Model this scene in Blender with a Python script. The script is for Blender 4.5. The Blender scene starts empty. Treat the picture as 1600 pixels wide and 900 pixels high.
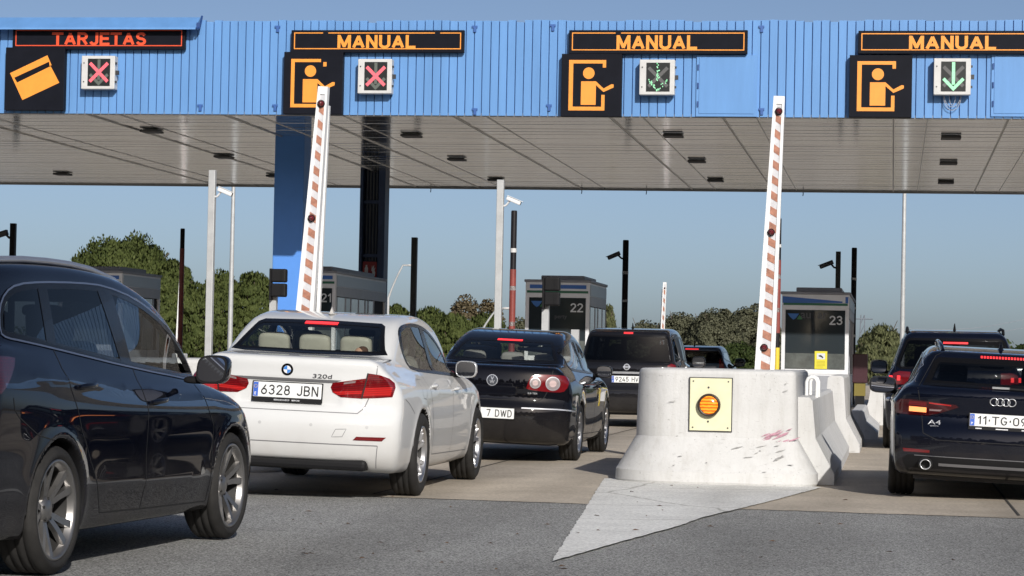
import bpy, bmesh, math, random
import numpy as np
from mathutils import Vector, Matrix
from mathutils.geometry import delaunay_2d_cdt
from mathutils.bvhtree import BVHTree

SC = bpy.context.scene
COL = SC.collection
rad = math.radians
random.seed(7)

# ------------------------------------------------------------------ camera
F_PX, YAW, ROLL, CAM_H = 3900.0, rad(8.7), 0.020, 1.12
PITCH = math.atan(107.0 / F_PX)
fh = Vector((-math.sin(YAW), math.cos(YAW), 0)); rh = Vector((math.cos(YAW), math.sin(YAW), 0)); zz = Vector((0, 0, 1))
fw = fh * math.cos(PITCH) + zz * math.sin(PITCH)
up0 = zz * math.cos(PITCH) - fh * math.sin(PITCH)
rt = rh * math.cos(ROLL) + up0 * math.sin(ROLL)
up = up0 * math.cos(ROLL) - rh * math.sin(ROLL)
CAM = Vector((0, 0, CAM_H))
cd = bpy.data.cameras.new("camera")
cam = bpy.data.objects.new("camera", cd); COL.objects.link(cam)
cam.matrix_world = Matrix(((rt.x, up.x, -fw.x, CAM.x), (rt.y, up.y, -fw.y, CAM.y), (rt.z, up.z, -fw.z, CAM.z), (0, 0, 0, 1)))
cd.sensor_width = 36.0; cd.lens = F_PX / 1600 * 36.0; cd.clip_start = 0.1; cd.clip_end = 4000
SC.camera = cam

def ray(px, py):
    return fw + rt * ((px - 800) / F_PX) - up * ((py - 450) / F_PX)
def at_z(px, py, z=0.0):            # the point seen at a pixel, on a horizontal plane
    d = ray(px, py); t = (z - CAM.z) / d.z
    return CAM + d * t
def at_y(px, py, y):                # the same on a plane across the lanes
    d = ray(px, py); t = y / d.y
    return CAM + d * t
def proj(p):
    v = Vector(p) - CAM
    return 800 + F_PX * v.dot(rt) / v.dot(fw), 450 - F_PX * v.dot(up) / v.dot(fw)

# ------------------------------------------------------------------ light
SUN = Vector((0.42, -1.0, 0.50)).normalized()          # towards the sun
el = math.asin(SUN.z); az = math.atan2(SUN.x, SUN.y)    # azimuth clockwise from +Y
W = bpy.data.worlds.new("World"); SC.world = W; W.use_nodes = True
nt = W.node_tree
sky = nt.nodes.new("ShaderNodeTexSky"); sky.sky_type = 'NISHITA'; sky.sun_disc = False
sky.sun_elevation = el; sky.sun_rotation = az
sky.altitude = 0; sky.air_density = 0.47; sky.dust_density = 1.35; sky.ozone_density = 0.6
bgn = nt.nodes["Background"]; bgn.inputs["Strength"].default_value = 0.082
nt.links.new(sky.outputs[0], bgn.inputs[0])
sl = bpy.data.lights.new("sun", 'SUN'); sl.energy = 3.7; sl.angle = rad(0.5); sl.color = (1.0, 0.962, 0.905)
so = bpy.data.objects.new("sun", sl); COL.objects.link(so)
so.rotation_euler = (-SUN).to_track_quat('-Z', 'Y').to_euler(); so.location = (20, -30, 40)
SC.view_settings.view_transform = 'Standard'; SC.view_settings.look = 'None'
SC.view_settings.exposure = 0.22; SC.view_settings.gamma = 1.0; SC.view_settings.use_curve_mapping = False
SC.cycles.max_bounces = 8; SC.cycles.transparent_max_bounces = 12; SC.cycles.caustics_reflective = False; SC.cycles.caustics_refractive = False

# ------------------------------------------------------------------ materials
def new_mat(name):
    m = bpy.data.materials.new(name); m.use_nodes = True
    return m, m.node_tree, m.node_tree.nodes["Principled BSDF"]
def mat(name, col, rough=0.5, metal=0.0, var=0.0, scale=6.0, bump=0.0, bscale=60.0, coat=0.0, emit=None, estr=0.0, spec=0.5, stretch=None, col2=None):
    """plain procedural surface: noise varies its colour and roughness, optional bump"""
    m, t, b = new_mat(name)
    N, L = t.nodes, t.links
    b.inputs["Roughness"].default_value = rough; b.inputs["Metallic"].default_value = metal
    b.inputs["Specular IOR Level"].default_value = spec
    b.inputs["Coat Weight"].default_value = coat; b.inputs["Coat Roughness"].default_value = 0.03
    c = (col[0], col[1], col[2], 1)
    b.inputs["Base Color"].default_value = c
    tc = N.new("ShaderNodeTexCoord"); vec = tc.outputs["Object"]
    if stretch:
        mp = N.new("ShaderNodeMapping"); mp.inputs["Scale"].default_value = stretch
        L.new(vec, mp.inputs[0]); vec = mp.outputs[0]
    if var > 0 or col2:
        n = N.new("ShaderNodeTexNoise"); n.inputs["Scale"].default_value = scale; n.inputs["Detail"].default_value = 6; n.inputs["Roughness"].default_value = 0.65
        L.new(vec, n.inputs["Vector"])
        r = N.new("ShaderNodeValToRGB")
        r.color_ramp.elements[0].position = 0.32; r.color_ramp.elements[1].position = 0.68
        lo = col2 if col2 else [x * (1 - var) for x in col]
        hi = col if col2 else [min(1, x * (1 + var)) for x in col]
        r.color_ramp.elements[0].color = (*lo, 1); r.color_ramp.elements[1].color = (*hi, 1)
        L.new(n.outputs[0], r.inputs[0]); L.new(r.outputs[0], b.inputs["Base Color"])
    if bump > 0:
        n2 = N.new("ShaderNodeTexNoise"); n2.inputs["Scale"].default_value = bscale; n2.inputs["Detail"].default_value = 4
        L.new(vec, n2.inputs["Vector"])
        bp = N.new("ShaderNodeBump"); bp.inputs["Strength"].default_value = bump; bp.inputs["Distance"].default_value = 0.01
        L.new(n2.outputs[0], bp.inputs["Height"]); L.new(bp.outputs[0], b.inputs["Normal"])
    if emit:
        b.inputs["Emission Color"].default_value = (*emit, 1); b.inputs["Emission Strength"].default_value = estr
    return m
def glass_mat(name, tint, rough=0.0, spec=1.0):
    """thin tinted pane: transparent body with a fresnel mirror on it"""
    m, t, b = new_mat(name); N, L = t.nodes, t.links
    N.remove(b); out = N["Material Output"]
    tr = N.new("ShaderNodeBsdfTransparent"); tr.inputs[0].default_value = (*tint, 1)
    gl = N.new("ShaderNodeBsdfGlossy"); gl.inputs["Roughness"].default_value = rough; gl.inputs[0].default_value = (spec, spec, spec, 1)
    fr = N.new("ShaderNodeFresnel")
    gm = N.new("ShaderNodeNewGeometry"); mr = N.new("ShaderNodeMapRange"); mr.inputs[3].default_value = 1.5; mr.inputs[4].default_value = 1 / 1.5
    L.new(gm.outputs["Backfacing"], mr.inputs[0]); L.new(mr.outputs[0], fr.inputs[0])
    mx = N.new("ShaderNodeMixShader")
    L.new(fr.outputs[0], mx.inputs[0]); L.new(tr.outputs[0], mx.inputs[1]); L.new(gl.outputs[0], mx.inputs[2]); L.new(mx.outputs[0], out.inputs[0])
    return m

# ------------------------------------------------------------------ mesh helpers
class MB:
    """collects shapes and links them as ONE mesh object"""
    def __init__(self): self.v = []; self.f = []; self.mi = []; self.sm = []
    def add(self, vs, fs, mi=0, smooth=False, M=None):
        o = len(self.v)
        if M is not None: vs = [M @ Vector(p) for p in vs]
        self.v += [tuple(p) for p in vs]
        for f in fs: self.f.append(tuple(i + o for i in f)); self.mi.append(mi); self.sm.append(smooth)
        return self
    def box(self, x0, x1, y0, y1, z0, z1, mi=0, M=None, b=0.0):
        if b > 0:
            bm = bmesh.new(); bmesh.ops.create_cube(bm, size=1)
            for v in bm.verts: v.co = Vector(((x0 + x1) / 2 + v.co.x * (x1 - x0), (y0 + y1) / 2 + v.co.y * (y1 - y0), (z0 + z1) / 2 + v.co.z * (z1 - z0)))
            bmesh.ops.bevel(bm, geom=bm.edges[:], offset=b, segments=2, profile=0.5, affect='EDGES')
            bm.verts.index_update()
            self.add([v.co.copy() for v in bm.verts], [[v.index for v in f.verts] for f in bm.faces], mi, False, M); bm.free()
            return self
        return self.add([(x0, y0, z0), (x1, y0, z0), (x1, y1, z0), (x0, y1, z0), (x0, y0, z1), (x1, y0, z1), (x1, y1, z1), (x0, y1, z1)],
                        [(3, 2, 1, 0), (4, 5, 6, 7), (0, 1, 5, 4), (1, 2, 6, 5), (2, 3, 7, 6), (3, 0, 4, 7)], mi, False, M)
    def tube(self, pts, r, n=10, mi=0, cap=True, M=None):
        """round bar through points; r a number or one per point"""
        pts = [Vector(p) for p in pts]; rs = r if isinstance(r, (list, tuple)) else [r] * len(pts)
        vs = []; fs = []; prev = None
        for i, p in enumerate(pts):
            d = (pts[min(i + 1, len(pts) - 1)] - pts[max(i - 1, 0)]).normalized()
            if prev is None:
                a = d.cross(Vector((0, 0, 1)) if abs(d.z) < 0.9 else Vector((1, 0, 0))).normalized()
            else:
                a = (prev - d * prev.dot(d)).normalized()
            prev = a; b = d.cross(a)
            for k in range(n):
                t = 2 * math.pi * k / n
                vs.append(p + (a * math.cos(t) + b * math.sin(t)) * rs[i])
        for i in range(len(pts) - 1):
            for k in range(n):
                fs.append((i * n + k, i * n + (k + 1) % n, (i + 1) * n + (k + 1) % n, (i + 1) * n + k))
        self.add(vs, fs, mi, True, M)
        if cap:
            self.add(vs[:n], [tuple(range(n))[::-1]], mi, False, M); self.add(vs[-n:], [tuple(range(n))], mi, False, M)
        return self
    def lathe(self, prof, n=32, mi=0, axis='z', M=None, closed=False):
        """prof: (radius, height) list turned round an axis"""
        vs = []; fs = []; m = len(prof)
        for k in range(n):
            t = 2 * math.pi * k / n; c, s = math.cos(t), math.sin(t)
            for (r, h) in prof:
                vs.append((r * c, r * s, h) if axis == 'z' else ((h, r * c, r * s) if axis == 'x' else (r * s, h, r * c)))
        for k in range(n):
            for i in range(m if closed else m - 1):
                a = k * m + i; b = k * m + (i + 1) % m; c2 = ((k + 1) % n) * m + (i + 1) % m; d = ((k + 1) % n) * m + i
                fs.append((a, d, c2, b) if axis != 'y' else (a, b, c2, d))
        return self.add(vs, fs, mi, True, M)
    def prism(self, poly, d0, d1, plane='xz', mi=0, M=None):
        """a flat outline given thickness d0..d1 along the third axis"""
        def P(a, b, d): return (a, d, b) if plane == 'xz' else ((d, a, b) if plane == 'yz' else (a, b, d))
        n = len(poly)
        v2 = [Vector((p[0], p[1])) for p in poly]
        r = delaunay_2d_cdt(v2, [(i, (i + 1) % n) for i in range(n)], [list(range(n))], 1, 1e-6)
        ov, ofs = r[0], r[2]
        vs = [P(p.x, p.y, d0) for p in ov] + [P(p.x, p.y, d1) for p in ov]; k = len(ov)
        fs = [tuple(f)[::-1] for f in ofs] + [tuple(i + k for i in f) for f in ofs]
        self.add(vs, fs, mi, False, M)
        sv = [P(p[0], p[1], d0) for p in poly] + [P(p[0], p[1], d1) for p in poly]
        self.add(sv, [(i, (i + 1) % n, n + (i + 1) % n, n + i) for i in range(n)], mi, False, M)
        return self
    def build(self, name, mats, parent=None, loc=None, fixn=True):
        me = bpy.data.meshes.new(name); me.from_pydata(self.v, [], self.f)
        for m in (mats if isinstance(mats, (list, tuple)) else [mats]): me.materials.append(m)
        me.polygons.foreach_set("material_index", self.mi); me.polygons.foreach_set("use_smooth", self.sm)
        if fixn:
            bm = bmesh.new(); bm.from_mesh(me); bmesh.ops.recalc_face_normals(bm, faces=bm.faces[:]); bm.to_mesh(me); bm.free()
        me.update()
        o = bpy.data.objects.new(name, me); COL.objects.link(o)
        if parent: o.parent = parent
        if loc is not None: o.location = loc
        return o
def tag(o, label=None, cat=None, group=None, kind=None):
    if label: o["label"] = label
    if cat: o["category"] = cat
    if group: o["group"] = group
    if kind: o["kind"] = kind
    return o
def empty(name, loc=(0, 0, 0), rz=0.0):
    o = bpy.data.objects.new(name, None); COL.objects.link(o); o.location = loc; o.rotation_euler = (0, 0, rz); o.empty_display_size = 0.2
    return o
def copy_tree(o, parent=None):
    c = o.copy(); COL.objects.link(c)
    if parent: c.parent = parent
    for ch in list(o.children): copy_tree(ch, c)
    return c
_font_cache = {}
def text(body, h, bold=0.0, sx=1.0, depth=0.002, align='CENTER', space=1.0):
    """lettering as a mesh: returns (verts, faces) in the x-z plane facing -y, cap height h, centred"""
    key = (body, h, bold, sx, depth, align, space)
    if key not in _font_cache:
        cu = bpy.data.curves.new("lettering", 'FONT'); cu.body = body; cu.size = 1.0; cu.offset = bold; cu.extrude = 0.0; cu.align_x = align; cu.resolution_u = 3; cu.space_character = space
        ob = bpy.data.objects.new("lettering", cu); COL.objects.link(ob)
        dg = bpy.context.evaluated_depsgraph_get(); me = bpy.data.meshes.new_from_object(ob.evaluated_get(dg))
        v = [p.co.copy() for p in me.vertices]; f = [tuple(p.vertices) for p in me.polygons]
        bpy.data.objects.remove(ob); bpy.data.curves.remove(cu); bpy.data.meshes.remove(me)
        y0 = min(p.y for p in v); y1 = max(p.y for p in v); xs = [p.x for p in v]; xc = (min(xs) + max(xs)) / 2 if align == 'CENTER' else 0
        k = h / (y1 - y0)
        _font_cache[key] = ([(sx * k * (p.x - xc), 0.0, k * (p.y - (y0 + y1) / 2)) for p in v], f)
    return _font_cache[key]
# block lettering drawn with strokes of even width (plates, lane signs, booth numbers)
def _arc(cx, cy, rx, ry, a0, a1, n=9): return [(cx + rx * math.cos(rad(a0 + (a1 - a0) * i / n)), cy + ry * math.sin(rad(a0 + (a1 - a0) * i / n))) for i in range(n + 1)]
_O = lambda w: _arc(w / 2, 0.70, w / 2, 0.30, 0, 180) + _arc(w / 2, 0.30, w / 2, 0.30, 180, 360)
GLY = {
 '0': (0.50, [(_O(0.50), 1)]), '1': (0.26, [([(0.0, 0.76), (0.24, 1.0), (0.24, 0)], 0)]), '2': (0.50, [(_arc(0.25, 0.74, 0.25, 0.26, 170, -25) + [(0.0, 0.0), (0.52, 0.0)], 0)]),
 '3': (0.50, [(_arc(0.24, 0.76, 0.23, 0.24, 160, -85) + _arc(0.24, 0.27, 0.26, 0.27, 85, -160), 0)]), '4': (0.54, [([(0.36, 1), (0.0, 0.25), (0.54, 0.25)], 0), ([(0.40, 0.52), (0.40, 0)], 0)]),
 '5': (0.50, [([(0.46, 1), (0.07, 1), (0.03, 0.52)] + _arc(0.24, 0.32, 0.26, 0.32, 125, -150), 0)]), '6': (0.50, [([(0.40, 1.0), (0.06, 0.45)], 0), (_arc(0.25, 0.29, 0.25, 0.29, 0, 345, 18), 1)]),
 '7': (0.48, [([(0, 1), (0.48, 1), (0.16, 0)], 0)]), '8': (0.50, [(_arc(0.25, 0.76, 0.21, 0.24, 0, 345, 16), 1), (_arc(0.25, 0.27, 0.25, 0.27, 0, 345, 16), 1)]), '9': (0.50, [([(0.10, 0.0), (0.44, 0.55)], 0), (_arc(0.25, 0.71, 0.25, 0.29, 0, 345, 18), 1)]),
 'A': (0.62, [([(0, 0), (0.31, 1), (0.62, 0)], 0), ([(0.12, 0.30), (0.50, 0.30)], 0)]), 'M': (0.70, [([(0, 0), (0, 1)], 0), ([(0.70, 0), (0.70, 1)], 0), ([(0.03, 1), (0.35, 0.06), (0.67, 1)], 0)]), 'N': (0.56, [([(0, 0), (0, 1)], 0), ([(0.56, 0), (0.56, 1)], 0), ([(0.03, 1), (0.53, 0)], 0)]),
 'U': (0.56, [([(0, 1)] + _arc(0.28, 0.28, 0.28, 0.28, 180, 360) + [(0.56, 1)], 0)]), 'L': (0.44, [([(0, 1), (0, 0), (0.46, 0)], 0)]), 'T': (0.56, [([(-0.02, 1), (0.58, 1)], 0), ([(0.28, 1), (0.28, 0)], 0)]),
 'R': (0.56, [([(0, 0), (0, 1), (0.28, 1)] + _arc(0.30, 0.75, 0.24, 0.25, 85, -85) + [(0.0, 0.50)], 0), ([(0.28, 0.50), (0.54, 0)], 0)]), 'J': (0.42, [([(0.42, 1)] + _arc(0.21, 0.24, 0.21, 0.24, 0, -165), 0)]), 'E': (0.48, [([(0.48, 1), (0, 1), (0, 0), (0.50, 0)], 0), ([(0, 0.52), (0.44, 0.52)], 0)]),
 'S': (0.52, [(_arc(0.26, 0.755, 0.25, 0.245, 25, 250) + _arc(0.26, 0.255, 0.26, 0.255, 70, -160), 0)]), 'B': (0.52, [([(0, 0), (0, 1), (0.26, 1)] + _arc(0.27, 0.765, 0.22, 0.235, 80, -80) + [(0.0, 0.53)], 0), ([(0.0, 0.53), (0.26, 0.53)] + _arc(0.27, 0.265, 0.25, 0.265, 80, -80) + [(0, 0)], 0)]),
 'D': (0.54, [([(0, 0), (0, 1), (0.22, 1)] + _arc(0.24, 0.5, 0.30, 0.5, 75, -75) + [(0.22, 0), (0, 0)], 0)]), 'W': (0.80, [([(0, 1), (0.20, 0), (0.40, 0.92), (0.60, 0), (0.80, 1)], 0)]), 'H': (0.54, [([(0, 0), (0, 1)], 0), ([(0.54, 0), (0.54, 1)], 0), ([(0, 0.52), (0.54, 0.52)], 0)]), 'V': (0.58, [([(0, 1), (0.29, 0), (0.58, 1)], 0)]),
 'P': (0.52, [([(0, 0), (0, 1), (0.26, 1)] + _arc(0.28, 0.75, 0.23, 0.25, 85, -85) + [(0.0, 0.50)], 0)]), 'G': (0.56, [(_arc(0.28, 0.5, 0.28, 0.5, 40, 320, 18) + [(0.54, 0.44), (0.32, 0.44)], 0)]), 'K': (0.54, [([(0, 0), (0, 1)], 0), ([(0.52, 1), (0.02, 0.42)], 0), ([(0.20, 0.62), (0.54, 0)], 0)]), 'C': (0.54, [(_arc(0.28, 0.5, 0.28, 0.5, 45, 315, 18), 0)]),
 '.': (0.10, [([(0.05, 0.44), (0.05, 0.58)], 0)]), ' ': (0.38, [])}
def block_text(body, h, t=0.12, gap=0.17, sx=1.0, hide=0):
    """hide: leave out the first characters (covered in the photograph) but keep their room"""
    vs = []; fs = []; x = 0; k = 0; nh = 0
    for ci, ch in enumerate(body):
        if ci == hide: nh = len(vs); fs = []
        w, strokes = GLY[ch]; s = 1 - t
        parts_ = []
        for pts, closed in strokes:      # break a stroke at its sharp corners so every limb keeps its width
            if closed: parts_.append((pts, closed)); continue
            cur = [pts[0]]
            for i in range(1, len(pts)):
                cur.append(pts[i])
                if i < len(pts) - 1:
                    u = Vector(pts[i]) - Vector(pts[i - 1]); v = Vector(pts[i + 1]) - Vector(pts[i])
                    if u.length > 1e-6 and v.length > 1e-6 and u.normalized().dot(v.normalized()) < 0.35: parts_.append((cur, 0)); cur = [pts[i]]
            parts_.append((cur, 0))
        for pts, closed in parts_:
            P = [Vector((x + p[0], t / 2 + p[1] * s)) for p in pts]; n = len(P); o = len(vs)
            for i in range(n):
                a = P[i - 1] if (i or closed) else P[0]; c = P[(i + 1) % n] if (i < n - 1 or closed) else P[-1]
                d1 = (P[i] - a); d2 = (c - P[i]); d1 = d1.normalized() if d1.length > 1e-9 else d2.normalized(); d2 = d2.normalized() if d2.length > 1e-9 else d1
                n1 = Vector((-d1.y, d1.x)); n2 = Vector((-d2.y, d2.x)); m = n1 + n2; m = m / max(0.75, m.length_squared / 2) if m.length > 1e-6 else n1
                ve = abs(d1.y) > 0.3 and abs(d1.x) > 0.12; ext = d1 * ((0.18 if ve else 0.5) * (-t if (not closed and i == 0) else (t if (not closed and i == n - 1) else 0)))
                for sg in (1, -1): q = P[i] + m * (sg * t / 2) + ext; vs.append((q.x, -0.00015 * k, q.y))
            for i in range(n if closed else n - 1): j = (i + 1) % n; fs.append((o + 2 * i, o + 2 * i + 1, o + 2 * j + 1, o + 2 * j))
            k = (k + 1) % 7
        x += w + gap + (t if ch != ' ' else 0)
    xs = [v[0] for v in vs]; zs = [v[2] for v in vs]; cx, cz = (min(xs) + max(xs)) / 2, (min(zs) + max(zs)) / 2; kk_ = h / (max(zs) - min(zs))
    return [((v[0] - cx) * kk_ * sx, v[1], (v[2] - cz) * kk_) for v in vs], fs

# ------------------------------------------------------------------ ground, road, slab, marking
def ground_mat(name, c1, c2, speck, sp_lo, sp_hi, scale, bump, patches, crack=None, lane=False):
    m, t, b = new_mat(name); N, L = t.nodes, t.links
    tc = N.new("ShaderNodeTexCoord")
    def noise(s, d=4, r=0.6):
        n = N.new("ShaderNodeTexNoise"); n.inputs["Scale"].default_value = s; n.inputs["Detail"].default_value = d; n.inputs["Roughness"].default_value = r
        L.new(tc.outputs["Object"], n.inputs["Vector"]); return n.outputs[0]
    def ramp(inp, p0, p1, a, c):
        r = N.new("ShaderNodeValToRGB"); e = r.color_ramp.elements; e[0].position = p0; e[1].position = p1; e[0].color = (*a, 1); e[1].color = (*c, 1)
        L.new(inp, r.inputs[0]); return r.outputs[0]
    def mix(mode, fac, a, c):
        x = N.new("ShaderNodeMixRGB"); x.blend_type = mode
        if isinstance(fac, float): x.inputs[0].default_value = fac
        else: L.new(fac, x.inputs[0])
        L.new(a, x.inputs[1]); L.new(c, x.inputs[2]); return x.outputs[0]
    base = ramp(noise(patches, 5, 0.7), 0.35, 0.65, c1, c2)
    sn = noise(scale, 3, 0.8)
    spk = ramp(sn, sp_lo, sp_hi, (1 - speck,) * 3, (1 + speck,) * 3)
    col = mix('MULTIPLY', 1.0, base, spk)
    # long stains and tyre polish along the lanes
    mp = N.new("ShaderNodeMapping"); mp.inputs["Scale"].default_value = (1.3, 0.10, 1); L.new(tc.outputs["Object"], mp.inputs[0])
    st = N.new("ShaderNodeTexNoise"); st.inputs["Scale"].default_value = 1.0; st.inputs["Detail"].default_value = 5; L.new(mp.outputs[0], st.inputs["Vector"])
    col = mix('MULTIPLY', 0.55, col, ramp(st.outputs[0], 0.35, 0.62, (0.62, 0.61, 0.60), (1, 1, 1)))
    if lane:                                   # oil and rubber along the middle of each lane, wheel tracks beside it
        sx = N.new("ShaderNodeSeparateXYZ"); L.new(tc.outputs["Object"], sx.inputs[0])
        ma = N.new("ShaderNodeMath"); ma.operation = 'ADD'; L.new(sx.outputs[0], ma.inputs[0]); ma.inputs[1].default_value = 4.1 + 500.0
        mm_ = N.new("ShaderNodeMath"); mm_.operation = 'MODULO'; L.new(ma.outputs[0], mm_.inputs[0]); mm_.inputs[1].default_value = 5.0
        dn = N.new("ShaderNodeMixRGB"); dn.blend_type = 'ADD'; dn.inputs[0].default_value = 0.9; L.new(mm_.outputs[0], dn.inputs[1]); L.new(noise(0.8, 5, 0.7), dn.inputs[2])
        w_ = N.new("ShaderNodeMapRange"); L.new(dn.outputs[0], w_.inputs[0]); w_.inputs[1].default_value = 0.0; w_.inputs[2].default_value = 5.6
        r = N.new("ShaderNodeValToRGB"); e = r.color_ramp.elements; e[0].position = 0.0; e[0].color = (0.66, 0.65, 0.63, 1); e[1].position = 1.0; e[1].color = (0.66, 0.65, 0.63, 1)
        for pos, v_ in ((0.10, 0.72), (0.20, 0.98), (0.55, 1.0), (0.90, 0.98)): q = e.new(pos); q.color = (v_, v_, v_ * 0.99, 1)
        L.new(w_.outputs[0], r.inputs[0]); col = mix('MULTIPLY', 0.9, col, r.outputs[0])
        col = mix('MULTIPLY', 0.8, col, ramp(noise(3.2, 6, 0.75), 0.27, 0.36, (0.5, 0.48, 0.46), (1, 1, 1)))
    if crack:
        v = N.new("ShaderNodeTexVoronoi"); v.feature = 'DISTANCE_TO_EDGE'; v.inputs["Scale"].default_value = crack
        w = N.new("ShaderNodeMixRGB"); w.inputs[0].default_value = 0.12; nz = N.new("ShaderNodeTexNoise"); nz.inputs["Scale"].default_value = 2.5; nz.inputs["Detail"].default_value = 6
        L.new(tc.outputs["Object"], nz.inputs["Vector"]); L.new(tc.outputs["Object"], w.inputs[1]); L.new(nz.outputs[1], w.inputs[2]); L.new(w.outputs[0], v.inputs["Vector"])
        col = mix('MULTIPLY', 0.7, col, ramp(v.outputs[0], 0.0, 0.012, (0.35, 0.33, 0.3), (1, 1, 1)))
    L.new(col, b.inputs["Base Color"]); b.inputs["Roughness"].default_value = 0.85; b.inputs["Specular IOR Level"].default_value = 0.3
    bp = N.new("ShaderNodeBump"); bp.inputs["Strength"].default_value = bump; bp.inputs["Distance"].default_value = 0.012
    L.new(sn, bp.inputs["Height"]); L.new(bp.outputs[0], b.inputs["Normal"])
    return m
def strip_poly(name, pts, z, m, kind='structure'):
    mb = MB(); mb.add([(p[0], p[1], z) for p in pts], [tuple(range(len(pts)))])
    return tag(mb.build(name, m), kind=kind)

M_EARTH = ground_mat("dry_earth", (0.16, 0.14, 0.09), (0.22, 0.19, 0.12), 0.3, 0.4, 0.6, 3.0, 0.5, 0.05)
M_ASPH = ground_mat("worn_asphalt", (0.275, 0.275, 0.265), (0.345, 0.343, 0.33), 0.95, 0.36, 0.64, 80.0, 0.7, 0.35)
M_SLAB = ground_mat("stained_concrete_slab", (0.47, 0.41, 0.335), (0.60, 0.525, 0.43), 0.15, 0.40, 0.60, 30.0, 0.25, 0.9, None, True)
M_MARK = ground_mat("worn_white_road_paint", (0.68, 0.675, 0.645), (0.80, 0.795, 0.76), 0.22, 0.36, 0.60, 38.0, 0.35, 1.6, 0.55)
strip_poly("ground", [(-900, -300), (900, -300), (900, 1500), (-900, 1500)], -0.03, M_EARTH)
strip_poly("road", [(-60, -120), (40, -120), (70, 260), (-90, 260)], -0.008, M_ASPH)
# joint between asphalt and concrete, slightly oblique to the lanes
ja, jb = at_z(400, 769), at_z(1600, 809)
kk = (jb.y - ja.y) / (jb.x - ja.x)
def joint_y(x): return ja.y + kk * (x - ja.x)
def ragged(pts, step, amp, seed, closed=True):
    rg = random.Random(seed); out = []; n = len(pts)
    for i in range(n if closed else n - 1):
        a, b = Vector(pts[i][:2]), Vector(pts[(i + 1) % n][:2]); k = max(1, int((b - a).length / step))
        for j in range(k):
            q = a.lerp(b, j / k)
            if j: q = q + Vector((rg.uniform(-amp, amp), rg.uniform(-amp, amp)))
            out.append((q.x, q.y))
    if not closed: out.append(tuple(pts[-1][:2]))
    return out
strip_poly("concrete_apron", ragged([(-40, joint_y(-40)), (25, joint_y(25))], 0.11, 0.025, 3, False) + [(25, 128), (-40, 128)], -0.004, M_SLAB)
M_GAP = mat("dark_joint_filler", (0.05, 0.045, 0.04), 0.9)
mb = MB()
for Y in (29.5, 34.6, 40.0, 45.3, 50.6, 56.0):
    mb.add([(-40, Y, 0), (25, Y, 0), (25, Y + 0.025, 0), (-40, Y + 0.025, 0)], [(0, 1, 2, 3)])
for X in (-9.05, -4.1, 0.95):
    mb.add([(X, joint_y(X) + 0.3, 0.0005), (X + 0.02, joint_y(X) + 0.3, 0.0005), (X + 0.02, 95, 0.0005), (X, 95, 0.0005)], [(0, 1, 2, 3)])
tag(mb.build("slab_joints", M_GAP), kind='structure')
pa, pb, pc = at_z(862, 878), at_z(944, 748), at_z(1284, 762)
strip_poly("road_marking", ragged([pa, at_z(963, 849), at_z(1060, 822.5), at_z(1097, 809), at_z(1190, 787), pc, at_z(1120, 745), pb], 0.09, 0.006, 9), 0.004, M_MARK)

# ------------------------------------------------------------------ toll canopy
YF = at_y(800, 181, 45.0).y
ZC = at_y(800, 181, YF).z                   # clearance under the fascia
ZT = at_y(800, 32.5, YF).z                  # top of the fascia
YB = YF + 19.0
for _ in range(40):
    YB += 0.5
    if proj((at_y(800, 293, YB).x, YB, ZC))[1] > 293: break
XL, XR = -34.0, 16.0
print("canopy", YF, ZC, ZT, YB)
M_BLUE = mat("sky_blue_painted_steel", (0.122, 0.278, 0.560), 0.42, var=0.10, scale=2.2, stretch=(1, 1, 0.12), spec=0.35)
M_BLUED = mat("blue_column_paint", (0.085, 0.26, 0.70), 0.5, var=0.05, scale=1.5)
M_NAVY = mat("dark_navy_column_steel", (0.03, 0.06, 0.14), 0.5, var=0.2, scale=2.0)
def soffit_mat():
    m, t, b = new_mat("brushed_aluminium_soffit"); N, L = t.nodes, t.links
    tc = N.new("ShaderNodeTexCoord")
    mp = N.new("ShaderNodeMapping"); mp.inputs["Scale"].default_value = (0.16, 3.2, 1); L.new(tc.outputs["Object"], mp.inputs[0])
    n = N.new("ShaderNodeTexNoise"); n.inputs["Scale"].default_value = 1.6; n.inputs["Detail"].default_value = 5; L.new(mp.outputs[0], n.inputs["Vector"])
    r = N.new("ShaderNodeValToRGB"); e = r.color_ramp.elements; e[0].position = 0.3; e[1].position = 0.7; e[0].color = (0.70, 0.705, 0.70, 1); e[1].color = (0.90, 0.905, 0.90, 1)
    L.new(n.outputs[0], r.inputs[0]); L.new(r.outputs[0], b.inputs["Base Color"])
    r2 = N.new("ShaderNodeMapRange"); r2.inputs[3].default_value = 0.07; r2.inputs[4].default_value = 0.17; L.new(n.outputs[0], r2.inputs[0]); L.new(r2.outputs[0], b.inputs["Roughness"])
    b.inputs["Metallic"].default_value = 0.95
    mp2 = N.new("ShaderNodeMapping"); mp2.inputs["Scale"].default_value = (0.35, 2.0, 1); L.new(tc.outputs["Object"], mp2.inputs[0])
    n2 = N.new("ShaderNodeTexNoise"); n2.inputs["Scale"].default_value = 2.2; n2.inputs["Detail"].default_value = 2; L.new(mp2.outputs[0], n2.inputs["Vector"])
    bp = N.new("ShaderNodeBump"); bp.inputs["Strength"].default_value = 0.10; bp.inputs["Distance"].default_value = 0.02; L.new(n2.outputs[0], bp.inputs["Height"]); L.new(bp.outputs[0], b.inputs["Normal"])
    return m
M_SOFF = soffit_mat()
M_FIXT = mat("grey_light_fitting", (0.07, 0.07, 0.075), 0.5)
M_DARK = mat("dark_grey_metal", (0.03, 0.03, 0.033), 0.5, var=0.2)
M_TRIM = mat("grey_edge_trim", (0.42, 0.42, 0.41), 0.45, metal=0.4)
canopy = empty("toll_canopy", ((XL + XR) / 2, YF, 0))
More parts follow.
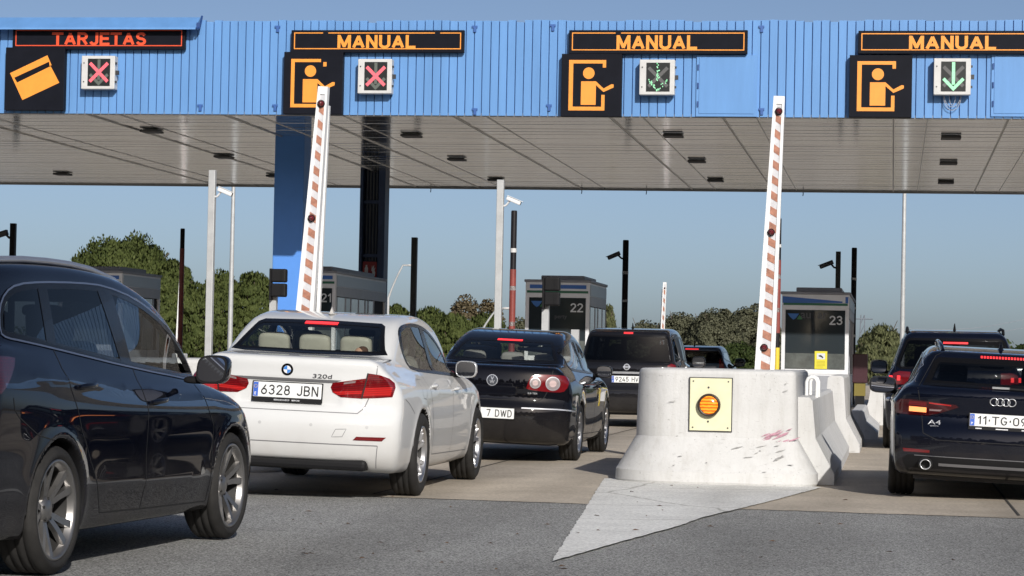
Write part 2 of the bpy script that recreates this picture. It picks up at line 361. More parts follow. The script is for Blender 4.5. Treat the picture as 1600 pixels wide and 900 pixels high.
tag(canopy, "long toll plaza canopy with blue corrugated front and slatted metal ceiling", "canopy")
def under(o):
    o.parent = canopy; o.matrix_parent_inverse = Matrix.Translation(-canopy.location); return o
# corrugated fascia: raised flats with narrow grooves, each sheet cut a little unevenly at the top
mb = MB(); pitch = 0.154; g = 0.018; dp = 0.040; x = XL; k = 0; rr = random.Random(3)
while x < XR:
    top = ZT + (0.012 if (k // 7) % 2 else 0.0) + rr.uniform(-0.006, 0.006)
    bend = rr.uniform(0, 0.004)
    if rr.random() < 0.05: top -= rr.uniform(0.02, 0.05)
    y0 = YF; y1 = YF + dp; a = x; b_ = x + pitch - g; c_ = x + pitch
    P = [(a, y0 - bend), (b_, y0 - bend), (b_ + 0.002, y1), (c_ - 0.002, y1), (c_, y0)]
    vs = []; fs = []
    for (px_, py_) in P: vs += [(px_, py_, ZC), (px_, py_, top)]
    for i in range(4): fs.append((2 * i, 2 * i + 2, 2 * i + 3, 2 * i + 1))
    mb.add(vs, fs); x += pitch; k += 1
under(mb.build("corrugated_fascia", M_BLUE, fixn=False))
mb = MB()                                     # roof deck, back and end walls
mb.box(XL, XR, YF + 0.05, YB, ZC + 0.35, ZT - 0.12); under(mb.build("roof", mat("grey_roof_sheet", (0.3, 0.31, 0.33), 0.6, var=0.15)))
mb = MB(); mb.box(XL, XR, YB - 0.06, YB + 0.02, ZC - 0.03, ZC + 0.34); mb.box(XL, XR, YF + 0.032, YF + 0.10, ZC - 0.015, ZC + 0.05); under(mb.build("edge_trim", M_TRIM))
# soffit: slats running across the lanes, in bays divided by seams
mb = MB(); Y = YF + 0.10; k = 0; sw = 0.30; rr = random.Random(5)
while Y < YB - 0.08:
    dz = rr.uniform(-0.004, 0.004); w = sw - (0.007 if k % 4 else 0.022)
    for (xa, xb) in [(XL, XR)]:
        vs = [(xa, Y, ZC + 0.02 + dz), (xa, Y + w * 0.5, ZC + 0.015 + dz), (xa, Y + w, ZC + 0.02 + dz), (xb, Y, ZC + 0.02 + dz), (xb, Y + w * 0.5, ZC + 0.015 + dz), (xb, Y + w, ZC + 0.02 + dz),
              (xa, Y, ZC + 0.06), (xb, Y, ZC + 0.06), (xa, Y + w, ZC + 0.06), (xb, Y + w, ZC + 0.06)]
        mb.add(vs, [(0, 3, 4, 1), (1, 4, 5, 2)], 0, True); mb.add(vs, [(6, 7, 3, 0), (2, 5, 9, 8)])
    Y += sw; k += 1
under(mb.build("soffit", M_SOFF))
mb = MB(); mb.box(XL, XR, YF + 0.10, YB - 0.07, ZC + 0.07, ZC + 0.34); under(mb.build("ceiling_void", M_DARK))
M_SEAM = mat("aluminium_seam_cover", (0.60, 0.59, 0.57), 0.35, metal=0.8)
mb = MB()                                     # seam covers over the slat ends, along the lanes
for (px1, py1) in ((345, 181), (480, 182), (705, 183), (950, 183), (1128, 184), (1396, 185), (1577, 186), (130, 181), (-90, 181)):
    X = at_y(px1, py1, YF).x
    mb.box(X - 0.014, X + 0.014, YF + 0.12, YB - 0.08, ZC - 0.004, ZC + 0.018)
    mb.box(X + 0.6, X + 0.608, YF + 0.12, YB - 0.08, ZC + 0.004, ZC + 0.016)
under(mb.build("soffit_seam", M_SEAM))
for (px_, py_) in ((237, 204), (98, 271), (350, 244), (643, 211), (714, 248), (775, 280), (1052, 211), (1089, 251), (1118, 281), (1486, 214), (1482, 254), (1478, 284), (430, 274)):
    P = at_z(px_, py_, ZC)
    mb = MB(); mb.box(P.x - 0.19, P.x + 0.19, P.y - 0.22, P.y + 0.22, ZC - 0.045, ZC + 0.004, b=0.015); under(mb.build("soffit_light", M_FIXT))
M_LATCH = mat("blue_latch", (0.03, 0.10, 0.32), 0.5)
# little latches and hanging brackets on the fascia
for (px_, py_) in ((313, 165), (430, 165), (434, 42), (742, 171), (742, 42), (864, 40), (858, 165), (1190, 171), (1190, 42)):
    P = at_y(px_, py_, YF)
    mb = MB(); mb.box(P.x - 0.05, P.x + 0.05, YF - 0.03, YF - 0.006, P.z - 0.02, P.z + 0.02); mb.box(P.x - 0.02, P.x + 0.03, YF - 0.035, YF - 0.007, P.z - 0.10, P.z - 0.02)
    under(mb.build("latch", M_LATCH))
for px_ in (672, 908, 1009, 1254):            # wiring drooping from the back edge
    P = at_y(px_, 294, YB); mb = MB(); mb.tube([(P.x, YB + 0.025, ZC), (P.x + 0.02, YB + 0.03, ZC - 0.05), (P.x + 0.01, YB + 0.03, ZC - 0.12)], 0.012, 5); under(mb.build("loose_wire", M_DARK))
# columns
def column_front():
    P = at_z(453, 214, ZC); w = 0.62
    c = empty("canopy_column", (P.x, P.y, 0)); tag(c, "square blue column left of the near left barrier, lit only on its lower part", "column")
    mb = MB(); mb.box(-w / 2, w / 2, 0, 0.6, 0.0, ZC + 0.05, b=0.02); mb.build("shaft", M_BLUED, c)
    mb = MB(); mb.box(-w / 2 - 0.08, w / 2 + 0.08, -0.08, 0.68, 0.0, 0.12, b=0.02); mb.build("base_plate", M_TRIM, c)
    return P
def column_back():
    P = at_z(583, 268, ZC); w = 0.62
    c = empty("canopy_column", (P.x, P.y, 0)); tag(c, "dark blue open steel column with pipes and a red extinguisher sign", "column")
    mb = MB(); mb.box(-w / 2, -w / 2 + 0.07, 0, 0.5, 0, ZC + 0.05); mb.box(w / 2 - 0.16, w / 2, 0, 0.5, 0, ZC + 0.05); mb.box(-w / 2 + 0.07, w / 2 - 0.16, 0.3, 0.36, 0, ZC + 0.05); mb.build("shaft", M_NAVY, c)
    for i, xx in enumerate((-0.17, -0.09, -0.01, 0.07)):
        mb = MB(); mb.tube([(xx, 0.2, 0), (xx, 0.2, ZC + 0.05)], 0.028, 8); mb.build("pipe", mat("pipe_grey", (0.10, 0.12, 0.15), 0.5), c)
    mb = MB()
    for z in (2.6, 4.75, 3.45): mb.box(-w / 2 + 0.07, w / 2 - 0.16, 0.13, 0.17, z, z + 0.08)
    mb.build("pipe_bracket", M_NAVY, c)
    zt = at_y(585, 409, P.y).z; zb = at_y(585, 436, P.y).z
    s = empty("extinguisher_sign", (P.x + 0.0, P.y - 0.02, (zt + zb) / 2)); h = (zt - zb)
    tag(s, "small red fire extinguisher sign with white symbols on the dark column", "sign")
    mb = MB(); mb.box(-0.20, 0.14, 0, 0.015, -h / 2, h / 2); mb.build("panel", mat("red_sign", (0.28, 0.02, 0.02), 0.5), s)
    mb = MB(); ext = [(-0.15, -0.17), (-0.07, -0.17), (-0.07, 0.05), (-0.09, 0.09), (-0.09, 0.13), (-0.13, 0.13), (-0.13, 0.09), (-0.15, 0.05)]
    mb.prism(ext, -0.006, -0.001)
    fl = [(0.03, -0.14), (0.10, -0.14), (0.11, -0.05), (0.09, 0.0), (0.11, 0.07), (0.07, 0.03), (0.08, 0.13), (0.04, 0.06), (0.03, 0.12), (0.015, 0.0), (0.04, -0.04)]
    mb.prism(fl, -0.006, -0.001); mb.build("symbol", mat("white_symbol", (0.7, 0.7, 0.68), 0.5), s)
    return P
P1 = column_front(); P2 = column_back(); print("cols", P1, P2)

# ------------------------------------------------------------------ cars: smooth bodies from side, plan and section curves
def chaikin(pts, n=2, closed=True):
    p = [Vector((a[0], a[1])) for a in pts]
    for _ in range(n):
        q = []; m = len(p)
        for i in range(m if closed else m - 1):
            a, b = p[i], p[(i + 1) % m]
            q += [a * 0.75 + b * 0.25, a * 0.25 + b * 0.75]
        if not closed: q = [p[0]] + q + [p[-1]]
        p = q
    return [(v.x, v.y) for v in p]
def resample(pts, step, closed=True):
    out = []; m = len(pts)
    for i in range(m if closed else m - 1):
        a = Vector(pts[i]); b = Vector(pts[(i + 1) % m]); n = max(1, int(math.ceil((b - a).length / step)))
        for k in range(n): out.append(tuple(a.lerp(b, k / n)))
    if not closed: out.append(tuple(pts[-1]))
    return out
def inset(pts, d):
    m = len(pts); area = sum(pts[i][0] * pts[(i + 1) % m][1] - pts[(i + 1) % m][0] * pts[i][1] for i in range(m))
    s = 1 if area > 0 else -1; out = []
    for i in range(m):
        a, b, c = Vector(pts[i - 1]), Vector(pts[i]), Vector(pts[(i + 1) % m])
        e1 = (b - a); e2 = (c - b)
        if e1.length < 1e-9 or e2.length < 1e-9: continue
        e1.normalize(); e2.normalize(); n1 = Vector((-e1.y, e1.x)) * s; n2 = Vector((-e2.y, e2.x)) * s
        n = (n1 + n2); n = n / max(0.35, n.length_squared / 2 if n.length > 0 else 1)
        out.append(tuple(b + n * d))
    return out
def inpoly(P, poly):
    x, y = P[:, 0], P[:, 1]; r = np.zeros(len(P), bool); m = len(poly)
    for i in range(m):
        x0, y0 = poly[i]; x1, y1 = poly[(i + 1) % m]
        if y0 == y1: continue
        c = ((y0 > y) != (y1 > y)) & (x < (x1 - x0) * (y - y0) / (y1 - y0) + x0); r ^= c
    return r
def poly_sdf(poly, A, B):
    a = A.ravel(); b = B.ravel(); d = np.full(a.shape, 1e9); m = len(poly)
    for i in range(m):
        x0, y0 = poly[i]; x1, y1 = poly[(i + 1) % m]; ex, ey = x1 - x0, y1 - y0; l2 = ex * ex + ey * ey
        if l2 < 1e-12: continue
        t = np.clip(((a - x0) * ex + (b - y0) * ey) / l2, 0, 1)
        d = np.minimum(d, (a - x0 - t * ex) ** 2 + (b - y0 - t * ey) ** 2)
    d = np.sqrt(d); ins = inpoly(np.stack([a, b], 1), poly); d[ins] *= -1
    return d.reshape(A.shape)
def smax(a, b, k):
    h = np.clip(0.5 + 0.5 * (a - b) / k, 0, 1); return b + (a - b) * h + k * h * (1 - h)
def smin(a, b, k): return -smax(-a, -b, k)
def sinterp(x, tab):
    """smooth table lookup (monotone-ish cubic)"""
    tx = np.array([t[0] for t in tab], float); ty = np.array([t[1] for t in tab], float)
    m = np.gradient(ty, tx); x = np.clip(x, tx[0], tx[-1]); i = np.clip(np.searchsorted(tx, x) - 1, 0, len(tx) - 2)
    h = tx[i + 1] - tx[i]; t = (x - tx[i]) / h
    return (2 * t**3 - 3 * t**2 + 1) * ty[i] + (t**3 - 2 * t**2 + t) * h * m[i] + (-2 * t**3 + 3 * t**2) * ty[i + 1] + (t**3 - t**2) * h * m[i + 1]
def surface_nets(F, org, h):
    nx, ny, nz = F.shape; s = F < 0
    acc = np.zeros((nx - 1, ny - 1, nz - 1, 3)); cnt = np.zeros((nx - 1, ny - 1, nz - 1))
    offs = [(0, 0, 0), (1, 0, 0), (0, 1, 0), (1, 1, 0), (0, 0, 1), (1, 0, 1), (0, 1, 1), (1, 1, 1)]
    def C(A, o): return A[o[0]:nx - 1 + o[0], o[1]:ny - 1 + o[1], o[2]:nz - 1 + o[2]]
    for a in range(8):
        for ax in range(3):
            if offs[a][ax]: continue
            ob = list(offs[a]); ob[ax] = 1
            fa, fb = C(F, offs[a]), C(F, ob); cr = (fa < 0) != (fb < 0)
            t = np.where(cr, fa / np.where(cr, fa - fb, 1), 0)
            for d in range(3): acc[..., d] += np.where(cr, offs[a][d] + (t if d == ax else 0), 0)
            cnt += cr
    act = cnt > 0; idx = -np.ones(act.shape, int); idx[act] = np.arange(act.sum())
    I = np.argwhere(act); V = (I + acc[act] / cnt[act][:, None]) * h + np.array(org)
    quads = []
    for ax in range(3):
        b, c = [(1, 2), (2, 0), (0, 1)][ax]
        sl0 = [slice(None)] * 3; sl1 = [slice(None)] * 3; sl0[ax] = slice(0, -1); sl1[ax] = slice(1, None)
        s0, s1 = s[tuple(sl0)], s[tuple(sl1)]; E = np.argwhere(s0 != s1)
        ok = (E[:, b] > 0) & (E[:, c] > 0) & (E[:, b] < F.shape[b] - 1) & (E[:, c] < F.shape[c] - 1); E = E[ok]
        if len(E) == 0: continue
        def cell(db, dc):
            q = E.copy(); q[:, b] -= db; q[:, c] -= dc; return idx[q[:, 0], q[:, 1], q[:, 2]]
        Q = np.stack([cell(1, 1), cell(0, 1), cell(0, 0), cell(1, 0)], 1)
        fl = ~s0[E[:, 0], E[:, 1], E[:, 2]]; Q[fl] = Q[fl][:, ::-1]
        quads.append(Q)
    return V, np.concatenate(quads)

class Car:
    def __init__(s, sp, name, loc, th):
        s.sp = sp; s.root = empty(name, loc, -th); s.tilt = sp.get("tilt", 0.0); s.root.rotation_euler.y = s.tilt; s.root.location.z += abs(s.tilt) * (sp["W"] / 2 - 0.12) * (1 if sp.get("pivot", 1) > 0 else -1); s.seams = MB()
        s.field(); s.V, s.Q = surface_nets(s.F, s.org, s.h); s.V = s.relax(s.V, 0.0); s.Nv = s.normal(s.V)
        s.bvh = BVHTree.FromPolygons([tuple(v) for v in s.V], [tuple(int(i) for i in q) for q in s.Q])
        s.removed = np.zeros(len(s.Q), bool); s.part = np.zeros(len(s.Q), int); s.parts = [("body", None)]
        c = s.V[s.Q].mean(1); n = s.Nv[s.Q].mean(1); s.fc, s.fn = c, n
    def field(s):
        sp = s.sp; h = s.h = sp.get('h', 0.025); Wm = sp['W'] / 2; L = sp['L']; H = sp['H']
        x = np.arange(0, Wm + 0.10, h); y = np.arange(-0.12, L + 0.14, h); z = np.arange(0.04, H + 0.10, h)
        low = chaikin(sp['low'], 2); upp = chaikin(sp['up'], 2)
        yf = np.arange(-0.9, L + 0.9, h); YY, ZZ = np.meshgrid(yf, z, indexing='ij')
        T1, T2 = poly_sdf(low, YY, ZZ), poly_sdf(upp, YY, ZZ)
        def look(T, yq):                 # yq: (nx, ny) warped y; result (nx, ny, nz)
            f = np.clip((yq - yf[0]) / h, 0, len(yf) - 1.001); i = f.astype(int); t = (f - i)[..., None]
            return T[i] * (1 - t) + T[i + 1] * t
        X, Y = np.meshgrid(x, y, indexing='ij')
        u = np.clip(np.abs(X) / Wm, 0, 1.1)
        rb, rp = sp.get('rbow', (0.26, 3.2)); fb, fp = sp.get('fbow', (0.5, 2.6))
        fr = np.clip(1 - Y / sp.get('rfade', 1.4), 0, 1) ** 1.0; ff = np.clip(1 - (L - Y) / 1.7, 0, 1)
        yq = Y - rb * u**rp * fr + fb * u**fp * ff
        up_y = Y - sp.get('rgbow', 0.16) * u**2.2 * np.clip(1 - Y / 2.2, 0, 1) + 0.22 * u**2.2 * np.clip((Y - L * 0.5) / (L * 0.3), 0, 1)
        f1, f2 = look(T1, yq), look(T2, up_y)
        Yg, Zg = np.meshgrid(y, z, indexing='ij')
        sl_, y0_ = sp.get('wz_slope', (0.0, 0.0)); Zs = Zg + sl_ * (Yg - y0_) * np.clip((Zg - 0.72) / 0.2, 0, 1)
        wl = sinterp(Zs, sp['wz']) * sinterp(Yg, sp['ty'])
        Ra = sp['Ra']; zr = sp['r']
        for ya in sp['axles']:
            d = np.sqrt((Yg - ya) ** 2 + (Zg - zr) ** 2) - Ra
            wl = wl + sp.get('flare', 0.014) * np.exp(-np.clip(d, 0, None) / 0.05) * (d > -0.08)
        for (p0, p1, amp, wd) in sp.get('ridges', []):      # character lines along the flank
            zc = p0[1] + (p1[1] - p0[1]) * (Yg - p0[0]) / (p1[0] - p0[0])
            t = np.clip((Yg - p0[0]) / (p1[0] - p0[0]), 0, 1); e = np.clip(np.minimum(t, 1 - t) * 8, 0, 1)
            wl = wl + amp * e * np.exp(-np.abs(Zg - zc) / wd) * np.where(Zg > zc, 1, 0.8)
        F = smax(f1, X[..., None] - wl[None], sp.get('k1', 0.06))
        zb = sp['zbelt']; wu = sinterp(Yg, sp['wu']) - (Zg - zb) * sp['tumble'] - np.clip(Zg - zb, 0, None) ** 2 * sp.get('tumble2', 0.25)
        G = smax(f2, X[..., None] - wu[None], sp.get('k2', 0.10))
        F = smin(F, G, sp.get('k3', 0.035))
        for ya in sp['axles']:
            cyl = np.sqrt((Yg - ya) ** 2 + (Zg - zr) ** 2)[None] - Ra
            cut = np.maximum(np.broadcast_to(cyl, F.shape), (Wm - 0.30) - X[..., None])
            F = smax(F, -cut, 0.012)
        for (x0, x1, y0, y1, z0, z1, k) in sp.get('cuts', []):   # recesses (number plate pocket)
            bx = smax(smax(np.maximum(x0 - X, X - x1)[..., None], np.maximum(z0 - Zg, Zg - z1)[None], k), (Y - y1)[..., None], k)
            F = smax(F, -bx, k)
        s.F = np.concatenate([F[:0:-1], F], 0); s.org = (-x[-1], y[0], z[0])
        s.G = np.stack(np.gradient(s.F, h), -1)
    def samp(s, A, P):
        f = (np.asarray(P) - np.array(s.org)) / s.h; f = np.clip(f, 0, np.array(A.shape[:3]) - 1.001); i = f.astype(int); t = f - i
        r = 0
        for a in (0, 1):
            for b in (0, 1):
                for c in (0, 1):
                    w = (t[:, 0] if a else 1 - t[:, 0]) * (t[:, 1] if b else 1 - t[:, 1]) * (t[:, 2] if c else 1 - t[:, 2])
                    v = A[i[:, 0] + a, i[:, 1] + b, i[:, 2] + c]; r = r + (v * w[:, None] if v.ndim == 2 else v * w)
        return r
    def relax(s, V, iso):
        for _ in range(4):
            f = s.samp(s.F, V) - iso; g = s.samp(s.G, V); g2 = np.maximum((g * g).sum(1), 0.2)
            V = V - np.clip(f / g2, -s.h, s.h)[:, None] * g * 0.8
        return V
    def normal(s, P):
        g = s.samp(s.G, P); return g / np.maximum(np.linalg.norm(g, axis=1), 1e-6)[:, None]
    # --- projecting onto the body
    def cast(s, mode, a, b):
        if mode == 'rear': o, d = Vector((a, -3, b)), Vector((0, 1, 0))
        elif mode == 'right': o, d = Vector((4, a, b)), Vector((-1, 0, 0))
        elif mode == 'left': o, d = Vector((-4, a, b)), Vector((1, 0, 0))
        elif mode == 'top': o, d = Vector((a, b, 4)), Vector((0, 0, -1))
        elif mode == 'front': o, d = Vector((a, 9, b)), Vector((0, -1, 0))
        elif mode == 'cyl': o = Vector((math.sin(a) * 4, 1.3 - math.cos(a) * 4, b)); d = Vector((-math.sin(a), math.cos(a), 0))
        h = s.bvh.ray_cast(o, d)
        return h[0]
    def tocyl(s, pts):
        out = []
        for (m, a, b) in pts:
            p = s.cast({'r': 'rear', 's': 'right', 'l': 'left'}[m], a, b)
            if p is None: raise ValueError(f"{s.root.name} cyl point off body {m, a, b}")
            out.append((math.atan2(p.x, 1.3 - p.y), p.z))
        return out
    def mesh(s, name, V, Fc, mats, mi=None, N=None):
        me = bpy.data.meshes.new(name); me.from_pydata([tuple(v) for v in V], [], [tuple(int(i) for i in f) for f in Fc])
        for m in (mats if isinstance(mats, (list, tuple)) else [mats]): me.materials.append(m)
        if mi is not None: me.polygons.foreach_set("material_index", mi)
        me.polygons.foreach_set("use_smooth", [True] * len(me.polygons))
        if N is not None: me.normals_split_custom_set_from_vertices([tuple(n) for n in N])
        me.update(); return me
    def link(s, name, me, parent=None):
        o = bpy.data.objects.new(name, me); COL.objects.link(o); o.parent = parent or s.root; return o
    def patch(s, name, poly, mode, m, parent=None, off=0.004, thick=0.012, hole=None, step=0.045, curve=0):
        """a skin piece that follows the body: window pane, lamp, trim"""
        if curve: poly = chaikin(poly, curve)
        out = resample(poly, step); n = len(out)
        pts = [Vector(p) for p in out]; edges = [(i, (i + 1) % n) for i in range(n)]
        hl = None
        if hole is not None:
            hl = resample(hole, step); k = len(hl); pts += [Vector(p) for p in hl]; edges += [(n + i, n + (i + 1) % k) for i in range(k)]
        A = np.array([tuple(p) for p in out]); lo, hi = A.min(0), A.max(0)
        gx, gy = np.meshgrid(np.arange(lo[0], hi[0], step), np.arange(lo[1], hi[1], step)); g = np.stack([gx.ravel(), gy.ravel()], 1)
        if len(g):
            ins = inpoly(g, inset(out, step * 0.4));
            if hl is not None: ins &= ~inpoly(g, inset(hl, -step * 0.4))
            pts += [Vector(p) for p in g[ins]]
        r = delaunay_2d_cdt(pts, edges, [], 0, 1e-5)
        v2 = np.array([tuple(p) for p in r[0]]); tri = [tuple(f) for f in r[2]]
        cen = np.array([v2[list(f)].mean(0) for f in tri]); keep = inpoly(cen, out)
        if hl is not None: keep &= ~inpoly(cen, hl)
        tri = [t for t, k_ in zip(tri, keep) if k_]
        P = []; bad = set()
        for i, p in enumerate(v2):
            q = s.cast(mode, p[0], p[1])
            if q is None: bad.add(i); q = Vector((0, 0, 0))
            P.append(q)
        tri = [t for t in tri if not any(i in bad for i in t)]
        P = np.array([tuple(p) for p in P]); N = s.normal(P); T = P + N * off
        if name in ("window", "rear_window", "windscreen"):      # true panes bend evenly: one smooth curve through the normals
            a_, b_ = v2[:, 0] - v2[:, 0].mean(), v2[:, 1] - v2[:, 1].mean(); Q_ = np.stack([np.ones(len(a_)), a_, b_, a_ * b_], 1); gd = np.array([i not in bad for i in range(len(P))])
            N = Q_ @ np.linalg.lstsq(Q_[gd], N[gd], rcond=None)[0]; N /= np.linalg.norm(N, axis=1)[:, None]
        tn = np.cross(T[[t[1] for t in tri]] - T[[t[0] for t in tri]], T[[t[2] for t in tri]] - T[[t[0] for t in tri]])
        fn = N[[t[0] for t in tri]]; fl = (tn * fn).sum(1) < 0
        tri = [t[::-1] if f else t for t, f in zip(tri, fl)]
        V = list(T); NN = list(N); faces = list(tri)
        cnt = {}
        for t in tri:
            for i in range(len(t)): cnt[(t[i], t[(i + 1) % len(t)])] = 1
        bot = {}
        for (a, b) in list(cnt):
            if (b, a) in cnt: continue
            for q in (a, b):
                if q not in bot:
                    bot[q] = (len(V), len(V) + 1); V.append(T[q]); V.append(T[q] - N[q] * thick); NN += [N[q], N[q]]
            faces.append((bot[b][0], bot[a][0], bot[a][1], bot[b][1]))
        me = s.mesh(name, V, faces, m, N=NN)
        return s.link(name, me, parent)
    def ribbon(s, pts, mode, w=0.006, off=0.0012, mb=None, mi=0, closed=False, step=0.03, curve=0):
        """a narrow line lying on the body (panel gap, chrome strip)"""
        if curve: pts = chaikin(pts, curve, closed)
        q = resample(pts, step, closed); P = [s.cast(mode, a, b) for a, b in q]; P = [p for p in P if p is not None]
        if len(P) < 2: return
        N = s.normal(np.array([tuple(p) for p in P])); vs = []; fs = []; m = len(P)
        for i in range(m):
            d = (P[(i + 1) % m if closed else min(i + 1, m - 1)] - P[i - 1 if (closed or i) else 0]); n = Vector(N[i]); t = n.cross(d)
            if t.length < 1e-9: t = Vector((0, 0, 1))
            t = t.normalized() * (w / 2)
            vs += [P[i] + n * off - t, P[i] + n * off + t]
        for i in range(m if closed else m - 1):
            j = (i + 1) % m; fs.append((2 * i, 2 * i + 1, 2 * j + 1, 2 * j))
        (mb or s.seams).add(vs, fs, mi, True)
    # --- splitting the skin
    def sel(s, mode, poly):
        c, n = s.fc, s.fn
        if mode == 'rear': return inpoly(c[:, [0, 2]], poly) & (n[:, 1] < -0.05) & (c[:, 1] < 1.9)
        if mode == 'right': return inpoly(c[:, [1, 2]], poly) & (c[:, 0] > 0.3) & (n[:, 0] > 0.25)
        if mode == 'left': return inpoly(c[:, [1, 2]], poly) & (c[:, 0] < -0.3) & (n[:, 0] < -0.25)
        if mode == 'front': return inpoly(c[:, [0, 2]], poly) & (n[:, 1] > 0.05) & (c[:, 1] > s.sp['L'] * 0.5)
        if mode == 'top': return inpoly(c[:, [0, 1]], poly) & (n[:, 2] > 0.3)
        if mode == 'raw': return poly(c, n)
    def hole(s, mode, poly): s.removed |= s.sel(mode, poly); s.holes.append((mode, poly))
    def split(s, name, mode, poly, label=None):
        s.parts.append((name, label)); s.part[s.sel(mode, poly) & (s.part == 0)] = len(s.parts) - 1
    def finish_skin(s, paint, under, lining):
        """links body, doors, tailgate, bumper and the cabin lining"""
        obs = {}
        for pi, (nm, lb) in enumerate(s.parts):
            f = s.Q[(s.part == pi) & ~s.removed]
            if len(f) == 0: continue
            us, inv = np.unique(f.ravel(), return_inverse=True)
            V = s.V[us]; N = s.Nv[us]; Fc = inv.reshape(-1, 4)
            zmean = V[Fc].mean(1); nm_ = N[Fc].mean(1)
            dark = s.archface(zmean) | ((zmean[:, 2] < s.sp.get('clad', 0.0)))
            o = s.link(nm, s.mesh(nm, V, Fc, [paint, under], dark.astype(int), N)); obs.setdefault(nm, []).append(o)
        # cabin lining: the same shape a few centimetres further in
        V, Q = surface_nets(s.F + 0.045, s.org, s.h)
        z = V[Q].mean(1); n = s.normal(V)[Q].mean(1)
        keep = z[:, 2] > s.sp['zbelt'] - 0.18
        keep &= (z[:, 1] > s.sp['cab'][0]) & (z[:, 1] < s.sp['cab'][1])
        for (mode, poly) in s.holes:
            big = inset(poly, -0.02); c = z
            if mode == 'rear': keep &= ~(inpoly(c[:, [0, 2]], big) & (n[:, 1] < -0.05) & (c[:, 1] < 1.9))
            elif mode == 'front': keep &= ~(inpoly(c[:, [0, 2]], big) & (n[:, 1] > 0.05) & (c[:, 1] > s.sp['L'] * 0.5))
            elif mode == 'right': keep &= ~(inpoly(c[:, [1, 2]], big) & (n[:, 0] > 0.25))
            elif mode == 'left': keep &= ~(inpoly(c[:, [1, 2]], big) & (n[:, 0] < -0.25))
        f = Q[keep]; us, inv = np.unique(f.ravel(), return_inverse=True)
        s.link("cabin_lining", s.mesh("cabin_lining", V[us], inv.reshape(-1, 4)[:, ::-1], lining))
        return obs
    def archface(s, c):
        r = np.zeros(len(c), bool)
        for ya in s.sp['axles']:
            d = np.sqrt((c[:, 1] - ya) ** 2 + (c[:, 2] - s.sp['r']) ** 2); r |= (d < s.sp['Ra'] + 0.004)
        return r

# shared car materials
M_TYRE = mat("tyre_rubber", (0.022, 0.021, 0.020), 0.75, var=0.25, scale=9, bump=0.2, bscale=90, spec=0.3)
M_RIM = mat("alloy_silver", (0.55, 0.55, 0.56), 0.28, metal=0.9)
M_RIMG = mat("alloy_dusty_grey", (0.27, 0.262, 0.255), 0.33, metal=0.85, var=0.12, scale=8)
M_RIMD = mat("wheel_barrel_dark", (0.022, 0.021, 0.02), 0.6)
M_BRAKE = mat("brake_disc_steel", (0.10, 0.09, 0.085), 0.5, metal=0.6)
M_BLACKP = mat("black_plastic_trim", (0.012, 0.012, 0.013), 0.55, spec=0.15)
M_GLOSSB = mat("gloss_black_frame", (0.006, 0.006, 0.007), 0.22, coat=0.12, spec=0.12)
M_GAPL = mat("panel_gap_dark", (0.008, 0.008, 0.008), 0.8)
M_GAPW = mat("panel_gap_grey", (0.16, 0.16, 0.165), 0.8)
M_CHROME = mat("chrome_trim", (0.70, 0.71, 0.73), 0.16, metal=0.65)
M_MIRROR = mat("mirror_silvering", (0.80, 0.83, 0.86), 0.02, metal=1.0)
M_LINE = mat("dark_cabin_lining", (0.035, 0.035, 0.038), 0.9)
M_SEATB = mat("beige_leather", (0.48, 0.46, 0.38), 0.55, var=0.08, scale=14)
M_SEATD = mat("charcoal_seat_cloth", (0.05, 0.05, 0.053), 0.85, var=0.15, scale=20)
M_SEATG = mat("grey_seat_cloth", (0.30, 0.29, 0.27), 0.85, var=0.1, scale=20)
M_GLASS = glass_mat("tinted_car_glass", (0.76, 0.79, 0.77))
M_GLASSD = glass_mat("privacy_car_glass", (0.10, 0.11, 0.125), 0.0, 0.7)
M_GLASSK = glass_mat("blue_grey_car_glass", (0.13, 0.15, 0.18), 0.0, 0.6)
M_GLASSF = glass_mat("front_door_glass", (0.24, 0.27, 0.31), 0.0, 0.7)
M_GLASSM = glass_mat("mid_tint_car_glass", (0.48, 0.51, 0.52))
M_PLATE = mat("white_number_plate", (0.74, 0.75, 0.74), 0.45, var=0.04, scale=20)
M_INK = mat("black_plate_ink", (0.012, 0.012, 0.013), 0.5)
M_EU = mat("plate_blue_band", (0.03, 0.11, 0.50), 0.45)
M_YEL = mat("plate_yellow_band", (0.75, 0.55, 0.05), 0.45)
M_WINK = mat("white_print", (0.75, 0.76, 0.78), 0.4)
def lamp_mat(name, col, emit=0.0, ecol=None):
    m, t, b = new_mat(name); N, L = t.nodes, t.links
    b.inputs["Roughness"].default_value = 0.12; b.inputs["Coat Weight"].default_value = 1.0; b.inputs["Coat Roughness"].default_value = 0.03
    tc = N.new("ShaderNodeTexCoord"); w = N.new("ShaderNodeTexWave"); w.wave_type = 'BANDS'; w.bands_direction = 'Z'; w.inputs["Scale"].default_value = 22; w.inputs["Distortion"].default_value = 0.0
    L.new(tc.outputs["Object"], w.inputs["Vector"])
    r = N.new("ShaderNodeValToRGB"); e = r.color_ramp.elements; e[0].color = (*[c * 0.5 for c in col], 1); e[1].color = (*col, 1); L.new(w.outputs[0], r.inputs[0]); L.new(r.outputs[0], b.inputs["Base Color"])
    if emit: b.inputs["Emission Color"].default_value = (*(ecol or col), 1); b.inputs["Emission Strength"].default_value = emit
    return m
M_LRED = lamp_mat("red_lamp_lens", (0.19, 0.005, 0.008))
M_LREDD = lamp_mat("deep_red_lamp_lens", (0.16, 0.006, 0.010))
M_LREDK = lamp_mat("dark_red_lamp_lens", (0.055, 0.002, 0.004))
M_LREDB = lamp_mat("bright_red_lamp_band", (0.46, 0.016, 0.016), 0.08, (1, 0.06, 0.05))
M_LREV = lamp_mat("smoked_lamp_lens", (0.30, 0.22, 0.22))
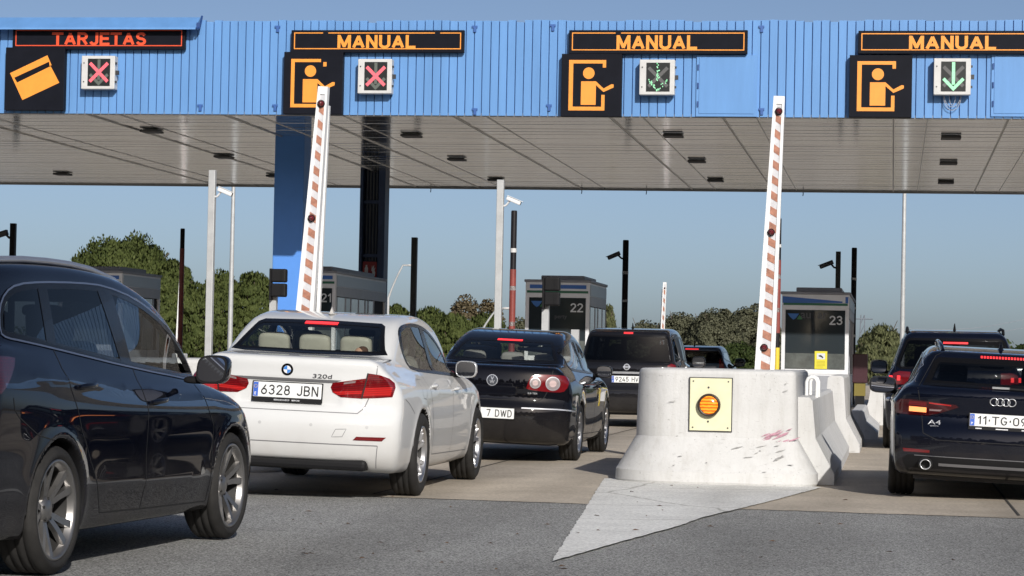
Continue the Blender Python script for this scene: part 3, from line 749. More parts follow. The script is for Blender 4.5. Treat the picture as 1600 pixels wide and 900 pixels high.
M_LCLR = lamp_mat("clear_lamp_lens", (0.80, 0.76, 0.74))
M_LPINK = lamp_mat("silvery_pink_lamp_bowl", (0.72, 0.55, 0.53))
M_LGREY = lamp_mat("grey_lamp_bowl", (0.36, 0.31, 0.31))
M_LON = mat("lit_brake_led", (0.8, 0.02, 0.02), 0.3, emit=(1.0, 0.05, 0.06), estr=0.85)
M_AMB = mat("lit_amber_indicator", (0.9, 0.35, 0.08), 0.3, emit=(1.0, 0.25, 0.12), estr=1.0)
def paint(name, col, rough=0.45, metal=0.0, spec=0.5, dirt=None):
    m = mat(name, col, rough, metal, coat=0.8, spec=0.0); m.node_tree.nodes["Principled BSDF"].inputs["Coat Roughness"].default_value = 0.02
    if dirt:                                   # road dust low on the flanks and in uneven patches
        t = m.node_tree; N, L = t.nodes, t.links; b = N["Principled BSDF"]
        tc = N.new("ShaderNodeTexCoord"); sx = N.new("ShaderNodeSeparateXYZ"); L.new(tc.outputs["Object"], sx.inputs[0])
        mr = N.new("ShaderNodeMapRange"); mr.inputs[1].default_value = 0.62; mr.inputs[2].default_value = 0.15; L.new(sx.outputs[2], mr.inputs[0])
        n = N.new("ShaderNodeTexNoise"); n.inputs["Scale"].default_value = 5; n.inputs["Detail"].default_value = 8; L.new(tc.outputs["Object"], n.inputs["Vector"])
        mu = N.new("ShaderNodeMath"); mu.operation = 'MULTIPLY'; L.new(mr.outputs[0], mu.inputs[0]); L.new(n.outputs[0], mu.inputs[1])
        mx = N.new("ShaderNodeMixRGB"); mx.inputs[1].default_value = (*col, 1); mx.inputs[2].default_value = (*dirt, 1); L.new(mu.outputs[0], mx.inputs[0]); L.new(mx.outputs[0], b.inputs["Base Color"])
        m2 = N.new("ShaderNodeMapRange"); m2.inputs[3].default_value = 1.0; m2.inputs[4].default_value = 0.35; L.new(mu.outputs[0], m2.inputs[0]); L.new(m2.outputs[0], b.inputs["Coat Weight"])
    return m

def wheel_meshes(r, w, rr, style, rim_m):
    """tyre, rim and brake disc turned about the local x axis, outer face at +x"""
    t = MB(); hw = w / 2; sw = r - rr
    t.lathe([(rr - 0.006, -hw * 0.75), (rr + sw * 0.15, -hw * 0.92), (rr + sw * 0.5, -hw), (r - 0.03, -hw * 0.97), (r - 0.008, -hw * 0.84), (r, -hw * 0.72), (r, -hw * 0.46), (r - 0.007, -hw * 0.44), (r - 0.007, -hw * 0.36), (r, -hw * 0.34),
             (r, -hw * 0.05), (r - 0.007, -hw * 0.04), (r - 0.007, hw * 0.04), (r, hw * 0.05), (r, hw * 0.34), (r - 0.007, hw * 0.36), (r - 0.007, hw * 0.44), (r, hw * 0.46), (r, hw * 0.72),
             (r - 0.008, hw * 0.84), (r - 0.03, hw * 0.97), (rr + sw * 0.5, hw), (rr + sw * 0.15, hw * 0.95), (rr - 0.004, hw * 0.80)], 56, 0, 'x')
    R = MB(); xo = hw * 0.80
    R.lathe([(rr + 0.004, xo + 0.002), (rr - 0.002, xo + 0.012), (rr - 0.014, xo + 0.010), (rr - 0.020, xo - 0.004), (rr - 0.03, xo - 0.03)], 56, 0, 'x')
    R.lathe([(rr - 0.03, xo - 0.03), (rr - 0.05, -hw * 0.8)], 56, 1, 'x')
    def spoke(a0, a1, w0, w1, x0, x1, r0=0.05, r1=None):
        r1 = r1 or rr - 0.016; vs = []
        for (rad_, ang, wd, xx) in ((r0, a0, w0, x0), ((r0 + r1) / 2, (a0 + a1) / 2, (w0 + w1) / 2 * 0.92, (x0 * 0.55 + x1 * 0.45) + 0.004), (r1, a1, w1, x1)):
            c, s_ = math.cos(ang), math.sin(ang); p = Vector((0, c, s_)) * rad_; tn = Vector((0, -s_, c)) * (wd / 2)
            vs += [p - tn * 1.15 + Vector((xx - 0.028, 0, 0)), p + tn * 1.15 + Vector((xx - 0.028, 0, 0)), p + tn + Vector((xx, 0, 0)), p - tn + Vector((xx, 0, 0))]
        fs = []
        for i in (0, 4):
            for k in range(4): fs.append((i + k, i + (k + 1) % 4, i + 4 + (k + 1) % 4, i + 4 + k))
        R.add(vs, fs, 0)
    n = style[1]
    for k in range(n):
        a = 2 * math.pi * k / n + 0.3
        if style[0] == 'twin':
            spoke(a - 0.14, a - 0.24, 0.030, 0.040, xo - 0.05, xo - 0.004); spoke(a + 0.14, a + 0.24, 0.030, 0.040, xo - 0.05, xo - 0.004)
        elif style[0] == 'v':
            spoke(a, a - 0.24, 0.042, 0.030, xo - 0.045, xo - 0.004); spoke(a, a + 0.24, 0.042, 0.030, xo - 0.045, xo - 0.004)
        else:
            spoke(a, a, 0.06, 0.045, xo - 0.04, xo - 0.004)
    R.lathe([(0.0, xo - 0.028), (0.035, xo - 0.03), (0.062, xo - 0.042), (0.070, xo - 0.075), (0.075, xo - 0.10)], 24, 0, 'x')
    for k in range(5):
        a = 2 * math.pi * k / 5; R.tube([(xo - 0.045, 0.055 * math.cos(a), 0.055 * math.sin(a)), (xo - 0.034, 0.055 * math.cos(a), 0.055 * math.sin(a))], 0.008, 6, 1)
    B = MB(); B.lathe([(0.0, xo - 0.10), (0.15, xo - 0.10), (0.15, xo - 0.125), (0.0, xo - 0.125)], 32, 0, 'x'); B.box(xo - 0.13, xo - 0.075, 0.07, 0.165, -0.06, 0.06, 0, b=0.012)
    return t, R, B
def add_wheels(car, style, w=0.215, rim=None, rim_m=None):
    sp = car.sp; r = sp['r']; rr = rim or r * 0.72; rim_m = rim_m or M_RIM
    first = None
    for ya in sp['axles']:
        for sd in (1, -1):
            if first is None:
                t, R, B = wheel_meshes(r, w, rr, style, rim_m)
                o = B.build("wheel", M_BRAKE, car.root); t.build("tyre", M_TYRE, o); R.build("rim", [rim_m, M_RIMD], o); first = o
            else: o = copy_tree(first, car.root)
            o.location = (sd * (sp['W'] / 2 - w / 2 - sp.get('wheel_in', 0.012)), ya, r + (sp['W'] - 0.24) * car.tilt * (-1 if sd != sp.get('pivot', 1) and sd < 0 else (1 if sd != sp.get('pivot', 1) else 0))); o.rotation_euler = (0.35 * ya, 0, 0 if sd > 0 else math.pi)
def superell(cx, cy, cz, ax, ay, az, e1=0.55, e2=0.55, nu=20, nv=14, flat=None):
    """a soft pillow shape; flat: clamp y below this"""
    vs = []; fs = []
    sg = lambda v, e: math.copysign(abs(v) ** e, v)
    for j in range(nv + 1):
        ph = -math.pi / 2 + math.pi * j / nv
        for i in range(nu):
            t = 2 * math.pi * i / nu
            x = ax * sg(math.cos(ph), e1) * sg(math.cos(t), e2); y = ay * sg(math.cos(ph), e1) * sg(math.sin(t), e2); z = az * sg(math.sin(ph), e1)
            if flat is not None: y = max(y, flat)
            vs.append((cx + x, cy + y, cz + z))
    for j in range(nv):
        for i in range(nu): fs.append((j * nu + i, j * nu + (i + 1) % nu, (j + 1) * nu + (i + 1) % nu, (j + 1) * nu + i))
    return vs, fs
def add_mirrors(car, y, x, z, shell_m, ax=0.115, az=0.078, sides=(1, -1), chrome=False, up=0.0, yaw=0.27):
    for sd in sides:
        cx = sd * (x + ax * 0.8)
        mb = MB(); mb.add(*superell(cx, y + 0.03, z, ax, 0.085, az, 0.6, 0.6, 28, 18, flat=-0.045), 0, True)
        mb.add(*superell(sd * (x - 0.02), y + 0.05, z - az * 0.75, 0.09, 0.03, 0.022, 0.7, 0.7), 1, True)
        tw = lambda q: (q[0], q[1] - sd * (q[0] - cx) * yaw + (q[2] - z) * up, q[2])
        mb.v = [tw(q) for q in mb.v]; o = mb.build("wing_mirror", [shell_m, M_BLACKP], car.root)
        g = MB(); n = 28; bz = MB(); sg = lambda v, e: math.copysign(abs(v) ** e, v)
        br = [tw((cx + ax * 0.97 * sg(math.cos(2 * math.pi * i / n), 0.6), y - 0.0160, z + az * 0.97 * sg(math.sin(2 * math.pi * i / n), 0.6))) for i in range(n)]; bz.add(br + [(q[0], q[1] + 0.006, q[2]) for q in br], [tuple(range(n))] + [(i, (i + 1) % n, n + (i + 1) % n, n + i) for i in range(n)]); bz.build("mirror_bezel", M_BLACKP, o)
        sg = lambda v, e: math.copysign(abs(v) ** e, v)
        rim = [(cx + ax * 0.86 * sg(math.cos(2 * math.pi * i / n), 0.6), y - 0.0185, z + az * 0.84 * sg(math.sin(2 * math.pi * i / n), 0.6)) for i in range(n)]
        g.add(rim + [(p[0], y - 0.012, p[2]) for p in rim], [tuple(range(n))] + [(i, (i + 1) % n, n + (i + 1) % n, n + i) for i in range(n)]); g.v = [tw(q) for q in g.v]; gl = g.build("mirror_glass", M_MIRROR, o)
        if chrome:
            c = MB(); n = 40; c.tube([(cx + ax * 0.93 * sg(math.cos(2 * math.pi * i / n), 0.6), y - 0.016, z + az * 0.93 * sg(math.sin(2 * math.pi * i / n), 0.6)) for i in range(n + 1)], 0.006, 6); c.v = [tw(q) for q in c.v]; c.build("mirror_rim", M_CHROME, o)
def add_seats(car, rows, m, z0=0.42, xs=(-0.36, 0.36), heads=0.0):
    """rows: list of (y, z of headrest top, list of x)"""
    for (y, zt, xs_, bench) in rows:
        mb = MB(); M = Matrix.Translation((0, y, z0)) @ Matrix.Rotation(rad(13), 4, 'X') @ Matrix.Translation((0, 0, -z0))
        if bench:
            mb.box(-0.62, 0.62, -0.06, 0.10, z0, zt - 0.20, 0, M, 0.05); mb.box(-0.62, 0.62, 0.05, 0.55, z0 - 0.12, z0 + 0.06, 0, Matrix.Translation((0, y, 0)), 0.04)
        else:
            for xx in xs_: mb.box(xx - 0.25, xx + 0.25, -0.07, 0.09, z0, zt - 0.19, 0, M, 0.06); mb.box(xx - 0.25, xx + 0.25, 0.05, 0.55, z0 - 0.12, z0 + 0.06, 0, Matrix.Translation((0, y, 0)), 0.04)
        s = mb.build("seat", m, car.root)
        for xx in xs_:
            h = MB(); h.add(*superell(xx, -0.01, zt - 0.10, 0.13, 0.05, 0.10, 0.45, 0.45), 0, True, M)
            h.tube([(xx - 0.06, 0, zt - 0.24), (xx - 0.06, 0, zt - 0.14)], 0.008, 6, 1, True, M); h.tube([(xx + 0.06, 0, zt - 0.24), (xx + 0.06, 0, zt - 0.14)], 0.008, 6, 1, True, M)
            h.build("headrest", [m, M_DARK], s)
def add_cabin(car, yd, zd, yr, zr, hw=0.62, dash_m=None):
    dm = dash_m or M_LINE
    mb = MB(); mb.box(-hw, hw, yd, yd + 0.45, 0.45, zd, 0, None, 0.06); d = mb.build("dashboard", dm, car.root)
    w = MB(); M = Matrix.Translation((-0.36, yd - 0.22, zd - 0.10)) @ Matrix.Rotation(rad(68), 4, 'X')
    n = 24; w.tube([(0.19 * math.cos(2 * math.pi * i / n), 0.19 * math.sin(2 * math.pi * i / n), 0) for i in range(n + 1)], 0.016, 8, 0, False, M)
    w.box(-0.17, 0.17, -0.025, 0.025, -0.01, 0.02, 0, M); w.build("steering_wheel", M_BLACKP, car.root)
    mb = MB(); mb.box(-hw - 0.12, hw + 0.12, car.sp['cab'][0] + 0.05, yd + 0.3, 0.30, 0.34); mb.box(-hw - 0.05, hw + 0.05, yr[0], yr[1], zr - 0.02, zr); mb.build("cabin_floor", M_LINE, car.root)
    mb = MB(); mb.add(*superell(0, car.sp['mirror_in'][0], car.sp['mirror_in'][1], 0.12, 0.02, 0.035), 0, True); mb.tube([(0, car.sp['mirror_in'][0], car.sp['mirror_in'][1]), (0, car.sp['mirror_in'][0] + 0.1, car.sp['mirror_in'][1] + 0.06)], 0.01, 6); mb.build("rear_view_mirror", M_BLACKP, car.root)
def add_plate(car, x0, z0, w, h, y, tilt, txt, eu=True, letter='E', yellow=False, dash=False, holder=None, style='es', hide=0):
    M = Matrix.Translation((x0, y, z0)) @ Matrix.Rotation(rad(-tilt), 4, 'X')
    mb = MB(); mb.box(-w / 2 - 0.008, w / 2 + 0.008, 0.004, 0.016, -h / 2 - 0.008 - (0.022 if holder else 0), h / 2 + 0.008, 1, M); mb.box(-w / 2, w / 2, -0.002, 0.010, -h / 2, h / 2, 0, M, 0.003)
    e = 0.040
    if eu: mb.box(-w / 2 + 0.003, -w / 2 + e, -0.0035, 0.0, -h / 2 + 0.004, h / 2 - 0.004, 2, M)
    if yellow: mb.box(w / 2 - e, w / 2 - 0.003, -0.0035, 0.0, -h / 2 + 0.004, h / 2 - 0.004, 3, M)
    p = mb.build("number_plate", [M_PLATE, M_BLACKP, M_EU, M_YEL], car.root)
    xl = -w / 2 + (e if eu else 0) + 0.012; xr = w / 2 - (e if yellow else 0) - 0.012
    v, f = block_text(txt, 0.077 if style == 'es' else 0.074, 0.13, hide=hide); xs = [q[0] for q in v]; k = (xr - xl) / (max(xs) - min(xs)) * 0.95; c = (xl + xr) / 2
    t = MB(); t.add([(c + q[0] * k, -0.005, q[2]) for q in v], f, 0, False, M)
    if eu:
        v, f = text(letter, 0.022, 0.02); t.add([(-w / 2 + e / 2 + q[0], -0.005, q[2] - h * 0.28) for q in v], f, 1, False, M)
        for k_ in range(12):
            a = 2 * math.pi * k_ / 12; t.box(-w / 2 + e / 2 + 0.012 * math.cos(a) - 0.0018, -w / 2 + e / 2 + 0.012 * math.cos(a) + 0.0018, -0.0052, -0.0045, h * 0.2 + 0.012 * math.sin(a) - 0.0018, h * 0.2 + 0.012 * math.sin(a) + 0.0018, 2, M)
    if holder == 'bars':
        for xq, wq in ((-0.19, 0.025), (0.0, 0.05), (0.19, 0.03)): t.box(xq - wq, xq + wq, 0.0025, 0.0038, -h / 2 - 0.022, -h / 2 - 0.014, 1, M)
    elif holder:
        v, f = text(holder, 0.011, 0.01); t.add([(q[0], 0.0035, q[2] - h / 2 - 0.018) for q in v], f, 1, False, M)
    t.build("lettering", [M_INK, M_WINK, M_YEL], p, fixn=False)
    return p
def add_badge(car, txt, x, z, h, m, bold=0.02, sx=1.0, shear=0.0, mode='rear', name="badge_lettering", parent=None):
    v, f = text(txt, h, bold, sx); P = [car.cast(mode, x + q[0] + q[2] * shear, z + q[2]) for q in v]
    N = car.normal(np.array([tuple(p) if p else (0, 0, 0) for p in P]))
    mb = MB(); mb.add([p + Vector(n) * 0.005 for p, n in zip(P, N)], f); k = len(v)
    return mb.build(name, m, parent or car.root, fixn=False)
def door_handle(car, sd, y, z, m, ln=0.19):
    md = 'right' if sd > 0 else 'left'; pts = []
    for i in range(9):
        t = i / 8; p = car.cast(md, y + ln * (t - 0.5), z + 0.012 * t); pts.append(p + Vector((sd * (0.012 + 0.022 * math.sin(math.pi * t)), 0, 0)))
    mb = MB(); mb.tube(pts, [0.009, 0.013, 0.015, 0.015, 0.015, 0.015, 0.015, 0.013, 0.009], 8)
    return mb
def disc_on(car, mode, a, b, r, m, name, off=0.004, thick=0.01, parent=None, n=28):
    c = chaikin([(a + r * math.cos(2 * math.pi * i / n), b + r * math.sin(2 * math.pi * i / n)) for i in range(n)], 0)
    return car.patch(name, c, mode, m, parent, off, thick, step=r * 0.6)

# ------------------------------------------------------------------ the cars
def place(rr, frx, wb, ya, hw):
    """stand a car so that its right wheels touch the ground where the photograph shows them"""
    P = at_z(*rr); best = None
    for i in range(-300, 300):
        th = rad(i * 0.1); Q = P + Vector((math.sin(th), math.cos(th), 0)) * wb; e = abs(proj(Q)[0] - frx)
        if best is None or e < best[0]: best = (e, th)
    th = best[1]; f = Vector((math.sin(th), math.cos(th), 0)); r = Vector((math.cos(th), -math.sin(th), 0))
    return P - f * ya - r * hw, th
def trace(car, pts, mode):
    """points seen in the photograph, carried onto the car's own skin"""
    Mi = (Matrix.Translation(car.root.location) @ car.root.rotation_euler.to_matrix().to_4x4()).inverted(); o = Mi @ CAM; out = []
    for (px, py) in pts:
        d = (Mi.to_3x3() @ ray(px, py)).normalized(); h = car.bvh.ray_cast(o, d)
        if h[0] is None:
            n = car.bvh.find_nearest(o + d * (Vector((0, 1.5, 0.8)) - o).length); q = n[0]
        else: q = h[0]
        if mode in ('right', 'left'): out.append((q.y, q.z))
        elif mode == 'rear': out.append((q.x, q.z))
        elif mode == 'cyl': out.append((math.atan2(q.x, 1.3 - q.y), q.z))
    return out
def mirror_poly(p): return [(-a, b) for a, b in p][::-1]
def side_glass(car, dlo, panes, gm, frame_m, sides=('right', 'left'), w=0.016, chrome=None):
    """window band: black frame ring with panes set in it"""
    for sd in sides:
        hs = [inset(p, 0.004) for p in panes]
        car.hole(sd, inset(dlo, 0.012))
    return lambda door: _side_glass(car, dlo, panes, gm, frame_m, sides, door, chrome)
def _side_glass(car, dlo, panes, gm, frame_m, sides, door, chrome):
    for sd in sides:
        fr = car.patch("window_frame", dlo, sd, frame_m, None, 0.004, 0.03, hole=inset(dlo, 0.028), step=0.04)
        for i in range(len(panes)):
            car.patch("window", panes[i], sd, gm if not isinstance(gm, (list, tuple)) else gm[i], None, 0.002, 0.004, step=0.04)
        # upright bars between neighbouring panes
        for i in range(len(panes) - 1):
            a, b = np.array(panes[i]), np.array(panes[i + 1])
            (bx1, tx1) = (a[a[:, 1] < a[:, 1].mean()][:, 0].max(), a[a[:, 1] > a[:, 1].mean()][:, 0].max()); (bx2, tx2) = (b[b[:, 1] < b[:, 1].mean()][:, 0].min(), b[b[:, 1] > b[:, 1].mean()][:, 0].min())
            lo = lambda q, yy: q[np.argmin(np.abs(q[:, 0] - yy) + (q[:, 1] > q[:, 1].mean()) * 9), 1]; hi = lambda q, yy: q[np.argmin(np.abs(q[:, 0] - yy) + (q[:, 1] < q[:, 1].mean()) * 9), 1]; za_, zb = lo(a, bx1), lo(b, bx2); zt, zt2 = hi(a, tx1), hi(b, tx2)
            car.patch("window_pillar", [(bx1 - 0.012, za_ - 0.004), (bx2 + 0.012, zb - 0.004), (tx2 + 0.012, zt2 + 0.004), (tx1 - 0.012, zt + 0.004)], sd, frame_m, None, 0.005, 0.03, step=0.05)
        if chrome:
            mb = MB(); car.ribbon(inset(dlo, -0.006), sd, chrome[1], 0.006, mb, closed=True); mb.build("window_trim", chrome[0], car.root, fixn=False)
def rear_glass(car, poly, gm, frame_m, w=0.045, lining=True):
    car.hole('rear', inset(poly, 0.02))
    def fin():
        car.patch("window_frame", poly, 'rear', frame_m, None, 0.004, 0.03, hole=inset(poly, w), step=0.04)
        return car.patch("rear_window", inset(poly, 0.004), 'rear', gm, None, 0.002, 0.004, step=0.04)
    return fin
def windscreen(car, poly, gm, frame_m):
    car.hole('front', inset(poly, 0.02))
    return lambda: car.patch("windscreen", inset(poly, 0.002), 'front', gm, None, 0.003, 0.006, step=0.07)
def doors_seams(car, door_polys, gapm):
    for sd in ('right', 'left'):
        for dpoly in door_polys: car.split("door", sd, dpoly)
def seam_obj(car, lines, gapm, w=0.006):
    for (mode, pts, closed) in lines:
        mb = MB(); car.ribbon(pts, mode, w, 0.0013, mb, 0, closed)
        if mb.v: mb.build("panel_gap", gapm, car.root, fixn=False)

M_SENS = mat("sensor_white", (0.45, 0.45, 0.45), 0.5)
M_SILV = mat("silver_badge", (0.55, 0.56, 0.58), 0.35, metal=0.3)
P_WHITE = paint("white_car_paint", (0.63, 0.635, 0.63), 0.4, dirt=(0.42, 0.39, 0.35))
P_NAVY = paint("blue_black_car_paint", (0.0032, 0.0042, 0.009), 0.35, dirt=(0.06, 0.055, 0.05))
P_BLACK = paint("black_car_paint", (0.004, 0.004, 0.006), 0.35, dirt=(0.05, 0.045, 0.04))
P_MID = paint("midnight_blue_car_paint", (0.0034, 0.0046, 0.0105), 0.35, dirt=(0.05, 0.045, 0.04))
P_GREY = paint("dark_grey_car_paint", (0.009, 0.009, 0.011), 0.35, dirt=(0.06, 0.055, 0.05))
P_BLUEG = paint("blue_grey_car_paint", (0.05, 0.08, 0.13), 0.35)

# ---- white saloon
def white_saloon():
    loc, th = place((657, 774), 743, 2.81, 1.03, 0.89)
    sp = dict(tilt=0.028, W=1.82, L=4.62, H=1.45, h=0.022, r=0.328, Ra=0.362, axles=(1.03, 3.84), zbelt=0.98, tumble=0.22, tumble2=0.12, cab=(0.55, 3.7), mirror_in=(2.75, 1.28),
        low=[(0.34, 0.19), (0.16, 0.21), (0.07, 0.29), (0.02, 0.40), (0.0, 0.55), (0.025, 0.64), (0.06, 0.67), (0.075, 0.80), (0.085, 0.93), (0.07, 1.03), (0.095, 1.065), (0.20, 1.075), (0.5, 1.09), (0.8, 1.09), (1.5, 1.07), (3.2, 0.99), (3.7, 0.955), (4.2, 0.86), (4.5, 0.70), (4.6, 0.55), (4.6, 0.35), (4.4, 0.19)],
        up=[(0.50, 0.95), (0.62, 1.10), (0.88, 1.235), (1.13, 1.345), (1.33, 1.395), (1.65, 1.432), (2.1, 1.445), (2.55, 1.42), (2.92, 1.35), (3.25, 1.19), (3.62, 0.96), (3.3, 0.8), (0.7, 0.8)],
        wz=[(0.10, 0.79), (0.2, 0.83), (0.32, 0.862), (0.45, 0.876), (0.6, 0.88), (0.72, 0.876), (0.80, 0.866), (0.87, 0.838), (0.93, 0.792), (0.98, 0.738), (1.04, 0.685), (1.12, 0.60), (1.2, 0.5)],
        ty=[(0, 0.955), (0.3, 0.98), (0.8, 0.998), (1.4, 1.0), (3.4, 1.0), (4.0, 0.985), (4.4, 0.93), (4.65, 0.85)],
        wu=[(0.4, 0.675), (1.0, 0.71), (1.6, 0.722), (2.4, 0.722), (3.1, 0.70), (3.7, 0.62)], ridges=[((0.35, 0.86), (3.9, 0.79), 0.014, 0.03)], k2=0.08, rbow=(0.24, 3.0), fbow=(0.5, 2.6),
        cuts=[(-0.40, 0.40, -1, 0.10, 0.70, 0.885, 0.02), (-0.60, 0.60, -1, 0.42, -1, 0.285, 0.03)])
    c = Car(sp, "white_car", loc, th); c.holes = []
    tag(c.root, "white saloon with fin aerial and bright red tail lamps, waiting in the left lane", "car", "cars queuing at the toll")
    dlo = [(1.12, 1.29), (1.25, 1.34), (1.45, 1.362), (1.75, 1.374), (2.1, 1.362), (2.4, 1.325), (2.7, 1.245), (2.98, 1.13), (3.22, 0.99), (3.25, 0.928), (2.2, 0.957), (1.25, 0.985), (1.13, 1.05), (1.05, 1.15), (1.05, 1.22)]
    p1 = [(1.13, 1.21), (1.20, 1.29), (1.40, 1.328), (1.75, 1.342), (2.00, 1.335), (2.14, 0.985), (1.32, 1.008), (1.20, 1.06), (1.13, 1.14)]
    p2 = [(2.13, 1.325), (2.38, 1.29), (2.66, 1.215), (2.90, 1.12), (3.10, 1.00), (3.12, 0.957), (2.25, 0.982)]
    dlo = chaikin(dlo, 1); sg = side_glass(c, dlo, [p1, p2], M_GLASSM, M_GLOSSB)
    rg = [(-0.63, 1.105), (-0.60, 1.145), (-0.52, 1.33), (-0.48, 1.352), (0, 1.362), (0.48, 1.352), (0.52, 1.33), (0.60, 1.145), (0.63, 1.105), (0.5, 1.095), (0, 1.09), (-0.5, 1.095)]
    fin = rear_glass(c, rg, M_GLASS, M_GLOSSB, 0.03)
    ws = windscreen(c, [(-0.64, 1.03), (0.64, 1.03), (0.55, 1.33), (-0.55, 1.33)], M_GLASS, M_GLOSSB)
    dr = [(1.50, 0.97), (1.40, 0.90), (1.46, 0.74), (1.55, 0.50), (1.60, 0.31), (2.46, 0.30), (2.47, 0.6), (2.44, 0.93)]
    df = [(2.44, 0.93), (2.47, 0.6), (2.46, 0.30), (3.36, 0.29), (3.44, 0.55), (3.45, 0.90)]
    lid = [(-0.665, 1.07), (0.665, 1.07), (0.66, 0.95), (0.63, 0.82), (0.585, 0.70), (0.54, 0.655), (-0.54, 0.655), (-0.585, 0.70), (-0.63, 0.82), (-0.66, 0.95)]
    c.split("boot_lid", 'rear', lid); doors_seams(c, [dr, df], M_GAPW)
    c.split("rear_bumper", 'raw', lambda C, N: (C[:, 1] < 0.55) & (C[:, 2] < 0.80 - 0.25 * np.clip(C[:, 1], 0, 1)))
    obs = c.finish_skin(P_WHITE, M_BLACKP, M_LINE)
    sg(None); rwin = fin(); ws()
    add_wheels(c, ('v', 5), 0.225, 0.225)
    add_mirrors(c, 2.86, 0.835, 1.005, P_WHITE, 0.096, 0.073, chrome=True)
    seam_obj(c, [('rear', lid + [lid[0]], False), ('right', [(1.50, 0.97)] + dr[1:], False), ('right', df[2:], False), ('left', dr[1:], False), ('left', df[2:], False)], M_GAPW, 0.007)
    mb = MB()
    for sd in ('r', 'l'):
        c.ribbon(c.tocyl([('s' if sd == 'r' else 'l', 0.36, 0.775), ('s' if sd == 'r' else 'l', 0.50, 0.735), ('s' if sd == 'r' else 'l', 0.68, 0.66)]), 'cyl', 0.007, 0.0013, mb)
    c.ribbon([(-0.70, 0.415), (0.70, 0.415)], 'rear', 0.008, 0.0013, mb); c.ribbon([(0.70, 0.415), (0.68, 0.24)], 'rear', 0.006, 0.0013, mb)
    c.ribbon([(0.36, 0.47), (0.39, 0.53), (0.47, 0.535), (0.44, 0.475)], 'rear', 0.004, 0.0013, mb, 0, True)
    c.ribbon([(1.05, 0.82), (1.08, 0.925), (1.25, 0.92), (1.24, 0.80), (1.18, 0.765), (1.07, 0.775)], 'right', 0.005, 0.0013, mb, 0, True)
    mb.build("bumper_gap", M_GAPW, c.root, fixn=False)
    # tail lamps, wrapped round the corners
    def lamp(pts, m, off, th_, nm, par): return c.patch(nm, pts, 'cyl', m, par, off, th_, step=0.03)
    full = trace(c, [(517, 605), (520, 598), (545, 595), (570, 591.5), (574, 591), (576, 583.5), (593, 586), (608, 592), (616, 599), (617.5, 606), (613, 620.5), (590, 622), (563, 622.7), (533, 620.7), (520, 613)], 'cyl')
    inn = trace(c, [(519, 611.5), (566, 610.5), (564.5, 616), (527, 617)], 'cyl'); inn2 = trace(c, [(524, 603), (568, 600), (567.5, 604), (521, 606.5)], 'cyl')
    out = trace(c, [(570, 606), (613, 605), (610, 618), (567, 619.5)], 'cyl'); out2 = trace(c, [(579, 588), (592, 590), (611, 599), (575, 600)], 'cyl'); rev = trace(c, [(538, 597.2), (556, 595), (555, 598.5), (537, 600.5)], 'cyl')
    for fx in (lambda p: p, mirror_poly):
        L_ = lamp(fx(full), M_LRED, 0.006, 0.02, "tail_lamp", None)
        for q, m in ((inn, M_LREDB), (inn2, M_LREDD), (out, M_LREDB), (out2, M_LREDD), (rev, M_LREV)): lamp(fx(q), m, 0.0075, 0.003, "lamp_segment", L_)
    div = trace(c, [(575, 583), (571, 600), (565, 623)], 'cyl'); mb = MB(); c.ribbon(div, 'cyl', 0.010, 0.0085, mb); c.ribbon(mirror_poly(div), 'cyl', 0.010, 0.0085, mb); mb.build("lamp_gap", M_GAPL, c.root, fixn=False)
    for s_ in (1, -1):
        c.patch("reflector", [(s_ * 0.52, 0.452), (s_ * 0.545, 0.480), (s_ * 0.76, 0.482), (s_ * 0.73, 0.452)], 'rear', M_LRED, None, 0.004, 0.01)
    c.patch("brake_lamp", [(-0.135, 1.325), (0.135, 1.325), (0.135, 1.345), (-0.135, 1.345)], 'rear', M_LON, rwin, 0.006, 0.002)
    # plate pocket strip, plate, emblem, badge
    c.patch("plate_recess_strip", [(-0.46, 0.900), (0.40, 0.900), (0.34, 0.878), (-0.40, 0.878)], 'rear', mat("grey_recess_strip", (0.13, 0.13, 0.135), 0.35), None, 0.004, 0.01)
    add_plate(c, -0.01, 0.805, 0.535, 0.115, 0.068, 6, "6328 JBN", holder="IBERICAR CUZCO    IBERICAR")
    e = disc_on(c, 'rear', -0.02, 0.965, 0.046, M_GLOSSB, "emblem", 0.004); disc_on(c, 'rear', -0.02, 0.965, 0.029, M_WINK, "emblem_field", 0.0052, 0.002, e)
    mb = MB(); bl = mat("emblem_blue", (0.05, 0.22, 0.62), 0.4)
    for q in (0, 2):
        pts = [(-0.02, 0.965)] + [(-0.02 + 0.028 * math.cos(math.pi / 2 * (q + i / 6) + math.pi / 2), 0.965 + 0.028 * math.sin(math.pi / 2 * (q + i / 6) + math.pi / 2)) for i in range(7)]
        c.patch("emblem_quarter", pts, 'rear', bl, e, 0.0062, 0.001, step=0.03)
    add_badge(c, "320d", 0.255, 0.925, 0.032, mat("grey_badge", (0.12, 0.12, 0.13), 0.3, metal=0.6), 0.012, 1.75, 0.12)
    # aerial fin, handles
    mb = MB(); mb.add(*superell(0, 0, 0, 0.030, 0.085, 0.010, 1.0, 1.0), 0, True); prof = [(-0.055, 0.0), (-0.045, 0.05), (-0.03, 0.062), (-0.005, 0.055), (0.03, 0.025), (0.065, 0.0)]
    vs = []; fs = []
    for (yy, z_) in prof: vs += [(-0.017, yy, 0), (0.0, yy, z_), (0.017, yy, 0)]
    for i in range(len(prof) - 1): a = 3 * i; fs += [(a, a + 3, a + 4, a + 1), (a + 1, a + 4, a + 5, a + 2)]
    mb.add(vs, fs, 0, True); t = c.cast('top', 0, 1.5); mb.build("aerial_fin", P_WHITE, c.root, loc=(t.x, t.y, t.z + 0.003))
    hs = sorted(obs.get("door", []), key=lambda o: 0)
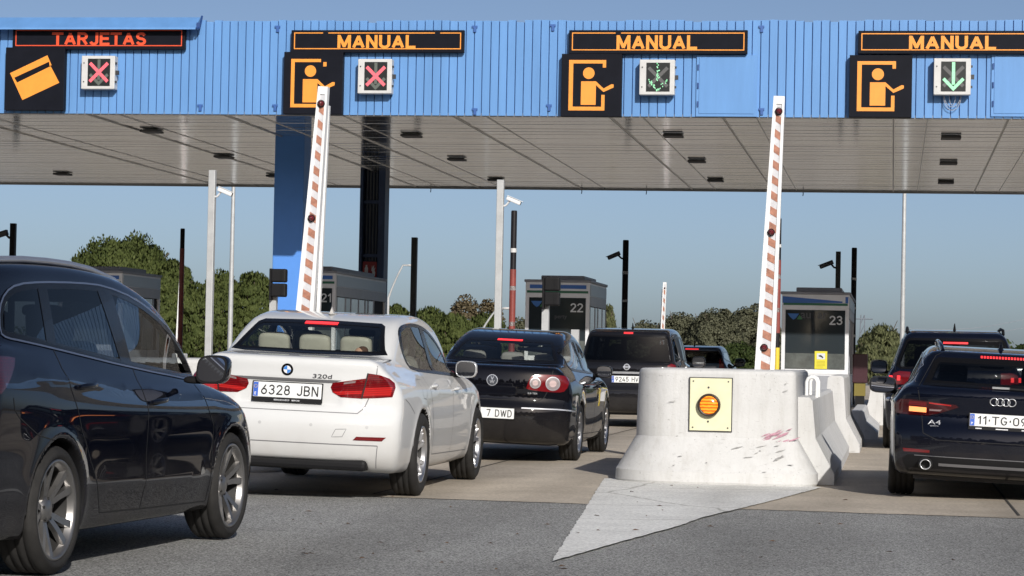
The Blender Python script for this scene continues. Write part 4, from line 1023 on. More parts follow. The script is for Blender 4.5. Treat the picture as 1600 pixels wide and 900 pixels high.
    for sd in (1, -1):
        for yy, z_ in ((1.62, 0.865), (2.62, 0.835)):
            ds = [o for o in obs["door"] if (sum(v.co.x for v in o.data.vertices) > 0) == (sd > 0)]; ds.sort(key=lambda o: sum(v.co.y for v in o.data.vertices) / len(o.data.vertices))
            door_handle(c, sd, yy, z_, None).build("door_handle", P_WHITE, ds[0 if yy < 2 else 1])
    for s_ in (1, -1):
        for x_ in (0.20, 0.62): disc_on(c, 'rear', s_ * x_, 0.555, 0.012, M_SENS, "parking_sensor", 0.002, 0.004)
    # underside hardware
    mb = MB(); mb.box(-0.62, 0.62, 0.10, 0.46, 0.215, 0.30, 0, None, 0.03); mb.box(-0.45, 0.2, 0.25, 0.75, 0.20, 0.34, 0, None, 0.05); mb.box(-0.75, 0.75, 0.5, 4.2, 0.22, 0.30); mb.tube([(-0.55, 0.03, 0.245), (-0.55, 0.3, 0.26)], 0.035, 12); mb.box(-0.7, 0.7, 0.95, 1.10, 0.24, 0.36); mb.build("undertray", M_BLACKP, c.root)
    add_cabin(c, 3.0, 0.93, (0.62, 1.25), 1.045)
    add_seats(c, [(1.45, 1.27, (-0.42, -0.08, 0.26), True), (2.45, 1.30, (-0.37, 0.37), False)], M_SEATB)
    return c
CAR_W = white_saloon()

# ---- blue-black estate at the left edge
def dark_estate():
    loc, th = place((88, 897), 361, 2.65, 0.98, 0.87)
    sp = dict(wz_slope=(0.085, 1.1), W=1.78, L=4.5, H=1.57, h=0.020, r=0.316, Ra=0.352, axles=(0.98, 3.63), zbelt=1.0, tumble=0.15, tumble2=0.10, cab=(0.35, 3.7), mirror_in=(2.75, 1.33), clad=0.0,
        low=[(0.30, 0.18), (0.12, 0.21), (0.04, 0.30), (0.0, 0.45), (0.0, 0.62), (0.04, 0.75), (0.07, 0.95), (0.10, 1.08), (0.30, 1.15), (1.0, 1.11), (2.1, 1.04), (3.2, 0.97), (3.6, 0.93), (4.05, 0.84), (4.36, 0.68), (4.48, 0.5), (4.48, 0.3), (4.3, 0.18)],
        up=[(0.10, 0.95), (0.14, 1.12), (0.24, 1.34), (0.32, 1.48), (0.62, 1.525), (1.2, 1.545), (1.8, 1.54), (2.35, 1.50), (2.9, 1.37), (3.25, 1.19), (3.62, 0.95), (3.3, 0.8), (0.4, 0.8)],
        wz=[(0.08, 0.79), (0.18, 0.825), (0.28, 0.845), (0.4, 0.862), (0.55, 0.868), (0.7, 0.872), (0.84, 0.868), (0.95, 0.842), (1.05, 0.800), (1.13, 0.755), (1.2, 0.70), (1.3, 0.6)],
        ty=[(0, 0.95), (0.3, 0.98), (0.8, 0.998), (1.4, 1.0), (3.3, 1.0), (3.9, 0.985), (4.3, 0.92), (4.5, 0.84)],
        wu=[(0.1, 0.70), (0.6, 0.765), (1.4, 0.785), (2.3, 0.775), (3.0, 0.735), (3.6, 0.66)], k2=0.08,
        ridges=[((0.5, 0.99), (3.7, 0.83), 0.015, 0.03), ((1.35, 0.42), (3.3, 0.37), 0.014, 0.07)], rbow=(0.28, 3.0), fbow=(0.55, 2.4), flare=0.018)
    c = Car(sp, "dark_estate_car", loc, th); c.holes = []
    tag(c.root, "blue-black estate with silver roof rail and dusty alloy wheels, cut by the left edge", "car", "cars queuing at the toll")
    dlo = [(0.55, 1.188), (0.58, 1.30), (0.66, 1.375), (0.80, 1.42), (1.1, 1.440), (1.6, 1.452), (1.95, 1.448), (2.4, 1.392), (2.8, 1.29), (3.1, 1.166), (3.34, 1.03), (3.40, 0.935), (2.15, 1.022), (1.1, 1.12), (0.75, 1.152), (0.60, 1.165)]
    q1 = [(0.60, 1.19), (0.63, 1.30), (0.72, 1.375), (0.85, 1.40), (1.05, 1.41), (1.05, 1.142), (0.75, 1.17)]
    q2 = [(1.14, 1.134), (1.14, 1.415), (1.6, 1.425), (1.84, 1.424), (2.02, 1.052)]
    q3 = [(2.02, 1.41), (2.38, 1.365), (2.76, 1.268), (2.98, 1.175), (3.06, 0.975), (2.16, 1.038)]
    dlo = chaikin(dlo, 1)
    sg = side_glass(c, dlo, [q1, q2, q3], [M_GLASSD, M_GLASSK, M_GLASSF], M_GLOSSB, chrome=(mat("satin_window_trim", (0.26, 0.28, 0.34), 0.3, metal=0.8), 0.010))
    rg = [(-0.60, 1.10), (-0.50, 1.40), (0.50, 1.40), (0.60, 1.10)]; fin = rear_glass(c, rg, M_GLASSD, M_GLOSSB)
    ws = windscreen(c, [(-0.66, 1.02), (0.66, 1.02), (0.56, 1.40), (-0.56, 1.40)], M_GLASS, M_GLOSSB)
    d1 = trace(c, [(83, 545), (97, 576), (112, 610), (128, 672), (148, 740), (155, 801), (218, 795), (229, 700), (232, 640), (222, 608), (207, 575)], 'right')
    d2 = trace(c, [(207, 576), (222, 608), (232, 640), (229, 700), (218, 795), (320, 783), (331, 725), (334, 665), (326, 640), (312, 612), (303, 600)], 'right')
    doors_seams(c, [d1, d2], M_GAPL)
    gate = [(-0.68, 0.72), (-0.66, 1.06), (-0.60, 1.20), (-0.52, 1.47), (0.52, 1.47), (0.60, 1.20), (0.66, 1.06), (0.68, 0.72)]
    c.split("tailgate", 'rear', gate); c.split("rear_bumper", 'raw', lambda C, N: (C[:, 1] < 0.72) & (C[:, 2] < 0.78 - 0.35 * np.clip(C[:, 1], 0, 1)))
    obs = c.finish_skin(P_NAVY, M_BLACKP, M_LINE)
    sg(None); fin(); ws()
    add_wheels(c, ('twin', 5), 0.225, 0.250, M_RIMG)
    add_mirrors(c, 2.85, 0.925, 1.012, P_NAVY, 0.095, 0.082, up=0.32, yaw=0.10)
    seam_obj(c, [('right', d1, False), ('right', d2[4:] , False), ('left', d1, False), ('left', d2[4:], False), ('rear', gate, True)], M_GAPL, 0.007)
    mb = MB(); c.ribbon(trace(c, [(21, 622), (23, 640), (30, 652), (60, 680), (84, 700)], 'right'), 'right', 0.006, 0.0013, mb); mb.build("bumper_gap", M_GAPL, c.root, fixn=False)
    lm = c.tocyl([('r', 0.58, 0.93), ('r', 0.62, 1.07)]) + trace(c, [(0, 557), (12, 557.5), (22, 560), (21, 572), (15, 592), (8, 606), (0, 616)], 'cyl')
    for fx in (lambda p: p, mirror_poly): c.patch("tail_lamp", fx(lm), 'cyl', M_LREDK, None, 0.006, 0.02, step=0.03)
    for sd in (1, -1):
        ds = [o for o in obs["door"] if (sum(v.co.x for v in o.data.vertices) > 0) == (sd > 0)]; ds.sort(key=lambda o: sum(v.co.y for v in o.data.vertices) / len(o.data.vertices))
        for k, pp in enumerate(([(118, 601), (152, 607)], [(232, 622), (262, 633)])):
            a, b = trace(c, pp, 'right'); door_handle(c, sd, (a[0] + b[0]) / 2, (a[1] + b[1]) / 2, None, 0.24).build("door_handle", P_NAVY, ds[k])
        # roof rail
        pts = [c.cast('top', sd * x_, y_) + Vector((0, 0, h_)) for (y_, x_, h_) in ((0.42, 0.56, 0.0), (0.52, 0.57, 0.012), (0.8, 0.585, 0.016), (1.1, 0.59, 0.018), (1.4, 0.595, 0.018), (1.7, 0.595, 0.018), (2.0, 0.59, 0.016), (2.35, 0.58, 0.012), (2.7, 0.57, 0.004), (2.95, 0.565, -0.01))]
        mb = MB(); mb.tube(pts, 0.020, 8); mb.build("roof_rail", mat("silver_roof_rail", (0.42, 0.43, 0.47), 0.35, metal=0.7), c.root)
    bd = trace(c, [(337, 679), (352, 684)], 'right'); xx = (bd[0][0] + bd[1][0]) / 2
    add_badge(c, "Eco", xx, bd[0][1], 0.03, M_CHROME, 0.01, 1.6, 0.1, 'right')
    mb = MB(); mb.box(-0.7, 0.7, 0.5, 4.1, 0.20, 0.28); mb.box(-0.68, 0.68, 0.9, 1.06, 0.22, 0.34); mb.build("undertray", M_DARK, c.root)
    add_cabin(c, 3.0, 0.95, (0.3, 0.9), 0.95)
    add_seats(c, [(1.35, 1.33, (-0.38, 0.38), True), (2.2, 1.36, (-0.37, 0.37), False)], M_SEATD)
    return c
CAR_E = dark_estate()

# ---- black saloon ahead of the white one
def black_saloon():
    loc, th = place((897, 719), 939, 2.71, 1.02, 0.80)
    sp = dict(tilt=0.028, W=1.74, L=4.6, H=1.43, h=0.025, r=0.31, Ra=0.342, axles=(1.02, 3.73), zbelt=0.95, tumble=0.26, tumble2=0.15, cab=(0.5, 3.7), mirror_in=(2.75, 1.25),
        low=[(0.32, 0.17), (0.14, 0.19), (0.05, 0.27), (0.0, 0.40), (0.0, 0.55), (0.03, 0.60), (0.06, 0.66), (0.055, 0.80), (0.07, 0.93), (0.11, 1.00), (0.3, 1.02), (0.8, 1.03), (2, 1.0), (3.2, 0.95), (3.9, 0.85), (4.4, 0.66), (4.55, 0.5), (4.5, 0.28), (4.3, 0.17)],
        up=[(0.42, 0.9), (0.66, 1.04), (1.0, 1.20), (1.35, 1.32), (1.6, 1.375), (2.0, 1.415), (2.4, 1.41), (2.8, 1.34), (3.2, 1.18), (3.58, 0.95), (3.3, 0.8), (0.6, 0.8)],
        wz=[(0.08, 0.76), (0.2, 0.81), (0.32, 0.838), (0.5, 0.85), (0.65, 0.852), (0.78, 0.84), (0.86, 0.815), (0.93, 0.765), (0.98, 0.715), (1.05, 0.65), (1.2, 0.5)],
        ty=[(0, 0.955), (0.3, 0.98), (0.8, 0.998), (1.4, 1.0), (3.4, 1.0), (4.0, 0.985), (4.4, 0.93), (4.65, 0.85)],
        wu=[(0.4, 0.66), (1.0, 0.695), (1.6, 0.705), (2.4, 0.705), (3.1, 0.68), (3.7, 0.60)], ridges=[((0.4, 0.83), (3.9, 0.76), 0.010, 0.03), ((0.05, 0.56), (0.62, 0.54), 0.02, 0.02)], rbow=(0.28, 2.8), fbow=(0.5, 2.6))
    c = Car(sp, "black_car", loc, th); c.holes = []
    tag(c.root, "black saloon with round clear rear lamps standing beyond the white saloon", "car", "cars queuing at the toll")
    dlo = chaikin([(0.90, 1.16), (1.05, 0.985), (1.3, 0.965), (3.2, 0.925), (3.15, 0.99), (2.75, 1.22), (2.4, 1.30), (1.9, 1.325), (1.4, 1.29), (1.1, 1.23)], 1)
    p1 = [(0.98, 1.15), (1.10, 1.00), (2.22, 0.965), (2.05, 1.295), (1.9, 1.30), (1.4, 1.265), (1.15, 1.21)]; p2 = [(2.34, 0.96), (3.08, 0.945), (2.98, 1.05), (2.7, 1.21), (2.38, 1.28), (2.18, 1.295)]
    sg = side_glass(c, dlo, [p1, p2], M_GLASSM, M_GLOSSB)
    rg = [(-0.62, 1.045), (-0.585, 1.09), (-0.49, 1.27), (-0.45, 1.29), (0, 1.30), (0.45, 1.29), (0.49, 1.27), (0.585, 1.09), (0.62, 1.045), (0, 1.035)]
    fin = rear_glass(c, rg, M_GLASS, M_GLOSSB, 0.03); ws = windscreen(c, [(-0.62, 0.99), (0.62, 0.99), (0.53, 1.30), (-0.53, 1.30)], M_GLASS, M_GLOSSB)
    dr = [(1.35, 0.95), (1.28, 0.86), (1.40, 0.66), (1.50, 0.28), (2.32, 0.27), (2.34, 0.6), (2.30, 0.93)]; df = [(2.30, 0.93), (2.34, 0.6), (2.32, 0.27), (3.25, 0.26), (3.33, 0.55), (3.34, 0.89)]
    lid = [(-0.635, 1.02), (0.635, 1.02), (0.62, 0.90), (0.60, 0.78), (0.55, 0.68), (0.49, 0.645), (-0.49, 0.645), (-0.55, 0.68), (-0.60, 0.78), (-0.62, 0.90)]
    c.split("boot_lid", 'rear', lid); doors_seams(c, [dr, df], M_GAPL); c.split("rear_bumper", 'raw', lambda C, N: (C[:, 1] < 0.55) & (C[:, 2] < 0.64))
    obs = c.finish_skin(P_BLACK, M_BLACKP, M_LINE); sg(None); rw = fin(); ws()
    add_wheels(c, ('v', 6), 0.21, 0.222); add_mirrors(c, 2.78, 0.82, 0.97, P_BLACK, 0.095, 0.070)
    seam_obj(c, [('rear', lid, True), ('right', dr, False), ('right', df[2:], False)], M_GAPL, 0.007)
    lm = [(0.365, 0.785), (0.40, 0.90), (0.46, 0.925), (0.60, 0.93), (0.74, 0.925), (0.775, 0.90), (0.765, 0.76), (0.70, 0.745), (0.50, 0.75), (0.37, 0.765)]
    cy = c.tocyl([('r', a, b) for a, b in lm])
    for s_, fx in ((1, lambda p: p), (-1, mirror_poly)):
        L_ = c.patch("tail_lamp", fx(chaikin(cy, 1)), 'cyl', M_LRED, None, 0.006, 0.02, step=0.03)
        for x_, k in ((0.455, 0.78), (0.635, 1.0)):
            for rr_, mm_, off_, nm_ in ((0.082, M_LREDD, 0.0072, "lamp_ring"), (0.074, M_CHROME, 0.0084, "lamp_ring"), (0.066, M_LGREY, 0.0096, "lamp_bowl"), (0.036, M_LPINK, 0.0108, "lamp_centre")): disc_on(c, 'rear', s_ * x_, 0.835, rr_ * k, mm_, nm_, off_, 0.003, L_)
    c.patch("brake_lamp", [(-0.14, 1.272), (0.14, 1.272), (0.14, 1.289), (-0.14, 1.289)], 'rear', M_LON, rw, 0.006, 0.002)
    mb = MB(); c.ribbon(c.tocyl([('r', 0.33, 0.565), ('r', 0.7, 0.565), ('r', 0.8, 0.56), ('s', 0.5, 0.545)]), 'cyl', 0.014, 0.004, mb); c.ribbon(c.tocyl([('r', -0.33, 0.565), ('r', -0.7, 0.565)]), 'cyl', 0.014, 0.004, mb); mb.build("bumper_strip", M_CHROME, c.root, fixn=False)
    add_plate(c, 0.0, 0.50, 0.52, 0.11, -0.012, 0, "8887 DWD", hide=3)
    e = disc_on(c, 'rear', 0.0, 0.845, 0.060, M_CHROME, "emblem", 0.006); disc_on(c, 'rear', 0.0, 0.845, 0.052, mat("emblem_dark", (0.05, 0.055, 0.065), 0.2), "emblem_field", 0.0075, 0.002, e)
    for txt_, zz_ in (("V", 0.865), ("W", 0.828)): add_badge(c, txt_, 0.0, zz_, 0.036, M_CHROME, 0.03, 1.05, 0, name="emblem_letter", parent=e).location = (0, -0.004, 0)
    add_badge(c, "2.0 TDI", 0.43, 0.725, 0.018, M_CHROME, 0.01, 1.3)
    for sd in (1, -1):
        ds = [o for o in obs["door"] if (sum(v.co.x for v in o.data.vertices) > 0) == (sd > 0)]; ds.sort(key=lambda o: sum(v.co.y for v in o.data.vertices) / len(o.data.vertices))
        for k, (yy, z_) in enumerate(((1.5, 0.80), (2.5, 0.79))): door_handle(c, sd, yy, z_, None).build("door_handle", P_BLACK, ds[k])
    mb = MB(); mb.box(-0.7, 0.7, 0.3, 4.1, 0.17, 0.27); mb.box(-0.68, 0.68, 0.9, 1.1, 0.2, 0.34); mb.build("undertray", M_DARK, c.root)
    add_cabin(c, 3.0, 0.90, (0.6, 1.2), 0.99); add_seats(c, [(1.45, 1.17, (-0.40, 0.03, 0.40), True), (2.35, 1.28, (-0.36, 0.36), False)], M_SEATG)
    return c
CAR_B = black_saloon()

# ---- midnight-blue estate at the right edge
def blue_estate():
    P = at_z(1397, 771); hw = 0.90; ya = 0.92
    loc = Vector((P.x + hw - 0.05, P.y - ya, 0)); th = rad(0.0)
    sp = dict(tilt=0.034, pivot=-1, W=1.84, L=4.72, H=1.42, h=0.023, r=0.328, Ra=0.36, axles=(0.92, 3.74), zbelt=0.98, tumble=0.34, tumble2=0.2, cab=(0.3, 3.75), mirror_in=(2.75, 1.24),
        low=[(0.25, 0.20), (0.08, 0.24), (0.02, 0.32), (0.0, 0.45), (0.0, 0.60), (0.035, 0.67), (0.075, 0.72), (0.07, 0.86), (0.055, 0.97), (0.10, 1.02), (0.3, 1.05), (1, 1.03), (3.2, 0.98), (3.9, 0.88), (4.5, 0.7), (4.7, 0.5), (4.65, 0.3), (4.4, 0.2)],
        up=[(0.08, 0.88), (0.17, 1.02), (0.40, 1.24), (0.46, 1.335), (0.60, 1.355), (1.1, 1.395), (1.8, 1.41), (2.3, 1.40), (2.8, 1.32), (3.2, 1.16), (3.55, 0.95), (3.3, 0.8), (0.4, 0.8)],
        wz=[(0.1, 0.80), (0.2, 0.85), (0.32, 0.885), (0.5, 0.902), (0.65, 0.905), (0.8, 0.905), (0.87, 0.905), (0.93, 0.875), (1.0, 0.83), (1.1, 0.76), (1.2, 0.65)],
        ty=[(0, 0.95), (0.3, 0.98), (0.8, 0.998), (1.4, 1.0), (3.4, 1.0), (4.0, 0.985), (4.4, 0.93), (4.75, 0.85)],
        wu=[(0.0, 0.74), (0.5, 0.77), (1.2, 0.79), (2.4, 0.785), (3.1, 0.735), (3.7, 0.64)], ridges=[((0.2, 0.885), (4.2, 0.82), 0.014, 0.03)], rbow=(0.26, 3.0), fbow=(0.5, 2.6), k2=0.09)
    c = Car(sp, "midnight_blue_estate_car", loc, th); c.holes = []
    c.root.scale = (1, 1, 0.93); tag(c.root, "midnight blue estate with lit amber indicator, cut by the right edge", "car", "cars queuing at the toll")
    dlo = chaikin([(0.42, 1.18), (0.62, 1.01), (3.2, 0.95), (3.1, 1.03), (2.75, 1.23), (2.35, 1.31), (1.5, 1.325), (0.75, 1.295), (0.58, 1.27)], 1)
    q1 = [(0.50, 1.17), (0.66, 1.04), (1.30, 1.02), (1.20, 1.285), (0.78, 1.27), (0.62, 1.245)]; q2 = [(1.36, 1.02), (2.28, 1.0), (2.12, 1.30), (1.5, 1.30), (1.26, 1.295)]; q3 = [(2.40, 0.995), (3.05, 0.975), (2.95, 1.07), (2.7, 1.22), (2.34, 1.285), (2.24, 1.295)]
    sg = side_glass(c, dlo, [q1, q2, q3], M_GLASSM, M_GLOSSB, chrome=(M_CHROME, 0.010))
    rg = [(-0.66, 1.03), (-0.62, 1.12), (-0.575, 1.25), (-0.54, 1.285), (0, 1.29), (0.54, 1.285), (0.575, 1.25), (0.62, 1.12), (0.66, 1.03), (0, 1.02)]
    fin = rear_glass(c, rg, M_GLASSM, M_GLOSSB, 0.045); ws = windscreen(c, [(-0.64, 1.0), (0.64, 1.0), (0.54, 1.29), (-0.54, 1.29)], M_GLASS, M_GLOSSB)
    dr = [(1.35, 0.96), (1.25, 0.88), (1.38, 0.66), (1.50, 0.30), (2.38, 0.29), (2.40, 0.6), (2.34, 0.95)]; df = [(2.34, 0.95), (2.40, 0.6), (2.38, 0.29), (3.30, 0.28), (3.38, 0.55), (3.40, 0.92)]
    gate = [(-0.70, 1.0), (-0.66, 0.80), (-0.64, 0.60), (-0.52, 0.545), (0.52, 0.545), (0.64, 0.60), (0.66, 0.80), (0.70, 1.0), (0.56, 1.30), (0.50, 1.335), (-0.50, 1.335), (-0.56, 1.30)]
    c.split("tailgate", 'rear', gate); doors_seams(c, [dr, df], M_GAPL); c.split("rear_bumper", 'raw', lambda C, N: (C[:, 1] < 0.5) & (C[:, 2] < 0.76 - 0.2 * np.clip(C[:, 1], 0, 1)))
    obs = c.finish_skin(P_MID, M_BLACKP, M_LINE); sg(None); rw = fin(); ws()
    add_wheels(c, ('v', 5), 0.225, 0.235, M_RIMG); add_mirrors(c, 2.75, 0.90, 0.99, P_MID, 0.125, 0.085)
    seam_obj(c, [('rear', gate, True), ('left', dr, False), ('left', df[2:], False), ('right', dr, False), ('right', df[2:], False)], M_GAPL, 0.007)
    lm = c.tocyl([('l', 0.24, 0.890), ('l', 0.30, 0.83), ('l', 0.26, 0.765), ('r', -0.76, 0.755), ('r', -0.60, 0.758), ('r', -0.52, 0.782), ('r', -0.36, 0.845), ('r', -0.38, 0.865), ('r', -0.62, 0.885), ('r', -0.76, 0.895)])
    amb = c.tocyl([('r', -0.76, 0.788), ('r', -0.76, 0.832), ('r', -0.62, 0.828), ('r', -0.62, 0.784)]); bar = c.tocyl([('r', -0.60, 0.866), ('r', -0.60, 0.877), ('r', -0.42, 0.862), ('r', -0.42, 0.852)]); rev = c.tocyl([('r', -0.595, 0.800), ('r', -0.595, 0.818), ('r', -0.49, 0.818), ('r', -0.51, 0.800)])
    low = c.tocyl([('r', -0.77, 0.842), ('r', -0.76, 0.882), ('r', -0.62, 0.876), ('r', -0.62, 0.838)])
    for s_, fx in ((-1, lambda p: p), (1, mirror_poly)):
        L_ = c.patch("tail_lamp", fx(lm), 'cyl', M_LREDK, None, 0.007, 0.02, step=0.03)
        c.patch("indicator", fx(amb), 'cyl', M_AMB, L_, 0.010, 0.003, step=0.03); c.patch("lamp_bar", fx(bar), 'cyl', M_LREDB, L_, 0.010, 0.003, step=0.03); c.patch("reversing_lamp", fx(rev), 'cyl', M_LREV, L_, 0.010, 0.003, step=0.03); c.patch("lamp_segment", fx(low), 'cyl', M_LREDD, L_, 0.009, 0.003, step=0.03)
        c.patch("reflector", [(s_ * 0.58, 0.425), (s_ * 0.58, 0.450), (s_ * 0.80, 0.455), (s_ * 0.79, 0.425)], 'rear', M_LRED, None, 0.004, 0.01)
        # exhaust trim and skid
        mb = MB(); M = Matrix.Translation((s_ * 0.61, 0.0, 0.325)); R_ = 0.046
        mb.lathe([(R_ - 0.008, 0.10), (R_ - 0.008, -0.03), (R_ - 0.003, -0.038), (R_, -0.034)], 28, 0, 'y', M); mb.lathe([(R_, -0.034), (R_ + 0.012, -0.02), (R_ + 0.016, 0.10)], 28, 1, 'y', M); mb.lathe([(0.0, 0.05), (R_ - 0.008, 0.05)], 28, 1, 'y', M); mb.build("exhaust_pipe", [M_CHROME, M_GAPL], c.root)
    mb = MB()
    for z0, z1, w_ in ((0.395, 0.403, 0.70), (0.315, 0.342, 0.50)): c.ribbon([(-w_, (z0 + z1) / 2), (w_, (z0 + z1) / 2)], 'rear', z1 - z0, 0.008, mb)
    mb.build("bumper_trim", mat("satin_grey_trim", (0.26, 0.265, 0.285), 0.35, metal=0.7), c.root, fixn=False)
    c.patch("diffuser", [(-0.76, 0.40), (0.76, 0.40), (0.80, 0.36), (0.74, 0.22), (0.45, 0.21), (-0.45, 0.21), (-0.74, 0.22), (-0.80, 0.36)], 'rear', M_BLACKP, None, 0.003, 0.01)
    # lit row of leds, wiper, rings, plate, badge, antenna, rails
    n = 16
    for i in range(n):
        x_ = -0.19 + 0.40 * (i + 0.5) / n; c.patch("brake_led", [(x_ - 0.008, 1.298), (x_ + 0.008, 1.298), (x_ + 0.008, 1.314), (x_ - 0.008, 1.314)], 'rear', M_LON, None, 0.006, 0.006)
    p0 = c.cast('rear', -0.02, 1.035); p1 = c.cast('rear', 0.42, 1.015); mb = MB(); mb.tube([p0 + Vector((0, -0.03, 0)), p1 + Vector((0, -0.03, 0))], [0.016, 0.008], 8); mb.box(-0.09, 0.05, p0.y - 0.05, p0.y - 0.03, 1.028, 1.046, 1); mb.build("rear_wiper", [M_BLACKP, M_CHROME], c.root)
    mb = MB()
    for i in range(4):
        cx = -0.072 + 0.048 * i; pts = [c.cast('rear', cx + 0.033 * math.cos(2 * math.pi * k / 24), 0.912 + 0.033 * math.sin(2 * math.pi * k / 24)) + Vector((0, -0.006, 0)) for k in range(25)]; mb.tube(pts, 0.0045, 6)
    mb.build("emblem", M_CHROME, c.root)
    add_badge(c, "A4", -0.55, 0.70, 0.042, M_SILV, 0.0, 1.5); add_badge(c, "quattro", -0.55, 0.665, 0.014, M_SILV, 0.0, 1.3)
    add_plate(c, 0.0, 0.745, 0.53, 0.112, 0.032, 4, "11.TG.09", letter='P', yellow=True, holder="bars", style='pt')
    t = c.cast('top', 0.0, 1.0); mb = MB(); mb.tube([t, t + Vector((0, -0.03, 0.07))], [0.022, 0.006], 10); mb.add(*superell(t.x, t.y + 0.02, t.z, 0.03, 0.07, 0.015, 1, 1), 0, True); mb.build("aerial_fin", P_MID, c.root)
    for sd in (1, -1):
        pts = [c.cast('top', sd * x_, y_) + Vector((0, 0, h_)) for (y_, x_, h_) in ((0.62, 0.50, 0.0), (0.70, 0.51, 0.03), (0.9, 0.525, 0.045), (1.4, 0.535, 0.045), (2.0, 0.535, 0.04), (2.35, 0.52, 0.0))]
        mb = MB(); mb.tube(pts, 0.017, 8); mb.build("roof_rail", P_MID, c.root)
        ds = [o for o in obs["door"] if (sum(v.co.x for v in o.data.vertices) > 0) == (sd > 0)]; ds.sort(key=lambda o: sum(v.co.y for v in o.data.vertices) / len(o.data.vertices))
        for k, (yy, z_) in enumerate(((1.55, 0.86), (2.6, 0.84))): door_handle(c, sd, yy, z_, None).build("door_handle", M_CHROME, ds[k])
    mb = MB(); mb.box(-0.7, 0.7, 0.3, 4.1, 0.18, 0.27); mb.box(-0.68, 0.68, 0.85, 1.0, 0.2, 0.34); mb.build("undertray", M_DARK, c.root)
    add_cabin(c, 3.0, 0.93, (0.25, 0.85), 0.92); add_seats(c, [(1.40, 1.17, (-0.40, 0.40), True), (2.3, 1.27, (-0.37, 0.37), False)], M_SEATD)
    return c
CAR_A = blue_estate()

